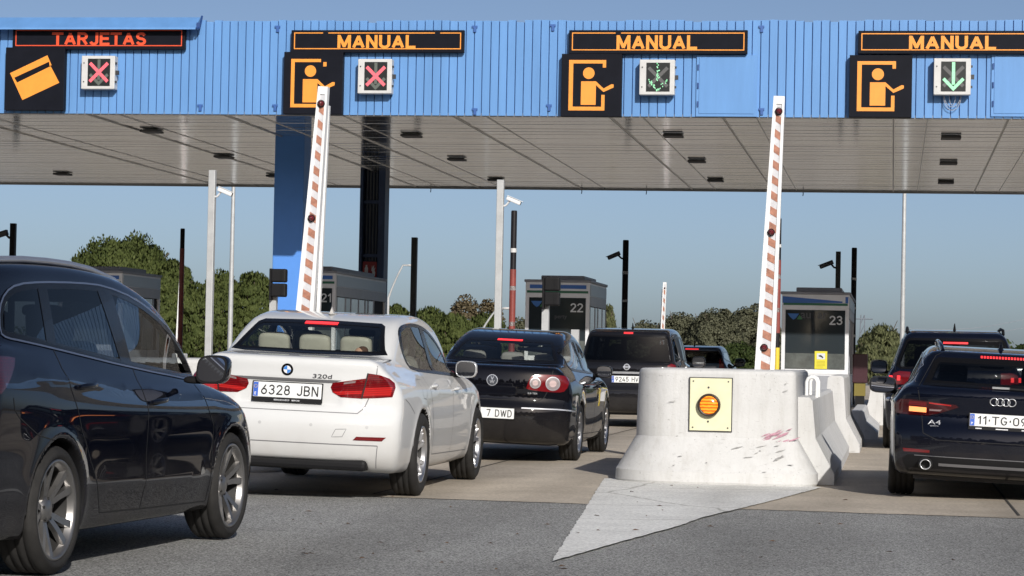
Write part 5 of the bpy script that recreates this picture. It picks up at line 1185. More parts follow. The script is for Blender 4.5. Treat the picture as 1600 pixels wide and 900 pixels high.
# ---- tall dark vehicles further on, one builder with different bodies
def tall_car(name, label, loc, W, H, paint_, lamp_pts, plate=None, glass=None, lamps_on=False, hatch=0.0, r=0.33, mirrors=(1, -1), rails=False, led=(0.15, 0.105), chrome=False, emblem=False, gm=None, tumble=0.30):
    L = 4.5
    sp = dict(W=W, L=L, H=H, h=0.03, r=r, Ra=r + 0.035, axles=(0.9, 3.6), zbelt=1.02, tumble=tumble, tumble2=0.12, cab=(0.3, 3.7), mirror_in=(2.8, H - 0.22),
        low=[(0.25, 0.22), (0.07, 0.26), (0.0, 0.40), (0.0, 0.60), (0.05, 0.68), (0.07, 0.85), (0.07, 1.0), (0.12, 1.08), (1, 1.08), (3.3, 1.03), (3.9, 0.95), (4.3, 0.78), (4.48, 0.55), (4.45, 0.3), (4.2, 0.22)],
        up=[(0.08, 0.92), (0.12, 1.1), (0.22 + hatch, H - 0.18), (0.26 + hatch, H - 0.06), (0.6 + hatch, H - 0.02), (1.5, H), (2.2, H - 0.02), (2.7, H - 0.12), (3.1, H - 0.35), (3.6, 1.0), (3.3, 0.85), (0.4, 0.85)],
        wz=[(0.1, W / 2 - 0.12), (0.25, W / 2 - 0.055), (0.4, W / 2 - 0.03), (0.6, W / 2 - 0.02), (0.85, W / 2 - 0.025), (0.98, W / 2 - 0.06), (1.1, W / 2 - 0.12), (1.25, W / 2 - 0.2)],
        ty=[(0, 0.955), (0.3, 0.98), (0.8, 0.998), (1.4, 1.0), (3.4, 1.0), (4.0, 0.98), (4.55, 0.86)],
        wu=[(0, W / 2 - 0.13), (0.6, W / 2 - 0.11), (2.4, W / 2 - 0.11), (3.1, W / 2 - 0.16), (3.7, W / 2 - 0.26)], rbow=(0.2, 3.2), fbow=(0.5, 2.6), k2=0.09)
    c = Car(sp, name, loc, 0.0); c.holes = []
    tag(c.root, label, "car", "cars queuing at the toll")
    wt = H - 0.13; gb = W / 2 - 0.17; gt = gb - (wt - 1.05) * tumble
    rg = [(-gb, 1.10), (-gt, wt - 0.03), (-gt + 0.05, wt), (gt - 0.05, wt), (gt, wt - 0.03), (gb, 1.10), (gb - 0.06, 1.06), (-gb + 0.06, 1.06)]
    fin = rear_glass(c, rg, gm or M_GLASSD, M_GLOSSB, 0.03)
    dlo = chaikin([(0.35 + hatch * 0.6, 1.14), (3.2, 1.04), (2.65, H - 0.22), (2.2, H - 0.13), (0.7 + hatch, H - 0.13), (0.42 + hatch, H - 0.2)], 1)
    q1 = [(0.45 + hatch * 0.6, 1.15), (2.1, 1.10), (1.95, H - 0.16), (0.75 + hatch, H - 0.16), (0.5 + hatch, H - 0.22)]; q2 = [(2.2, 1.10), (3.05, 1.07), (2.58, H - 0.24), (2.08, H - 0.17)]
    sg = side_glass(c, dlo, [q1, q2], M_GLASSD if gm is None else gm, M_GLOSSB); ws = windscreen(c, [(-W / 2 + 0.2, 1.06), (W / 2 - 0.2, 1.06), (W / 2 - 0.3, H - 0.17), (-W / 2 + 0.3, H - 0.17)], M_GLASS, M_GLOSSB)
    gx = W / 2 - 0.15
    gate = [(-gx, 0.60), (-gx, 1.0), (-gt - 0.03, H - 0.06), (gt + 0.03, H - 0.06), (gx, 1.0), (gx, 0.60)]
    dr = [(1.35, 1.03), (1.25, 0.9), (1.36, 0.66), (1.45, 0.30), (2.15, 0.29), (2.16, 1.02)]; df = [(2.16, 1.02), (2.15, 0.29), (3.15, 0.28), (3.25, 0.98)]
    c.split("tailgate", 'rear', gate); doors_seams(c, [dr, df], M_GAPL); c.split("rear_bumper", 'raw', lambda C, N: (C[:, 1] < 0.45) & (C[:, 2] < 0.60))
    obs = c.finish_skin(paint_, M_BLACKP, M_LINE); sg(None); rw = fin(); ws()
    add_wheels(c, ('plain', 7), 0.215); add_mirrors(c, 2.75, W / 2 - 0.03, 1.08, paint_, 0.12, 0.10, sides=mirrors)
    seam_obj(c, [('rear', gate, True), ('right', dr, False), ('right', df[1:], False), ('left', dr, False), ('left', df[1:], False)], M_GAPL, 0.008)
    cy = c.tocyl([('r', a, b) for a, b in lamp_pts[:-2]] + [('s', a, b) for a, b in lamp_pts[-2:]])
    for s_, fx in ((1, lambda p: p), (-1, mirror_poly)):
        L_ = c.patch("tail_lamp", fx(cy), 'cyl', M_LRED if not lamps_on else M_LREDD, None, 0.006, 0.02, step=0.04)
        if lamps_on:
            ax_ = W / 2 - 0.11
            for q in (0.0, 0.10): c.patch("brake_led", [(s_ * (ax_ - q) - 0.02, 0.91), (s_ * (ax_ - q) + 0.02, 0.91), (s_ * (ax_ - q) + 0.02, 0.97), (s_ * (ax_ - q) - 0.02, 0.97)], 'rear', M_LON, L_, 0.010, 0.003)
    c.patch("brake_lamp", [(-led[0], H - led[1]), (led[0], H - led[1]), (led[0], H - led[1] + 0.022), (-led[0], H - led[1] + 0.022)], 'rear', M_LON, None, 0.008, 0.006)
    if chrome: c.patch("chrome_strip", [(-0.40, 0.875), (0.40, 0.875), (0.40, 0.91), (-0.40, 0.91)], 'rear', M_CHROME, None, 0.008, 0.02)
    if emblem:
        e = disc_on(c, 'rear', 0.0, 0.985, 0.052, M_CHROME, "emblem", 0.008); disc_on(c, 'rear', 0.0, 0.985, 0.036, M_DARK, "emblem_field", 0.0095, 0.002, e); c.patch("emblem_bar", [(-0.06, 0.977), (0.06, 0.977), (0.06, 0.993), (-0.06, 0.993)], 'rear', M_CHROME, e, 0.012, 0.003)
    if plate: add_plate(c, 0.02, plate[1], 0.52, 0.11, 0.035, 0, plate[0])
    t = c.cast('top', 0.0, 0.95 + hatch); mb = MB(); mb.tube([t, t + Vector((0, -0.05, 0.09))], [0.02, 0.006], 8); mb.build("aerial", M_BLACKP, c.root)
    if rails:
        for sd in (1, -1):
            xr = c.cast('top', sd * (gt - 0.02), 0.9).x
            pts = [c.cast('top', xr, y_) + Vector((0, 0, h_)) for (y_, h_) in ((0.55, 0.0), (0.62, 0.05), (1.4, 0.05), (2.2, 0.05), (2.4, 0.0))]; mb = MB(); mb.tube(pts, 0.02, 8); mb.build("roof_rail", M_BLACKP, c.root)
    mb = MB(); mb.box(-0.7, 0.7, 0.3, 4.0, 0.2, 0.3); mb.build("undertray", M_DARK, c.root)
    add_cabin(c, 3.05, 1.0, (0.3, 0.9), 0.95); add_seats(c, [(1.35, 1.35, (-0.40, 0.40), True), (2.3, 1.40, (-0.37, 0.37), False)], M_SEATD)
    return c
PN = at_z(976, 668); PN.x = at_y(978, 600, PN.y).x
CAR_N = tall_car("sport_utility_car", "dark grey sport utility car with chrome strip, partly behind the concrete nose", (PN.x, PN.y, 0), 1.80, 1.64, P_GREY, [(0.66, 0.78), (0.66, 1.02), (0.72, 1.05), (0.78, 1.03), (0.84, 0.80), (0.36, 1.02), (0.36, 0.8)][:5] + [(0.40, 1.0), (0.40, 0.82)], plate=("9245 HVP", 0.785), chrome=True, emblem=True, led=(0.075, 0.11), tumble=0.16)
PM = at_y(1493, 600, 33.0)
CAR_M = tall_car("dark_people_carrier", "dark blue people carrier with lit red brake lamps, half hidden by the estate at right", (PM.x, 33.0, 0), 1.88, 1.60, P_MID, [(0.58, 0.86), (0.58, 1.02), (0.72, 1.03), (0.80, 1.0), (0.83, 0.84), (0.40, 0.98), (0.40, 0.85)], lamps_on=True, rails=True, hatch=0.05, led=(0.16, 0.20))
PF = at_y(1078, 600, 56.0)
CAR_F = tall_car("silver_hatchback", "blue grey hatchback far ahead, only its right corner showing past the dark sport utility car", (PF.x, 56.0, 0), 1.76, 1.46, P_BLUEG, [(0.60, 0.80), (0.62, 1.12), (0.68, 1.18), (0.74, 1.0), (0.80, 0.82), (0.36, 0.98), (0.36, 0.82)], hatch=0.15, gm=M_GLASSM)

# ------------------------------------------------------------------ signs on the fascia
M_SIGN = mat("black_sign_sheet", (0.008, 0.009, 0.014), 0.5, var=0.15, scale=3, spec=0.08)
M_ORANGE = mat("orange_sign_film", (0.83, 0.30, 0.035), 0.5, var=0.06, scale=5)
M_RED_O = mat("red_orange_sign_film", (0.72, 0.075, 0.02), 0.5, var=0.08, scale=5)
M_SIDE = mat("blue_sign_edge", (0.03, 0.08, 0.25), 0.5)
M_HOUS = mat("pale_grey_housing", (0.56, 0.56, 0.55), 0.45, var=0.08, scale=4)
M_FACE = mat("signal_black_face", (0.012, 0.014, 0.013), 0.35)
M_DIM = mat("unlit_signal_dots", (0.10, 0.115, 0.10), 0.5)
M_DIMX = mat("unlit_signal_cross", (0.09, 0.09, 0.09), 0.5)
def dots_mat(name, col, strength):
    m, t, b = new_mat(name); N, L = t.nodes, t.links
    tc = N.new("ShaderNodeTexCoord"); v = N.new("ShaderNodeTexVoronoi"); v.inputs["Scale"].default_value = 42; v.inputs["Randomness"].default_value = 0.25
    L.new(tc.outputs["Object"], v.inputs["Vector"]); r = N.new("ShaderNodeMapRange"); r.inputs[1].default_value = 0.25; r.inputs[2].default_value = 0.55; r.inputs[3].default_value = strength; r.inputs[4].default_value = strength * 0.45
    L.new(v.outputs["Distance"], r.inputs[0]); b.inputs["Base Color"].default_value = (*[c * 0.5 for c in col], 1); b.inputs["Emission Color"].default_value = (*col, 1); L.new(r.outputs[0], b.inputs["Emission Strength"])
    return m
M_XRED = dots_mat("lit_red_cross_dots", (1.0, 0.16, 0.20), 0.85)
M_GRN = dots_mat("lit_green_arrow_dots", (0.42, 1.0, 0.58), 0.75)
def rect(px0, py0, px1, py1, y):
    a, b, c, d = at_y(px0, py0, y), at_y(px1, py0, y), at_y(px1, py1, y), at_y(px0, py1, y)
    return (a.x + d.x) / 2, (b.x + c.x) / 2, (c.z + d.z) / 2, (a.z + b.z) / 2
def sign_box(name, px, label, cat, depth=0.15, group=None):
    y = YF - depth; x0, x1, z0, z1 = rect(*px, y); r = empty(name, ((x0 + x1) / 2, y, (z0 + z1) / 2)); tag(r, label, cat, group)
    w, h = x1 - x0, z1 - z0
    mb = MB(); mb.box(-w / 2, w / 2, 0, depth - 0.045, -h / 2, h / 2, 0, None, 0.006); mb.build("panel", M_SIGN, r)
    mb = MB()
    for xx in (-w * 0.35, w * 0.35): mb.box(xx - 0.03, xx + 0.03, depth - 0.045, depth - 0.002, -h * 0.42, h * 0.42)
    mb.build("bracket", M_SIDE, r)
    return r, w, h
for px, word, wpx, m, gaps, lab in (((20, 43, 289, 77), "TARJETAS", (82, 229), M_RED_O, (), "long black sign reading TARJETAS in red under the blue hood"),
        ((455, 47, 725, 82), "MANUAL", (528, 650), M_ORANGE, (0.19, 0.86), "leftmost long black sign reading MANUAL, two gaps in its orange border"),
        ((889, 47, 1168, 84), "MANUAL", (964, 1090), M_ORANGE, (0.27,), "middle long black MANUAL sign, one gap in its border, above the plain blue hatch"),
        ((1341, 48, 1622, 84), "MANUAL", (1421, 1557), M_ORANGE, (), "rightmost long black MANUAL sign with unbroken border, cut by the right edge")):
    r, w, h = sign_box("lane_name_sign", px, lab, "sign", 0.14, "lane name signs on the fascia")
    v, f = block_text(word, h * 0.60, 0.20, 0.10); xs = [q[0] for q in v]; k = (wpx[1] - wpx[0]) / (px[2] - px[0]) * w / (max(xs) - min(xs)); cx = ((wpx[0] + wpx[1]) / 2 - px[0]) / (px[2] - px[0]) * w - w / 2
    mb = MB(); mb.add([(cx + q[0] * k, -0.004 + q[1], q[2] - h * 0.02) for q in v], f); mb.build("lettering", m, r, fixn=False)
    mb = MB(); t = 0.018; ix, iz = w / 2 - 0.055, h / 2 - 0.045; lx, lz = -w / 2 + 0.055, -h / 2 + 0.06
    mb.box(lx, lx + t, -0.004, -0.001, lz, iz); mb.box(ix - t, ix, -0.004, -0.001, lz, iz); mb.box(lx + t, ix - t, -0.004, -0.001, lz, lz + t)
    cuts = [lx + t] + [c for g_ in gaps for c in (lx + g_ * (ix - lx) - 0.05, lx + g_ * (ix - lx) + 0.05)] + [ix - t]
    for i in range(0, len(cuts), 2): mb.box(cuts[i], cuts[i + 1], -0.004, -0.001, iz - t, iz)
    mb.build("border", m, r)
def picto(r, w, h, m, kind):
    U = lambda u, v: (-w / 2 + u * w, h / 2 - v * h)
    mb = MB()
    def poly(pts): mb.prism([U(*p) for p in pts], -0.005, -0.001)
    if kind == 'card':
        poly([(0.083, 0.413), (0.71, 0.127), (0.785, 0.283), (0.752, 0.297), (0.74, 0.228), (0.157, 0.484), (0.207, 0.563), (0.77, 0.300), (0.923, 0.563), (0.304, 0.841)])
        mb.build("card_symbol", m, r)
    else:
        fr = [(0.125, 0.10), (0.74, 0.10), (0.74, 0.22), (0.685, 0.22), (0.685, 0.155), (0.195, 0.155), (0.195, 0.845), (0.67, 0.845), (0.67, 0.655), (0.725, 0.655), (0.725, 0.905), (0.125, 0.905)]
        if kind == 'gap':
            fr = [(0.125, 0.115), (0.63, 0.115), (0.63, 0.165), (0.185, 0.165), (0.185, 0.84), (0.64, 0.84), (0.64, 0.655), (0.70, 0.655), (0.70, 0.895), (0.125, 0.895)]; poly([(0.67, 0.165), (0.725, 0.165), (0.725, 0.235), (0.67, 0.235)])
        poly(fr); mb.build("frame_symbol", m, r)
        mb = MB(); c = (0.455, 0.31); mb.prism([U(c[0] + 0.096 * math.cos(2 * math.pi * i / 28), c[1] + 0.096 * w / h * math.sin(2 * math.pi * i / 28)) for i in range(28)], -0.005, -0.001); mb.build("head_symbol", m, r)
        mb = MB(); mb.prism([U(*p) for p in ((0.33, 0.44), (0.578, 0.44), (0.705, 0.555), (0.83, 0.487), (0.87, 0.487), (0.87, 0.537), (0.705, 0.61), (0.578, 0.50), (0.578, 0.815), (0.33, 0.815))], -0.005, -0.001); mb.build("body_symbol", m, r)
for px, kind, lab in (((8, 74, 100, 172), 'card', "square black sign with a tilted orange payment card"), ((443, 81, 535, 178), 'gap', "square black cashier sign with broken frame, partly behind the left barrier arm"),
        ((877, 84, 971, 182), 'man', "square black sign with orange cashier, left of the dotted green arrow signal"), ((1327, 86, 1425, 183), 'man', "square black sign with orange cashier, left of the bright green arrow signal")):
    r, w, h = sign_box("pictogram_sign", px, lab, "sign", 0.20, "square pictogram signs on the fascia"); picto(r, w, h, M_ORANGE, kind)
for px, st, lab in (((127, 87, 179, 139), 'x', "lane signal box with lit red cross under the TARJETAS sign"), ((559, 92, 612, 146), 'x', "lane signal box with lit red cross right of the left barrier arm"),
        ((999, 93, 1054, 148), 'dots', "lane signal box with broken dotted green arrow beside the blue hatch"), ((1459, 91, 1517, 148), 'arrow', "lane signal box with bright green down arrow and loose cable below")):
    d = 0.26; y = YF - d; x0, x1, z0, z1 = rect(*px, y); r = empty("lane_signal", ((x0 + x1) / 2, y, (z0 + z1) / 2)); tag(r, lab, "signal", "lane signal boxes on the fascia"); w, h = x1 - x0, z1 - z0
    mb = MB(); mb.box(-w / 2, w / 2, 0, d - 0.06, -h / 2, h / 2, 0, None, 0.012); mb.box(-w / 4, w / 4, d - 0.06, d - 0.002, -h / 3, h / 3); mb.build("housing", M_HOUS, r)
    mb = MB(); fx, fz = w * 0.335, h * 0.41; mb.box(-fx + 0.02, fx + 0.02, -0.006, -0.001, -fz, fz); mb.build("face", M_FACE, r)
    mb = MB()
    for zz_ in (-h * 0.28, h * 0.28): mb.box(w / 2 + 0.001, w / 2 + 0.03, 0.02, 0.06, zz_ - 0.02, zz_ + 0.02); mb.tube([(-w * 0.42, -0.012, zz_), (-w * 0.42, 0.0, zz_)], 0.012, 8)
    mb.box(w / 2 + 0.001, w / 2 + 0.06, 0.05, 0.10, -0.04, 0.04); mb.build("hinge", M_DARK, r)
    def bar(a, b, t, yy, mb): 
        a, b = Vector(a), Vector(b); n = (b - a).normalized(); p = Vector((-n.y, n.x)) * t / 2
        mb.prism([tuple(a - p), tuple(b - p), tuple(b + p), tuple(a + p)], yy - 0.003, yy)
    s = fx * 0.80; cx = 0.02; t = 0.062
    X, A = MB(), MB()
    yx, ya = (-0.0105, -0.0065) if st == 'x' else (-0.0065, -0.0105)
    bar((cx - s, -s * 1.0), (cx + s, s * 1.0), t, yx, X); bar((cx - s, s * 1.0), (cx + s, -s * 1.0), t, yx - 0.0005, X)
    if st != 'dots':
        bar((cx, fz * 0.95), (cx, -fz * 0.55), t * 0.9, ya, A); bar((cx - s, -fz * 0.15), (cx + t * 0.3, -fz * 0.9), t * 0.9, ya - 0.0005, A); bar((cx + s, -fz * 0.15), (cx - t * 0.3, -fz * 0.9), t * 0.9, ya - 0.001, A)
    else:
        rr = random.Random(4)
        def dotted(a, b, n):
            for i in range(n):
                q = Vector(a).lerp(Vector(b), i / (n - 1))
                for j in range(3):
                    if rr.random() < 0.55: u = Vector((q.x + rr.uniform(-0.025, 0.025), q.y + rr.uniform(-0.012, 0.012))); A.box(u.x - 0.008, u.x + 0.008, ya - 0.003, ya, u.y - 0.011, u.y + 0.011)
        dotted((cx, fz * 0.95), (cx, -fz * 0.2), 12); dotted((cx - s, -fz * 0.15), (cx, -fz * 0.92), 11); dotted((cx + s, -fz * 0.15), (cx, -fz * 0.92), 11)
    X.build("cross_symbol", M_XRED if st == 'x' else M_DIMX, r); A.build("arrow_symbol", M_DIM if st == 'x' else M_GRN, r)
    if st == 'arrow':
        mb = MB()
        for k_, (aa, dd) in enumerate(((0.16, 0.26), (0.13, 0.20), (-0.04, 0.17))):
            mb.tube([(0.01 + (0.15 + aa) * 0.5 * -math.cos(math.pi * t_ / 12) , 0.17, -h / 2 - dd * math.sin(math.pi * t_ / 12)) for t_ in range(13)], 0.006, 6)
        mb.build("cable", mat("pale_cable", (0.35, 0.37, 0.42), 0.5), r)
for px, lab in (((1088, 86, 1183, 182), "plain blue hatch door between the dotted arrow signal and the right barrier arm"), ((1549, 84, 1650, 182), "plain blue hatch door at the right edge under the last MANUAL sign")):
    d = 0.05; y = YF - d; x0, x1, z0, z1 = rect(*px, y); r = empty("fascia_hatch", ((x0 + x1) / 2, y, (z0 + z1) / 2)); tag(r, lab, "hatch", "blue hatches in the fascia"); w, h = x1 - x0, z1 - z0
    mb = MB(); mb.box(-w / 2, w / 2, 0.012, d - 0.002, -h / 2, h / 2); mb.build("frame", M_BLUE, r)
    mb = MB(); mb.box(-w / 2 + 0.05, w / 2 - 0.05, 0, 0.010, -h / 2 + 0.05, h / 2 - 0.05, 0, None, 0.004); mb.build("door", M_BLUE, r)
    mb = MB()
    for z_ in (-h * 0.3, 0, h * 0.3): mb.tube([(-w / 2 + 0.03, -0.004, z_ - 0.05), (-w / 2 + 0.03, -0.004, z_ + 0.05)], 0.014, 8)
    mb.build("hinge", M_SIDE, r)
# sheet metal hood over the first sign
xa, xb = XL + 8, at_y(306, 40, YF - 0.3).x; za, zb = at_y(150, 27, YF - 0.02).z, at_y(150, 43, YF - 0.32).z
r = empty("sign_hood", (xb, YF, zb)); tag(r, "sloping light blue sheet metal hood over the TARJETAS sign", "hood")
mb = MB(); n = int((0 - (xa - xb)) / 0.6)
mb.prism([(-0.004, za - zb), (-0.32, 0.0), (-0.33, -0.035), (-0.315, -0.035), (-0.305, -0.02), (-0.004, za - zb - 0.03)], xa - xb, 0, plane='yz'); mb.build("sheet", M_BLUE, r)
mb = MB(); mb.tube([(0.03, -0.005, za - zb + 0.02), (0.05, -0.20, 0.03), (0.03, -0.31, -0.02)], 0.02, 6); mb.box(0.0, 0.06, -0.26, -0.18, 0.0, 0.10); mb.build("bracket", mat("dark_blue_bracket", (0.02, 0.06, 0.20), 0.5), r)

# ------------------------------------------------------------------ islands, concrete
def concrete(name, c1, c2, grime=0.38):
    m, t, b = new_mat(name); N, L = t.nodes, t.links; tc = N.new("ShaderNodeTexCoord")
    def nz(scale, detail, stretch=None):
        n = N.new("ShaderNodeTexNoise"); n.inputs["Scale"].default_value = scale; n.inputs["Detail"].default_value = detail; n.inputs["Roughness"].default_value = 0.7
        if stretch:
            mp = N.new("ShaderNodeMapping"); mp.inputs["Scale"].default_value = stretch; L.new(tc.outputs["Object"], mp.inputs[0]); L.new(mp.outputs[0], n.inputs["Vector"])
        else: L.new(tc.outputs["Object"], n.inputs["Vector"])
        return n.outputs[0]
    def rp(i, p0, p1, a, c):
        r = N.new("ShaderNodeValToRGB"); e = r.color_ramp.elements; e[0].position, e[1].position = p0, p1; e[0].color, e[1].color = (*a, 1), (*c, 1); L.new(i, r.inputs[0]); return r.outputs[0]
    def mul(a, c, f=1.0):
        x = N.new("ShaderNodeMixRGB"); x.blend_type = 'MULTIPLY'; x.inputs[0].default_value = f; L.new(a, x.inputs[1]); L.new(c, x.inputs[2]); return x.outputs[0]
    col = rp(nz(2.2, 8), 0.35, 0.65, c1, c2)
    col = mul(col, rp(nz(34, 3), 0.27, 0.34, (0.32, 0.31, 0.30), (1, 1, 1)), 0.75)               # chips and pits
    col = mul(col, rp(nz(9, 5, (1, 1, 4.0)), 0.30, 0.40, (0.45, 0.44, 0.42), (1, 1, 1)), grime)     # level scuffs
    col = mul(col, rp(nz(5, 5, (2.5, 2.5, 0.35)), 0.30, 0.52, (0.74, 0.72, 0.68), (1, 1, 1)), grime)  # run marks
    L.new(col, b.inputs["Base Color"]); b.inputs["Roughness"].default_value = 0.85; b.inputs["Specular IOR Level"].default_value = 0.25
    bp = N.new("ShaderNodeBump"); bp.inputs["Strength"].default_value = 0.35; bp.inputs["Distance"].default_value = 0.012; L.new(nz(40, 5), bp.inputs["Height"]); L.new(bp.outputs[0], b.inputs["Normal"])
    return m
M_WHITEC = concrete("whitewashed_concrete", (0.545, 0.544, 0.535), (0.61, 0.609, 0.60))
M_GREYC = concrete("grey_kerb_concrete", (0.27, 0.255, 0.23), (0.36, 0.34, 0.31))
ISL = (-1.62, -6.6, -11.6, -16.6)
yn = at_z(1097, 757).y
nx0, nx1 = at_y(989, 640, yn + 0.2).x, at_y(1245, 640, yn + 0.2).x
print("nose", yn, nx0, nx1)
def plan(x0, x1, y0, y1, off, rl, rr_, n=7):
    """outline with rounded front corners, grown outward by off"""
    a, b, c, d = x0 - off, x1 + off, y0 - off, y1 + off * 0.3; rl += off; rr_ += off; P = []
    for i in range(n + 1): t = math.pi / 2 * i / n; P.append((a + rl - rl * math.cos(t), c + rl - rl * math.sin(t)))
    for i in range(n + 1): t = math.pi / 2 * i / n; P.append((b - rr_ + rr_ * math.sin(t), c + rr_ - rr_ * math.cos(t)))
    P += [(b, d), (a, d)]
    return P
def nose(X, label):
    cx = (nx0 + nx1) / 2; w = (nx1 - nx0) / 2; r = empty("concrete_barrier_nose", (X, yn + 0.2, 0)); tag(r, label, "barrier", "concrete noses of the toll islands")
    prof = [(0.0, 0.185), (0.02, 0.195), (0.11, 0.19), (0.13, 0.175), (0.385, 0.025), (0.42, 0.005), (0.72, 0.0), (1.0, -0.012), (1.025, -0.02), (1.04, -0.045)]
    mb = MB(); rings = [plan(-w, w, 0, 3.3, o, 0.40, 0.09) for z, o in prof]; n = len(rings[0]); vs = []; fs = []
    for (z, o), R in zip(prof, rings): vs += [(p[0], p[1], z) for p in R]
    for i in range(len(prof) - 1):
        mb.add(vs[i * n:(i + 2) * n], [(k, (k + 1) % n, n + (k + 1) % n, n + k) for k in range(n)], 0, True)
    mb.add(vs[-n:], [tuple(range(n))]); o = mb.build("concrete_body", M_WHITEC, r)
    return r, w
N1, nw = nose((nx0 + nx1) / 2, "big white concrete island nose with amber lamp and pink scrapes")
nose(ISL[1] - ((nx0 + nx1) / 2 - ISL[0]) * 0, "white concrete island nose behind the white saloon, only its left top showing")
# amber lamp panel on the nose
x0, x1, z0, z1 = rect(1078, 591, 1143, 673, yn + 0.19)
P = empty("warning_lamp_panel", ((x0 + x1) / 2, yn + 0.192, (z0 + z1) / 2)); tag(P, "pale yellow panel with glowing round amber lamp on the concrete nose", "lamp")
w, h = x1 - x0, z1 - z0
mb = MB(); mb.box(-w / 2 - 0.008, w / 2 + 0.008, -0.012, 0.03, -h / 2 - 0.008, h / 2 + 0.008); mb.build("back_plate", M_DARK, P)
mb = MB(); mb.box(-w / 2, w / 2, -0.020, -0.0125, -h / 2, h / 2, 0, None, 0.003); mb.build("panel", mat("pale_yellow_panel", (0.70, 0.68, 0.46), 0.5, var=0.06, scale=7), P)
mb = MB()
for sx_ in (-1, 1):
    for sz_ in (-1, 1): mb.tube([(sx_ * w * 0.42, -0.026, sz_ * h * 0.44), (sx_ * w * 0.42, -0.019, sz_ * h * 0.44)], 0.007, 8)
for zz_ in (-0.155, 0.155): mb.tube([(-0.02, -0.026, zz_), (-0.02, -0.019, zz_)], 0.009, 8)
mb.build("screw", M_DARK, P)
M4 = Matrix.Translation((-0.012, -0.02, -0.005))
mb = MB(); mb.lathe([(0.0, 0.0), (0.104, 0.0), (0.104, -0.05), (0.092, -0.058), (0.082, -0.045)], 36, 0, 'y', M4); mb.build("lamp_housing", mat("brown_black_housing", (0.03, 0.016, 0.010), 0.4), P)
mm, tt, bb = new_mat("glowing_amber_lens"); tc = tt.nodes.new("ShaderNodeTexCoord"); wv = tt.nodes.new("ShaderNodeTexWave"); wv.bands_direction = 'Z'; wv.inputs["Scale"].default_value = 11; wv.inputs["Distortion"].default_value = 1.5; wv.inputs["Detail"].default_value = 3; wv.inputs["Detail Scale"].default_value = 3
tt.links.new(tc.outputs["Object"], wv.inputs["Vector"]); mr = tt.nodes.new("ShaderNodeValToRGB"); mr.color_ramp.elements[0].position = 0.25; mr.color_ramp.elements[0].color = (0.45, 0.06, 0.002, 1); mr.color_ramp.elements[1].position = 0.7; mr.color_ramp.elements[1].color = (1.0, 0.40, 0.03, 1)
tt.links.new(wv.outputs[0], mr.inputs[0]); tt.links.new(mr.outputs[0], bb.inputs["Emission Color"]); bb.inputs["Emission Strength"].default_value = 1.0; bb.inputs["Base Color"].default_value = (0.4, 0.09, 0.005, 1); bb.inputs["Roughness"].default_value = 0.2
mb = MB(); mb.lathe([(0.0, -0.066), (0.04, -0.064), (0.068, -0.058), (0.082, -0.045)], 36, 0, 'y', M4); mb.build("lamp_lens", mm, P)
# paint scrapes left on the nose by passing cars
sc = MB(); rr = random.Random(11); c0 = at_y(1224, 688, yn + 0.19)
for i in range(30):
    x_, z_ = rr.gauss(0, 0.05), rr.gauss(0, 0.05); l_, t_ = rr.uniform(0.04, 0.14), rr.uniform(0.003, 0.008); s_ = 0.45
    yy = 0.196 + yn - c0.y
    q = [(x_ - l_ / 2, z_ - l_ * s_ / 2), (x_ + l_ * 0.2, z_ - t_ * 0.6 + l_ * 0.05), (x_ + l_ / 2, z_ + l_ * s_ / 2), (x_ - l_ * 0.1, z_ + t_ * 0.6)]
    sc.add([(a - 0.07, -0.0004 * i, b + 0.01) for a, b in q], [(0, 1, 2, 3)])
o = sc.build("paint_scrape", mat("pink_paint_scrape", (0.46, 0.25, 0.31), 0.7, var=0.3, scale=40), N1); o.location = (c0.x - N1.location.x, -0.011, c0.z)
rr = random.Random(17); sc = MB()
for i in range(20):
    lowz = rr.random() < 0.7
    z_ = rr.uniform(0.12, 0.36) if lowz else rr.uniform(0.45, 0.95); off = (0.185 - (z_ - 0.12) * 0.63) if lowz else 0.0
    x_ = rr.uniform(-nw - off + 0.35, nw + off - 0.10) if rr.random() < 0.45 else nw + off - rr.uniform(0.10, 0.45); l_, t_ = rr.uniform(0.02, 0.12), rr.uniform(0.0015, 0.004); s_ = rr.uniform(-0.05, 0.5) if lowz else rr.uniform(-0.1, 0.4)
    n_ = 0.63 if lowz else 0.0
    q = [(x_ - l_ / 2, z_ - l_ * s_ / 2), (x_ + l_ * 0.1, z_ - t_), (x_ + l_ / 2, z_ + l_ * s_ / 2), (x_ - l_ * 0.15, z_ + t_)]
    sc.add([(a, -off - 0.012 - 0.0004 * i + (b - z_) * n_, b) for a, b in q], [(0, 1, 2, 3)])
sc.build("tyre_rub", mat("dark_tyre_rub", (0.32, 0.315, 0.305), 0.8, var=0.4, scale=30), N1)
# white hoops behind the nose
hp = at_y(1273, 620, yn + 1.9); r = empty("white_hoop_rail", (hp.x - 0.03, yn + 1.9, 0.80)); tag(r, "small white bent tube rail beside the concrete nose top", "rail")
for i, yo in enumerate((0.0, 0.5)):
    mb = MB(); mb.tube([(-0.05 + 0.02 * i, yo, -0.02), (-0.05 + 0.02 * i, yo, 0.13), (-0.035 + 0.02 * i, yo, 0.165), (0.0, yo, 0.18), (0.035, yo, 0.165), (0.05, yo, 0.13), (0.05, yo, -0.02)], 0.018, 10); mb.build("hoop", mat("white_tube_paint", (0.78, 0.78, 0.77), 0.35), r)
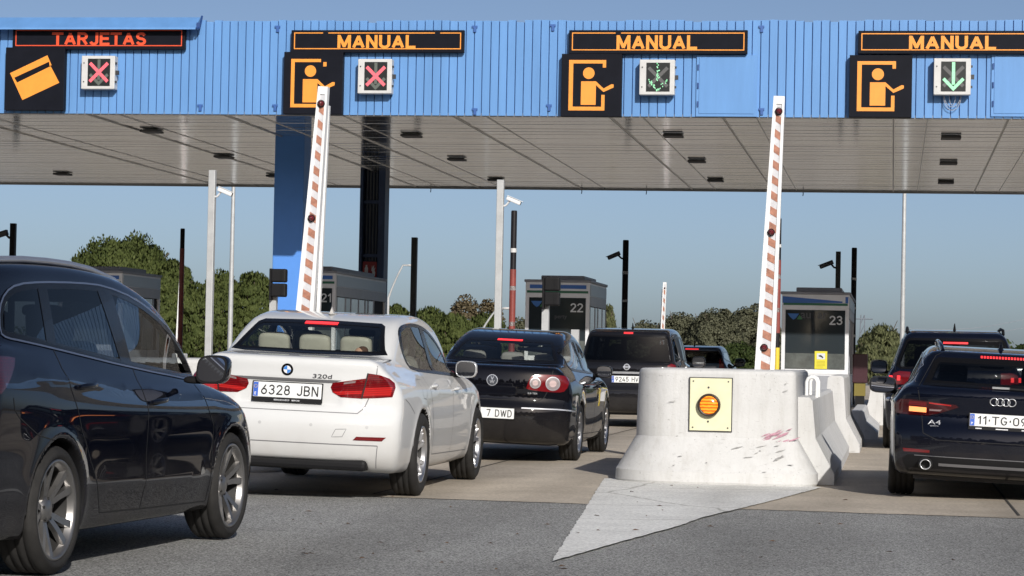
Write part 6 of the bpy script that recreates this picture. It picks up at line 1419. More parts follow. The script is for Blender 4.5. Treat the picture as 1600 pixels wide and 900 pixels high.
# jersey walls along the right side of the island
def jersey(X, Y0, Y1, top, label, hw=0.10, base=0.31, low=False, grooves=True):
    r = empty("concrete_barrier", (X, (Y0 + Y1) / 2, 0)); tag(r, label, "barrier", "concrete barrier blocks along the island"); L2 = (Y1 - Y0) / 2
    pr = [(base, 0.0), (base, 0.10), (hw + 0.035, 0.42 if not low else top * 0.6), (hw, top - 0.03), (hw - 0.03, top), (-hw + 0.03, top), (-hw, top - 0.03), (-hw - 0.035, 0.42 if not low else top * 0.6), (-base, 0.10), (-base, 0.0)]
    n = max(1, int(round((Y1 - Y0) / 0.62))) if grooves else 1; mb = MB()
    for i in range(n):
        a = -L2 + 2 * L2 * i / n; b = -L2 + 2 * L2 * (i + 1) / n
        mb.prism(pr, a + 0.008, b - 0.008 if i < n - 1 else b, plane='xz')
        if i < n - 1: mb.prism([(p[0] * 0.93, max(0.0, p[1] - 0.02)) for p in pr], b - 0.0079, b + 0.0079, plane='xz')
    mb.build("concrete_body", M_WHITEC, r)
    return r
jx = nx1 - 0.02
jersey(jx + 0.05, yn + 0.50, yn + 8.3, 0.80, "low white barrier wall with upright joints just behind the big nose")
jersey(jx + 0.17, yn + 9.0, yn + 13.4, 0.96, "tall white barrier block in front of booth 23")
jersey(jx + 0.36, yn + 14.6, yn + 20.5, 0.42, "short low barrier block beyond the tall one, right of booth 23", low=True)
wq = at_y(1374, 640, 47.0); jersey(wq.x, 46.0, 50.0, 0.68, "far white barrier block seen just left of the people carrier", hw=0.16)
for X, lab in zip(ISL, range(4)):
    mb = MB(); Pp = plan(X - 0.88, X + 0.88, yn + 2.85, 64, 0, 0.05, 0.05); n = len(Pp)
    mb.add([(p[0], p[1], 0) for p in Pp] + [(p[0], p[1], 0.14) for p in Pp], [(k, (k + 1) % n, n + (k + 1) % n, n + k) for k in range(n)] + [tuple(range(n, 2 * n))]); tag(mb.build("traffic_island", M_GREYC), kind='structure')

# ------------------------------------------------------------------ barrier arms
M_ARM = mat("white_barrier_paint", (0.80, 0.80, 0.79), 0.4, var=0.04, scale=6)
M_STRIPE = mat("faded_red_reflective_stripe", (0.38, 0.17, 0.11), 0.55, var=0.35, scale=14)
M_REFL = mat("pale_reflective_sheet", (0.58, 0.58, 0.60), 0.45, var=0.10, scale=18)
M_REDL = mat("dark_red_reflector", (0.11, 0.008, 0.010), 0.15, coat=1.0)
def raised_arm(bl, br, tl, tr, ybot, ytop, Y, label, lights, second=None, nst=17, cab=True, z_base=0.95, group="raised white barrier arms"):
    """a tapering boom standing almost upright, striped on the face towards the cars"""
    A, B, C_, D = at_y(bl, ybot, Y), at_y(br, ybot, Y), at_y(tl, ytop, Y), at_y(tr, ytop, Y)
    b0 = (A + B) / 2; t0 = (C_ + D) / 2; wb, wt = (B - A).length, (D - C_).length
    ax = (t0 - b0).normalized(); k = (b0.z - z_base) / ax.z; base = b0 - ax * k; L = (t0 - base).length; wb = wb + (wb - wt) * k / (t0 - b0).length
    r = empty("barrier_arm", (base.x, Y, 0.0)); tag(r, label, "barrier", group)
    side = Vector((ax.z, 0, -ax.x)); o0 = Vector((0, 0, base.z))
    def pt(s, u, y): wd = wb + (wt - wb) * s; return o0 + ax * (L * s) + side * (u * wd) + Vector((0, y, 0))
    def slab(u0, u1, y0, y1, s0, s1, m, nm, mb=None, sh=0.0):
        q = MB() if mb is None else mb
        vs = [pt(s0, u0, y0), pt(s0 - sh, u1, y0), pt(s1 - sh, u1, y0), pt(s1, u0, y0), pt(s0, u0, y1), pt(s0 - sh, u1, y1), pt(s1 - sh, u1, y1), pt(s1, u0, y1)]
        q.add(vs, [(3, 2, 1, 0), (4, 5, 6, 7), (0, 1, 5, 4), (1, 2, 6, 5), (2, 3, 7, 6), (3, 0, 4, 7)])
        if mb is None: return q.build(nm, m, r)
    mb = MB(); slab(-0.5, -0.22, 0, 0.10, 0, 1, None, "", mb); slab(0.28, 0.5, 0, 0.10, 0, 1, None, "", mb); slab(-0.22, 0.28, 0.02, 0.08, 0, 1, None, "", mb); slab(-0.22, 0.28, 0.0, 0.0199, 0.972, 1, None, "", mb); mb.build("boom", M_ARM, r)
    slab(-0.22, 0.28, 0.012, 0.0195, 0.02, 0.970, M_REFL, "reflective_sheet")
    mb = MB()
    for i in range(nst):
        s0 = 0.03 + (i + 0.1) / nst * 0.93; slab(-0.20, 0.26, 0.0075, 0.0115, s0, s0 + 0.50 / nst * 0.93, None, "", mb, 0.22 / nst)
    mb.build("stripes", M_STRIPE, r)
    for (lx, ly) in lights:
        p = at_y(lx, ly, Y) - Vector(r.location); rr_ = wb * 0.15
        mb = MB(); M = Matrix.Translation((p.x, -0.002, p.z)); mb.lathe([(rr_ * 1.25, 0.004), (rr_ * 1.25, -0.016), (rr_ * 1.02, -0.018)], 18, 1, 'y', M); mb.lathe([(0.0, -0.042), (rr_ * 0.6, -0.036), (rr_, -0.012)], 18, 0, 'y', M); mb.build("red_lamp", [M_REDL, M_BLACKP], r)
    if second:
        a, b, c = second; p0, p1, p2 = at_y(*a, Y + 0.16) - Vector(r.location), at_y(*b, Y + 0.16) - Vector(r.location), None
        mb = MB(); d = 0.022; vs = []
        for p, wd in ((p0, c[0]), (p1, c[1])):
            for (sx_, sy_) in ((-1, 0), (1, 0), (1, 0.06), (-1, 0.06)): vs.append((p.x + sx_ * wd, 0.16 + sy_, p.z))
        mb.add(vs, [(0, 1, 5, 4), (1, 2, 6, 5), (2, 3, 7, 6), (3, 0, 4, 7), (4, 5, 6, 7), (3, 2, 1, 0)]); mb.build("rear_boom", M_ARM, r)
    if cab:
        mb = MB(); mb.box(-0.22, 0.22, 0.02, 0.42, -0.0, 1.0, 0, None, 0.03); mb.box(-0.17, 0.17, 0.01, 0.018, 0.2, 0.8, 1); mb.build("barrier_cabinet", [M_HOUS, M_DARK], r)
    return r
YA = yn + 2.35
raised_arm(1179, 1210, 1209, 1226, 578, 150, YA, "raised white barrier arm with faded red stripes behind the concrete nose", ((1217, 174), (1205, 363), (1194, 543)))
raised_arm(462, 489.5, 497, 512, 487, 135, YA + 0.3, "raised white striped barrier arm with a thin second boom, behind the white saloon", ((502, 162), (487, 341)), second=((496.7, 487), (512.8, 165), (0.018, 0.012)), nst=17)
raised_arm(1032.5, 1038.5, 1036, 1041.5, 512, 441, 81.0, "small far white barrier arm above the dark sport utility car", ((1038.7, 450),), second=((1033, 512), (1035, 452), (0.03, 0.02)), nst=9, cab=False, group="far barrier arms beyond the canopy")
raised_arm(276, 283.5, 281, 285, 504, 415, 81.0, "small far white barrier arm on a dark cabinet left of the tall grey camera pole", ((282.2, 488),), second=((279, 504), (281, 430), (0.03, 0.02)), nst=9, cab=True, group="far barrier arms beyond the canopy")

# ------------------------------------------------------------------ poles, cameras, lamps
M_GALV = mat("galvanised_steel", (0.46, 0.47, 0.47), 0.45, metal=0.25, var=0.10, scale=5)
M_BLK = mat("black_pole_paint", (0.013, 0.012, 0.014), 0.5, var=0.2, spec=0.15)
M_OXR = mat("dark_red_pole_paint", (0.22, 0.045, 0.035), 0.5, var=0.2, scale=5)
M_CAMW = mat("white_camera_shell", (0.72, 0.73, 0.74), 0.35)
M_CAMG = mat("dark_camera_shell", (0.07, 0.075, 0.09), 0.45)
M_DKG = mat("dark_green_grey_pole", (0.055, 0.062, 0.06), 0.5, var=0.15)
def camera_on(r, z, sx, m, down=20, size=1.0, off=0.10):
    M = Matrix.Translation((sx * off, -0.05, z)) @ Matrix.Rotation(rad(down) * sx, 4, 'Y') @ Matrix.Rotation(rad(0), 4, 'X')
    mb = MB(); s = size; x0, x1 = (0.03, 0.40 * s) if sx > 0 else (-0.40 * s, -0.03)
    mb.box(x0, x1, -0.055 * s, 0.055 * s, -0.05 * s, 0.05 * s, 0, M, 0.015); mb.box(x0 - (0.03 if sx < 0 else 0), x1 + (0.03 if sx > 0 else 0), -0.07 * s, 0.07 * s, 0.051 * s, 0.062 * s, 0, M)
    e = x1 if sx > 0 else x0; mb.box(min(e, e + sx * 0.004), max(e, e + sx * 0.004), -0.035 * s, 0.035 * s, -0.035 * s, 0.035 * s, 1, M)
    c = mb.build("camera", [m, M_BLACKP], r)
    mb = MB(); mb.tube([(0, 0, z - 0.16), (sx * 0.10, -0.02, z - 0.14), (sx * (off + 0.10), -0.05, z - 0.04)], 0.025 * s, 8); mb.build("camera_bracket", m, c)
def pole(px, py_top, Y, w, m, label, square=True, name="pole", group=None, cam=None, bands=None, zb=0.0, cat="pole"):
    t = at_y(px, py_top, Y); r = empty(name, (t.x, Y, zb)); tag(r, label, cat, group); h = t.z - zb
    mb = MB(); w2 = w / 2
    if square: mb.box(-w2, w2, -w2, w2, 0, h, 0, None, 0.008)
    else: mb.tube([(0, 0, 0), (0, 0, h - 0.02), (0, 0, h)], [w2, w2, w2 * 0.85], 14)
    if bands:
        for (z0, z1, mi) in bands: mb.tube([(0, 0, h * z0), (0, 0, h * z1)], w2 + 0.004, 14, mi)
        mb.build("shaft", [m, M_OXR, M_HOUS, M_YEL], r)
    else: mb.build("shaft", m, r)
    mb = MB(); mb.box(-w * 1.2, w * 1.2, -w * 1.2, w * 1.2, 0, 0.03); mb.build("base_plate", m, r)
    if cam: camera_on(r, at_y(px, cam[0], Y).z - zb, cam[1], cam[2], cam[3], cam[4], w2 + 0.03)
    return r
yp = 41.5
pole(332.5, 266, yp, 0.115, M_GALV, "tall square grey pole with white camera, left of the blue column", cam=(294, 1, M_CAMW, 22, 0.75), name="camera_pole", group="grey camera poles on the islands")
pole(782.5, 281, yp, 0.115, M_GALV, "tall square grey pole with white camera, left of the red banded pole", cam=(308, 1, M_CAMW, 22, 0.72), name="camera_pole", group="grey camera poles on the islands")
pole(21, 349, 61.5, 0.14, M_BLK, "black camera pole at the far left above the estate roof", cam=(363, -1, M_CAMG, 18, 1.2), name="camera_pole", group="dark camera poles past the booths")
pole(978, 375, 61.5, 0.15, M_BLK, "black banded camera pole right of booth 22", square=False, cam=(395, -1, M_CAMG, 24, 0.9), bands=[(0.79, 0.81, 2), (0.62, 0.635, 2), (0.45, 0.465, 2)], name="camera_pole", group="dark camera poles past the booths")
pole(1310, 393, 61.5, 0.12, M_DKG, "dark camera pole rising behind the roof of booth 23", cam=(409, -1, M_CAMG, 22, 0.95), name="camera_pole", group="dark camera poles past the booths")
pole(648, 371, 60.0, 0.14, M_DKG, "plain dark grey square pole standing right of booth 21", group="dark poles past the booths")
pole(285.5, 357, 58.5, 0.11, M_BLK, "black and dark red pole above the small left barrier arm", square=False, bands=[(0.02, 0.88, 1)], group="banded poles on the islands", name="banded_pole")
pole(803.5, 329, 43.0, 0.105, M_BLK, "dark red banded pole with black top left of booth 22", square=False, bands=[(0.05, 0.72, 1), (0.80, 0.82, 2), (0.62, 0.64, 2), (0.45, 0.47, 2), (0.28, 0.30, 2)], group="banded poles on the islands", name="banded_pole")
pole(1217.5, 341, 43.0, 0.085, M_BLK, "dark red banded pole on a yellow foot, left edge of booth 23", square=False, bands=[(0.45, 0.80, 1), (0.86, 0.875, 2), (0.71, 0.73, 2), (0.55, 0.57, 2), (0.03, 0.38, 3)], group="banded poles on the islands", name="banded_pole")
pole(1335, 387, 60.0, 0.13, M_BLK, "black banded pole standing right of booth 23", square=False, bands=[(0.80, 0.815, 2), (0.62, 0.635, 2), (0.45, 0.465, 2)], group="banded poles on the islands", name="banded_pole")
def street_lamp(px, Y, h, arm, label, w=0.09):
    t = at_y(px, 545, Y); r = empty("street_lamp", (t.x, Y, 0)); tag(r, label, "street lamp", "street lamps beyond the plaza"); mb = MB()
    if arm == 0: mb.tube([(0, 0, 0), (0, 0, h * 0.5), (0, 0, h)], [w, w * 0.75, w * 0.45], 10); e = Vector((0, 0, h))
    else:
        pts = [(0, 0, 0), (0, 0, h * 0.72)] + [(arm * math.sin(math.pi / 2 * i / 6) * 1.0, 0, h * 0.72 + h * 0.28 * (1 - (1 - i / 6) ** 2)) for i in range(1, 7)]; pts.append((arm * 1.5, 0, h * 1.0)); mb.tube(pts, [w] * 2 + [w * 0.7] * 7, 8); e = Vector((arm * 1.5, 0, h))
    mb.build("lamp_post", M_GALV, r)
    mb = MB(); mb.add(*superell(e.x + 0.1, 0, e.z, 0.20 if arm else 0.3, 0.08, 0.045, 0.8, 0.8), 0, True); mb.build("lamp_head", M_HOUS, r)
zt = lambda px, py, Y: at_y(px, py, Y).z
street_lamp(359, 82, 11.5, 0, "thin tall lamp post right of the left grey camera pole", 0.09)
street_lamp(1409.5, 82, 12.0, 0, "thin tall lamp post rising alone above the people carrier", 0.09)
street_lamp(605, 95, zt(605, 414, 95), 0.55, "curved arm street lamp between booth 21 and the dark square pole", 0.05)
street_lamp(753, 90, zt(753, 481, 90), 0.55, "low curved arm street lamp beside the right grey camera pole", 0.05)
# traffic lights seen from behind
for (px, t_, lab) in ((437, 420, "black two box traffic light on grey post in front of the blue column"), (863, 433, "black two box traffic light on grey post in front of booth 22")):
    Y = 46.0; a = at_y(px, t_, Y); w = 0.27; r = empty("traffic_light", (a.x, Y, 0.14)); tag(r, lab, "traffic light", "traffic lights on the islands")
    pw = 0.13; off = -0.12
    zt_ = at_y(px, t_ + 41, Y).z - 0.14; mb = MB(); mb.box(off - pw / 2, off + pw / 2, 0, 0.13, 0, zt_); mb.build("post", M_GALV, r)
    for i in range(2):
        z1 = a.z - 0.14 - i * 0.275; mb = MB(); mb.box(-0.13, 0.16, -0.16, 0.02, z1 - 0.26, z1 - 0.005, 0, None, 0.03); mb.box(0.06, 0.08, -0.172, -0.158, z1 - 0.22, z1 - 0.04, 0); mb.build("signal_head", M_BLACKP, r)
    mb = MB(); mb.box(-0.17, -0.125, -0.12, 0.0, a.z - 0.14 - 0.60, a.z - 0.14, 0, None, 0.006); mb.build("mount", M_BLACKP, r)

# ------------------------------------------------------------------ toll booths
M_BOOTH = mat("off_white_booth_panel", (0.72, 0.73, 0.75), 0.4, var=0.06, scale=3)
M_BOOTHG = mat("grey_booth_panel", (0.30, 0.31, 0.34), 0.45, var=0.08, scale=3)
M_BOOTHROOF = mat("grey_booth_roof", (0.24, 0.25, 0.28), 0.5, var=0.1, scale=3)
M_STB = mat("booth_blue_stripe", (0.035, 0.13, 0.42), 0.4)
M_STG = mat("booth_green_stripe", (0.02, 0.13, 0.07), 0.4)
def dark_glass():
    m, t, b = new_mat("dark_booth_glass"); b.inputs["Base Color"].default_value = (0.028, 0.036, 0.042, 1); b.inputs["Roughness"].default_value = 0.05; b.inputs["Coat Weight"].default_value = 0.3
    return m
M_BG = dark_glass()
M_BGL = mat("painted_reflection_glass", (0.27, 0.32, 0.37), 0.06, coat=0.5)  # pale base colour carries the reflection of sky and next island
M_BGC = mat("grey_painted_reflection", (0.10, 0.11, 0.105), 0.08, var=0.3, scale=4, coat=0.4)  # reflected concrete nose put into a grey colour
M_NUM = mat("white_number_film", (0.62, 0.64, 0.66), 0.5)
M_GHOST = mat("faint_grey_lettering", (0.06, 0.065, 0.075), 0.5)
def booth(pl, pr, ptop, num, label, pend=None, depth=4.2, sticker=False, wedge=False, words=()):
    Y = 52.6; cy = 470; xr_ = at_y(pr, cy, Y).x
    if pend:
        depth = 1.0
        while depth < 9 and proj((xr_, Y + depth, 2.0))[0] < pend: depth += 0.1
    A, B = at_y(pl, cy, Y), at_y(pr, cy, Y); zt_ = at_y((pl + pr) / 2, ptop, Y).z; w = B.x - A.x; r = empty("toll_booth", ((A.x + B.x) / 2, Y, 0.14)); tag(r, label, "toll booth", "toll booths on the islands")
    h = zt_ - 0.14; w2 = w / 2; gz0, gz1 = h - 1.62, h - 0.38     # front window
    mb = MB(); mb.box(-w2, w2, 0.0, depth, 0, gz0 - 0.10); mb.box(-w2, w2, 0.0, depth, gz1 + 0.0, h - 0.06); mb.box(-w2, -w2 + 0.075, 0, depth, gz0 - 0.10, gz1); mb.box(w2 - 0.075, w2, 0, 0.12, gz0 - 0.10, gz1); mb.box(w2 - 0.075, w2, depth - 0.12, depth, gz0 - 0.10, gz1); mb.build("wall", M_BOOTH, r)
    mb = MB(); mb.box(-w2 + 0.0755, w2 - 0.0755, -0.012, 0.03, gz0 - 0.1, gz0 - 0.003); mb.build("window_sill", M_BOOTH, r)
    mb = MB(); mb.box(-w2 + 0.08, w2 - 0.08, 0.02, 0.04, gz0, gz1 - 0.005); mb.build("front_window", M_BG, r)
    mb = MB(); mb.box(-w2 + 0.085, w2 - 0.085, 0.014, 0.0195, gz0 + 0.004, gz0 + 0.33); mb.build("lower_pane", M_BGC, r)  # strip over the window glass standing in for the nose's reflection
    mb = MB(); mb.box(-w2 + 0.08, w2 - 0.08, -0.006, -0.001, 0.3, gz0 - 0.13); mb.build("lower_panel", M_BOOTHG, r)
    mb = MB(); mb.box(-w2 - 0.03, w2 + 0.03, -0.03, depth + 0.03, h - 0.06, h, 0, None, 0.015); mb.build("roof", M_BOOTHROOF, r)
    mb = MB(); mb.box(-w2 + 0.28, w2 - 0.16, 0.35, depth - 0.6, h + 0.001, h + 0.10, 0, None, 0.02); mb.build("roof_unit", M_BOOTHROOF, r)
    mb = MB()
    if wedge: mb.prism([(-w2 + 0.01, h - 0.10), (-w2 + 0.01, h - 0.24), (w2 - 0.14, h - 0.225), (w2 - 0.14, h - 0.195)], -0.006, -0.001); mb.box(w2 - 0.08, w2 - 0.02, -0.006, -0.001, h - 0.23, h - 0.10)
    else: mb.box(-w2 + 0.09, w2 - 0.07, -0.006, -0.001, h - 0.19, h - 0.11)
    mb.build("blue_stripe", M_STB, r)
    mb = MB(); mb.box(-w2 + 0.03, w2 - 0.03, -0.006, -0.001, h - 0.285, h - 0.235); mb.build("green_stripe", M_STG, r)
    # lane side: band, door and panes
    mb = MB(); mb.box(w2 + 0.001, w2 + 0.012, 0.10, depth - 0.05, h - 0.33, h - 0.10); mb.build("side_band", mat("pale_blue_band", (0.30, 0.37, 0.44), 0.4), r)
    mb = MB(); mb.box(w2 + 0.001, w2 + 0.010, 0.10, depth - 0.05, h - 0.55, h - 0.34); mb.build("side_panel", M_BOOTHG, r)
    mb = MB(); mb.box(w2 - 0.06, w2 - 0.04, 0.12, depth - 0.12, gz0 - 0.1, gz1); mb.build("inner_dark", M_GAPL, r)
    yy = 0.14; k = 0
    for wd, m in ((0.85, M_BGL), (0.55, M_BG), (0.80, M_BGL), (0.70, M_BGL), (0.35, M_BG), (0.60, M_BGL)):
        if yy + wd > depth - 0.05: break
        mb = MB(); mb.box(w2 - 0.03, w2 + 0.004, yy + 0.05, yy + wd - 0.05, gz0 - 0.08, h - 0.57); mb.build("side_window", m, r)
        mb = MB(); mb.box(w2 - 0.04, w2 + 0.012, yy + wd - 0.045, yy + wd + 0.045, gz0 - 0.1, h - 0.56); mb.build("window_bar", M_BOOTHG, r); yy += wd
    if num:
        v, f = block_text(num, 0.19, 0.15, 0.12); mb = MB(); mb.add([(w2 - (0.21 if num == '21' else 0.27) + q[0], 0.012 + q[1], gz1 - 0.21 + q[2]) for q in v], f); mb.build("number", M_NUM, r, fixn=False)
        lg = MB(); lg.prism([(-w2 + 0.12, gz1 - 0.08), (-w2 + 0.36, gz1 - 0.08), (-w2 + 0.29, gz1 - 0.18), (-w2 + 0.24, gz1 - 0.21), (-w2 + 0.17, gz1 - 0.15)], 0.010, 0.015); lg.build("blue_mark", mat("logo_blue", (0.03, 0.14, 0.42), 0.4), r)
        lg = MB(); lg.prism([(-w2 + 0.31, gz1 - 0.20), (-w2 + 0.43, gz1 - 0.20), (-w2 + 0.37, gz1 - 0.11)], 0.010, 0.015); lg.build("green_mark", mat("logo_green", (0.03, 0.16, 0.05), 0.4), r)
        for (wt_, xo_, zo_, hh) in words:
            v, f = text(wt_, hh, 0.01); mb = MB(); mb.add([(xo_ + q[0], 0.012, gz1 + zo_ + q[2]) for q in v], f); mb.build("lettering", M_GHOST, r, fixn=False)
    if sticker:
        s = empty("camera_notice", (r.location.x + 0.13, Y - 0.004, 0.14 + gz0 + 0.21)); tag(s, "yellow notice with a camera symbol on the window of booth 23", "notice")
        mb = MB(); mb.box(-0.13, 0.13, 0, 0.01, -0.2, 0.17); mb.build("panel", mat("yellow_notice", (0.72, 0.62, 0.04), 0.5), s)
        mb = MB(); mb.box(-0.085, 0.085, -0.004, -0.001, 0.0, 0.125); mb.build("white_field", M_NUM, s)
        mb = MB(); mb.prism([(-0.05, 0.08), (0.0, 0.09), (0.05, 0.045), (0.04, 0.02), (0.0, 0.05), (-0.04, 0.06)], -0.008, -0.005); mb.build("camera_symbol", M_INK, s)
        mb = MB()
        for zq in (-0.04, -0.07, -0.10, -0.13, -0.16): mb.box(-0.09, 0.09 - 0.04 * (zq == -0.16), -0.004, -0.001, zq - 0.005, zq + 0.005)
        mb.build("print_lines", mat("notice_print", (0.45, 0.40, 0.03), 0.6), s)
    return r, w2, h
booth(821, 921, 437, "22", "toll booth 22 with white corner posts, behind the black traffic light", 946, words=(("perty", 0.08, -0.42, 0.10),))
booth(1222, 1327, 456, "23", "toll booth 23 with yellow notice in its front window", 1334, sticker=True, wedge=True, words=(("au", -0.20, -0.12, 0.12), ("ar", 0.15, -0.12, 0.12)))
booth(424, 524, 422, "21", "toll booth 21 with dark front, partly behind the left barrier arm", 602)
booth(92, 190, 422, "", "toll booth seen over the windscreen of the dark estate at left", 249)
# payment machine right of booth 23
a = at_y(1342, 553, 54.0); r = empty("payment_machine", (a.x + 0.03, 54.0, 0.14)); tag(r, "dark red machine with a yellow foot right of booth 23", "machine")
hh = a.z - 0.14; mb = MB(); mb.box(-0.16, 0.16, 0, 0.35, hh - 0.62, hh, 0, None, 0.02); mb.build("cabinet", mat("dark_maroon_cabinet", (0.045, 0.012, 0.018), 0.35), r)
mb = MB(); mb.box(-0.10, 0.10, 0.06, 0.28, 0, hh - 0.90); mb.build("plinth", M_BLACKP, r)
mb = MB(); mb.box(-0.12, 0.12, 0.05, 0.3, hh - 0.899, hh - 0.625); mb.build("foot", mat("dull_yellow_foot", (0.16, 0.125, 0.015), 0.5), r)
# grey post by the near side of booth 22
pole(899, 515, 47.0, 0.15, M_GALV, "short square grey post in front of booth 22", zb=0.14)
# rubbish at the foot of the nose, crumbs on the asphalt
q = at_z(1097, 756); r = empty("crushed_can", (q.x, q.y - 0.03, 0)); tag(r, "crushed red can lying against the foot of the concrete nose", "litter")
mb = MB(); mb.lathe([(0.0, 0.0), (0.03, 0.002), (0.034, 0.03), (0.024, 0.05), (0.032, 0.07), (0.028, 0.10), (0.0, 0.10)], 9, 0, 'z', Matrix.Rotation(rad(60), 4, 'Y')); mb.build("can_body", mat("red_can_paint", (0.45, 0.03, 0.03), 0.35), r, loc=(-0.05, 0, 0.035))
mb = MB(); mb.box(-0.10, 0.0, 0.0, 0.04, 0.0, 0.03, 0, Matrix.Rotation(0.3, 4, 'Z')); mb.build("lid", M_DARK, r)
mb = MB(); rr = random.Random(21)
for i in range(60):
    px = rr.uniform(400, 1580); py = rr.uniform(752, 890); p = at_z(px, py, 0.006); s_ = rr.uniform(0.008, 0.03); a = rr.uniform(0, 6.3)
    c_, n_ = math.cos(a) * s_, math.sin(a) * s_
    mb.add([(p.x - c_, p.y - n_, 0.004), (p.x + n_ * 0.5, p.y - c_ * 0.5, 0.008), (p.x + c_, p.y + n_, 0.005), (p.x - n_ * 0.5, p.y + c_ * 0.5, 0.012)], [(0, 1, 2, 3)])
tag(mb.build("leaf_litter", mat("dry_leaf_crumbs", (0.12, 0.07, 0.04), 0.8, var=0.4, scale=9)), "scattered dry leaf crumbs on the asphalt", "litter", kind='stuff')
# box and papers on the dashboard of the dark estate
Mk = Matrix.Translation(CAR_E.root.location) @ CAR_E.root.rotation_euler.to_matrix().to_4x4(); q = Mk @ Vector((0.28, 3.12, 0.952))
r = empty("paper_box", q, CAR_E.root.rotation_euler.z); tag(r, "cream and orange paper box on the dashboard of the dark estate", "box")
mb = MB(); mb.box(-0.10, 0.10, -0.06, 0.06, 0, 0.11, 0, None, 0.006); mb.build("carton", mat("cream_carton", (0.70, 0.55, 0.36), 0.7), r)
mb = MB(); mb.box(-0.101, 0.101, -0.0612, 0.0612, 0.07, 0.10, 0); mb.build("orange_band", mat("orange_print", (0.65, 0.16, 0.05), 0.6), r)
# doll on the parcel shelf of the white saloon
Mw = Matrix.Translation(CAR_W.root.location) @ CAR_W.root.rotation_euler.to_matrix().to_4x4(); q = Mw @ Vector((0.30, 0.98, 1.050))
r = empty("doll", q); tag(r, "small brown haired doll in pale blue lying behind the rear window of the white saloon", "doll")
MS, MBL, MH = mat("doll_skin", (0.62, 0.36, 0.24), 0.6), mat("doll_pale_blue_cloth", (0.50, 0.66, 0.74), 0.8), mat("doll_brown_hair", (0.10, 0.045, 0.02), 0.8)
mb = MB(); mb.add(*superell(0.055, 0, 0.055, 0.048, 0.045, 0.050, 1, 1), 0, True); mb.add(*superell(0.055, -0.045, 0.05, 0.012, 0.012, 0.010, 1, 1), 0, True); mb.tube([(-0.01, 0, 0.05), (0.03, 0, 0.055)], 0.02, 8); mb.tube([(-0.06, -0.02, 0.03), (-0.11, -0.03, 0.03), (-0.14, -0.03, 0.05)], [0.018, 0.016, 0.02], 8); hd = mb.build("body", MS, r)
mb = MB(); mb.add(*superell(0.075, 0.012, 0.07, 0.045, 0.045, 0.045, 0.9, 0.9), 0, True); mb.build("hair", MH, r)
mb = MB(); mb.add(*superell(-0.03, -0.01, 0.04, 0.045, 0.04, 0.038, 0.9, 0.9), 0, True); mb.add(*superell(-0.075, -0.02, 0.035, 0.03, 0.03, 0.03, 0.9, 0.9), 0, True); mb.build("clothing", MBL, r)


# ------------------------------------------------------------------ trees
def leaf_mat(name, c1, c2):
    m, t, b = new_mat(name); N, L = t.nodes, t.links
    at = N.new("ShaderNodeAttribute"); at.attribute_name = "tone"
    r = N.new("ShaderNodeValToRGB"); e = r.color_ramp.elements; e[0].color = (*c1, 1); e[1].color = (*c2, 1); L.new(at.outputs["Fac"], r.inputs[0])
    L.new(r.outputs[0], b.inputs["Base Color"]); b.inputs["Roughness"].default_value = 0.65; b.inputs["Specular IOR Level"].default_value = 0.2
    tr = N.new("ShaderNodeBsdfTranslucent"); L.new(r.outputs[0], tr.inputs[0]); mx = N.new("ShaderNodeMixShader"); mx.inputs[0].default_value = 0.42
    L.new(b.outputs[0], mx.inputs[1]); L.new(tr.outputs[0], mx.inputs[2]); L.new(mx.outputs[0], N["Material Output"].inputs[0])
    return m
M_BARK = mat("tree_bark", (0.10, 0.075, 0.055), 0.9, var=0.3, scale=8)
LEAF = dict(pine=leaf_mat("pine_needles", (0.062, 0.086, 0.024), (0.125, 0.150, 0.045)), broad=leaf_mat("hazed_olive_leaves", (0.105, 0.112, 0.068), (0.185, 0.185, 0.120)),  # olive leaves: own grey green, lightened in place of distance haze
            brown=leaf_mat("brownish_leaves", (0.12, 0.10, 0.055), (0.25, 0.20, 0.12)), willow=leaf_mat("grey_green_leaves", (0.085, 0.10, 0.045), (0.22, 0.23, 0.11)), shrub=leaf_mat("hedge_leaves", (0.030, 0.05, 0.014), (0.085, 0.115, 0.035)))
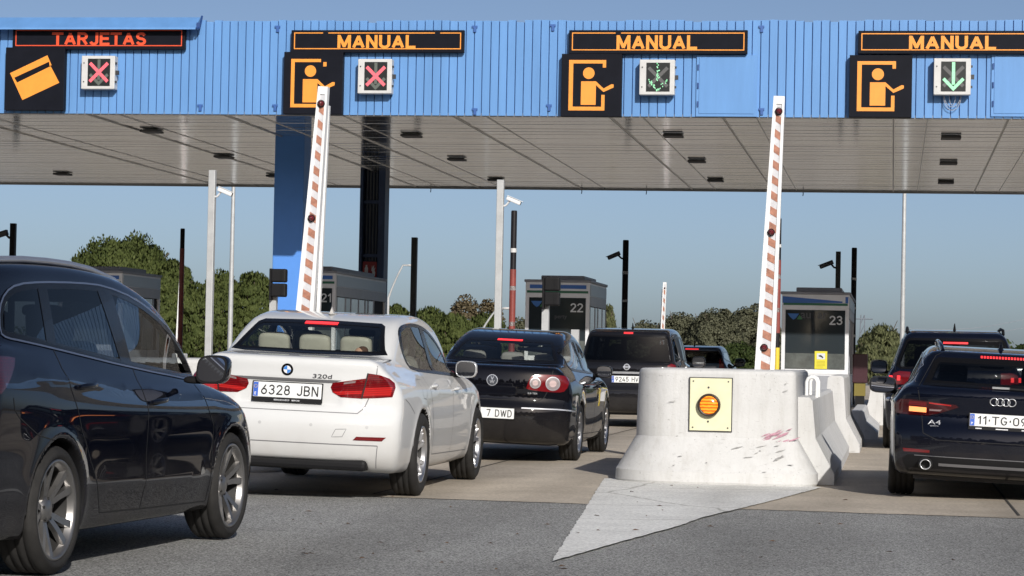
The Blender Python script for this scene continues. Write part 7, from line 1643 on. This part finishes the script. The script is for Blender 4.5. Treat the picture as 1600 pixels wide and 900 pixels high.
def crown_mesh(kind, seed, rx, rz, ncl, nlf, zflat=-0.6):
    """crown about the origin: clumps of small leaf faces on and inside an uneven shell"""
    g = np.random.default_rng(seed); P = []; Nn = []; T = []
    k = 0
    while k < ncl:
        d = g.normal(size=3); d /= np.linalg.norm(d)
        if d[2] < zflat: continue
        rr_ = g.uniform(0.55, 1.0) ** 0.5 * (1 + 0.10 * math.sin(d[0] * 5 + seed) + 0.08 * math.sin(d[1] * 7 + d[2] * 4))
        c = d * np.array([rx, rx, rz]) * rr_; cr = min(rx, 1.15 * rz) * g.uniform(0.13, 0.30) * (0.8 if kind == 'brown' else 1.0); tone = g.uniform(0, 1)
        n = nlf; u = g.normal(size=(n, 3)); u /= np.linalg.norm(u, axis=1)[:, None]; u[:, 2] = np.where(u[:, 2] < -0.3, -u[:, 2], u[:, 2])
        p = c + u * cr * (g.uniform(0.35, 1.0, (n, 1)) ** 0.6) * np.array([1, 1, 0.85])
        P.append(p); Nn.append(u * 0.6 + d * 0.5 + g.normal(size=(n, 3)) * 0.35); T.append(np.clip(tone * 0.5 + g.uniform(0, 0.5, n), 0, 1)); k += 1
    m = ncl * nlf // 7; d = g.normal(size=(m, 3)); d /= np.linalg.norm(d, axis=1)[:, None]; d[:, 2] = np.where(d[:, 2] < zflat, -d[:, 2], d[:, 2]); P.append(d * np.array([rx, rx, rz]) * g.uniform(0.7, 1.14, (m, 1))); Nn.append(d + g.normal(size=(m, 3)) * 0.5); T.append(g.uniform(0.1, 1, m))
    P = np.concatenate(P); Nn = np.concatenate(Nn); T = np.concatenate(T); Nn /= np.linalg.norm(Nn, axis=1)[:, None]; n = len(P)
    if kind == 'pine':      # upright needle tufts
        ax = np.array([0, 0, 1.0]) + Nn * 0.55 + g.normal(size=(n, 3)) * 0.25; ln = g.uniform(0.16, 0.34, n); wd = g.uniform(0.035, 0.075, n)
    elif kind == 'willow':
        ax = np.array([0, 0, -1.0]) + g.normal(size=(n, 3)) * 0.5; ln = g.uniform(0.18, 0.36, n); wd = g.uniform(0.03, 0.06, n)
    else:
        ax = g.normal(size=(n, 3)); ln = g.uniform(0.09, 0.20, n); wd = g.uniform(0.05, 0.11, n)
    ax /= np.linalg.norm(ax, axis=1)[:, None]; sd = np.cross(ax, Nn); sd /= np.maximum(np.linalg.norm(sd, axis=1), 1e-5)[:, None]
    V = np.stack([P - ax * ln[:, None] * 0.5, P + sd * wd[:, None], P + ax * ln[:, None] * 0.5, P - sd * wd[:, None]], 1).reshape(-1, 3)
    me = bpy.data.meshes.new("crown"); me.vertices.add(len(V)); me.vertices.foreach_set("co", V.ravel()); me.loops.add(4 * n); me.loops.foreach_set("vertex_index", np.arange(4 * n)); me.polygons.add(n); me.polygons.foreach_set("loop_start", np.arange(n) * 4)
    me.update(calc_edges=True); a = me.attributes.new("tone", 'FLOAT', 'FACE'); a.data.foreach_set("value", T); me.materials.append(LEAF[kind])
    Ns = np.repeat(Nn * 0.9 + g.normal(size=Nn.shape) * 0.25, 4, axis=0); Ns /= np.linalg.norm(Ns, axis=1)[:, None]; me.polygons.foreach_set("use_smooth", np.ones(n, bool)); me.normals_split_custom_set_from_vertices(Ns.tolist()); return me
CR = {}
def tree(px, ptop, wpx, Y, kind, label, name, zfrac=0.28, seed=1, group="trees beyond the toll plaza", asp=None):
    """crown top and width as seen, standing at its own distance"""
    Y *= 1.5; s = F_PX / (at_y(px, 500, Y) - CAM).dot(fw); top = at_y(px, ptop, Y); h = top.z; w = wpx / s; r = empty(name, (top.x, Y, 0)); tag(r, label, "tree", group)
    z0 = h * zfrac; rz = (h - z0) / 2 * 1.12; rx = w / 2 * 0.98
    key = (kind, seed, round(rx, 1), round(rz, 1))
    if key not in CR:
        vol = rx * rx * rz; ncl = int(np.clip(85 * (rx / 1.6) * (rz / 1.6), 70, 420)); CR[key] = crown_mesh(kind, seed, rx * 0.93, rz * 0.90, ncl, 190 if kind != 'brown' else 110)
    o = bpy.data.objects.new("crown", CR[key]); COL.objects.link(o); o.parent = r; o.location = (0, 0, h - rz * 1.13); o.rotation_euler = (0, 0, seed * 1.3)
    mb = MB(); rg = random.Random(seed); mb.tube([(0, 0, 0), (0.06, 0, h * 0.25), (-0.04, 0.05, h * 0.55), (0, 0, h * 0.85)], [0.05 * h * 0.5, 0.04 * h * 0.45, 0.03 * h * 0.4, 0.02], 8)
    for k in range(6):
        a = rg.uniform(0, 6.3); z1 = h * rg.uniform(0.25, 0.55); e = Vector((math.cos(a) * rx * 0.7, math.sin(a) * rx * 0.7, z1 + rz * rg.uniform(0.4, 0.9))); mb.tube([(0, 0, z1), (e.x * 0.5, e.y * 0.5, z1 + (e.z - z1) * 0.4), e], [0.016 * h, 0.010 * h, 0.004 * h], 6)
    mb.build("trunk", M_BARK, r)
    return r
tree(196, 368, 205, 105, 'pine', "broad rounded stone pine above the estate car and left booth", "pine_tree", seed=2, zfrac=0.12)
tree(272, 398, 85, 104, 'pine', "lower right shoulder pine beside the big stone pine", "pine_tree", seed=3, zfrac=0.1)
tree(150, 400, 90, 103, 'pine', "dark pine at the left foot of the big stone pine", "pine_tree", seed=4, zfrac=0.1)
tree(345, 410, 70, 106, 'pine', "pine seen right behind the left grey camera pole", "pine_tree", seed=5, zfrac=0.08)
tree(397, 414, 82, 107, 'pine', "pine between the thin lamp post and the blue column", "pine_tree", seed=6, zfrac=0.08)
tree(308, 432, 60, 100, 'pine', "short dark pine left of the left grey camera pole", "pine_tree", seed=7, zfrac=0.05)
tree(618, 470, 72, 115, 'pine', "bushy pine between booth 21 and the dark square pole", "pine_tree", seed=8, zfrac=0.05)
tree(672, 472, 80, 112, 'pine', "bushy pine right of the dark square pole", "pine_tree", seed=9, zfrac=0.05)
tree(712, 484, 70, 110, 'pine', "low green pine above the black saloon roof", "pine_tree", seed=10, zfrac=0.05)
tree(760, 482, 80, 114, 'pine', "green pine behind the curved arm lamp near the right grey pole", "pine_tree", seed=11, zfrac=0.05)
tree(728, 453, 58, 128, 'brown', "taller brownish tree rising behind the green pines", "brown_tree", seed=12, zfrac=0.2)
tree(766, 460, 52, 130, 'brown', "brownish tree just left of the right grey camera pole", "brown_tree", seed=13, zfrac=0.2)
tree(812, 490, 50, 118, 'broad', "olive tree seen between the red banded pole and booth 22", "broadleaf_tree", seed=14, zfrac=0.05)
tree(951, 468, 26, 96, 'willow', "slim yellowish tree against the right side of booth 22", "broadleaf_tree", seed=15, zfrac=0.15)
tree(955, 503, 60, 120, 'broad', "low olive tree between booth 22 and the banded camera pole", "broadleaf_tree", seed=16, zfrac=0.03)
tree(1010, 494, 62, 122, 'broad', "olive tree directly left of the small far barrier arm", "broadleaf_tree", seed=17, zfrac=0.03)
tree(1062, 480, 84, 124, 'broad', "rounded olive tree directly right of the small far barrier arm", "broadleaf_tree", seed=18, zfrac=0.03)
tree(1118, 474, 92, 122, 'broad', "widest olive tree, midway between small barrier arm and big right arm", "broadleaf_tree", seed=19, zfrac=0.03)
tree(1168, 472, 84, 126, 'broad', "tall olive tree directly left of the big right barrier arm", "broadleaf_tree", seed=20, zfrac=0.03)
tree(1155, 530, 80, 92, 'shrub', "low darker green bush over the concrete nose", "bush", seed=21, zfrac=0.0)
tree(1205, 500, 60, 124, 'broad', "olive tree in the gap between right barrier arm and booth 23", "broadleaf_tree", seed=22, zfrac=0.03)
tree(1378, 500, 78, 98, 'willow', "grey green drooping tree between booth 23 and the people carrier", "willow_tree", seed=23, zfrac=0.03)
tree(1420, 512, 62, 104, 'willow', "grey green tree behind the lone tall lamp post", "willow_tree", seed=24, zfrac=0.05)
tree(1358, 535, 50, 90, 'willow', "low grey green tree at the right foot of booth 23", "willow_tree", seed=25, zfrac=0.0)
tree(1598, 536, 60, 110, 'shrub', "dark tree top peeping over the people carrier at the right edge", "broadleaf_tree", seed=26, zfrac=0.0)
tree(1489, 519, 20, 150, 'shrub', "tiny distant tree top just above the people carrier roof", "broadleaf_tree", seed=27, zfrac=0.3)
# hedge bank closing the foot of the trees, and an added, unseen wood behind the camera that darkens reflections
def foliage_mass(name, label, boxes, kind, size, n, seed):
    g = np.random.default_rng(seed); P = []
    for (x0, x1, y0, y1, z1) in boxes:
        m = int(n * (x1 - x0)); x = g.uniform(x0, x1, m); y = g.uniform(y0, y1, m); hz = z1 * (0.72 + 0.16 * np.sin(x * 0.9) + 0.12 * np.sin(x * 2.3 + 1)); P.append(np.stack([x, y, g.uniform(0, 1, m) ** 0.7 * hz], 1))
    P = np.concatenate(P); n = len(P); N_ = g.normal(size=(n, 3)); N_[:, 1] -= 0.8 * np.sign(P[:, 1]); N_[:, 2] += 0.6; N_ /= np.linalg.norm(N_, axis=1)[:, None]; ax = g.normal(size=(n, 3)); ax = np.cross(ax, N_); ax /= np.linalg.norm(ax, axis=1)[:, None]; sd = np.cross(ax, N_)
    l = g.uniform(0.5, 1.0, n)[:, None] * size; V = np.stack([P - ax * l, P + sd * l * 0.6, P + ax * l, P - sd * l * 0.6], 1).reshape(-1, 3)
    me = bpy.data.meshes.new(name); me.vertices.add(len(V)); me.vertices.foreach_set("co", V.ravel()); me.loops.add(4 * n); me.loops.foreach_set("vertex_index", np.arange(4 * n)); me.polygons.add(n); me.polygons.foreach_set("loop_start", np.arange(n) * 4); me.update(calc_edges=True)
    a = me.attributes.new("tone", 'FLOAT', 'FACE'); a.data.foreach_set("value", g.uniform(0, 1, n)); me.materials.append(LEAF[kind]); o = bpy.data.objects.new(name, me); COL.objects.link(o); tag(o, label, "undergrowth", kind='stuff'); return o
foliage_mass("undergrowth", "dark undergrowth closing the foot of the trees", [(-90, 60, 196, 206, 3.6), (-60, -26, 165, 169, 2.6)], 'shrub', 0.26, 120, 5)
foliage_mass("added_woodland", "added dark wood behind the viewer, unseen, darkening the car reflections", [(-70, 60, -46, -40, 18.0), (45, 46, -40, -39, 12.0)], 'shrub', 0.95, 170, 6)
# faint mast and wires at right
a = at_y(1348, 492, 150); r = empty("radio_mast", (a.x, 150, 0)); tag(r, "faint thin lattice mast right of booth 23", "mast")
mb = MB()
for sx_ in (-0.25, 0.25): mb.tube([(sx_, 0, 0), (sx_ * 0.4, 0, a.z)], 0.03, 5)
for k in range(7): mb.tube([(-0.24 + 0.02 * k, 0, a.z * k / 7), (0.22 - 0.02 * k, 0, a.z * (k + 1) / 7)], 0.02, 4)
mb.tube([(-0.5, 0, a.z * 0.94), (0.6, 0, a.z * 0.94)], 0.035, 5); mb.build("lattice", mat("grey_mast_steel", (0.16, 0.18, 0.21), 0.6), r)
for i, (y0, y1) in enumerate(((512, 489), (517, 504))):
    p, q = at_y(1400, y0, 160), at_y(1640, y1, 160); mb = MB(); mb.tube([p.lerp(q, t / 8) - Vector((0, 0, 0.5 * math.sin(math.pi * t / 8))) for t in range(9)], 0.012, 4)
    tag(mb.build("overhead_wire", mat("grey_wire", (0.30, 0.32, 0.36), 0.6)), ("upper thin overhead wire at right, climbing towards the edge", "lower thin overhead wire at right, just under the other")[i], "wire", "overhead wires")

def added_side_wood(name, label, x0, x1, y0, y1, hgt, n, seed):  # added out of view so the car flanks reflect something dark
    return foliage_mass(name, label, [(x0, x1, y0, y1, hgt)], 'shrub', 0.8, n, seed)
added_side_wood("added_woodland", "added dark wood right of the viewer, unseen, darkening the car reflections", 38, 46, -45, 30, 14.0, 1100, 8)
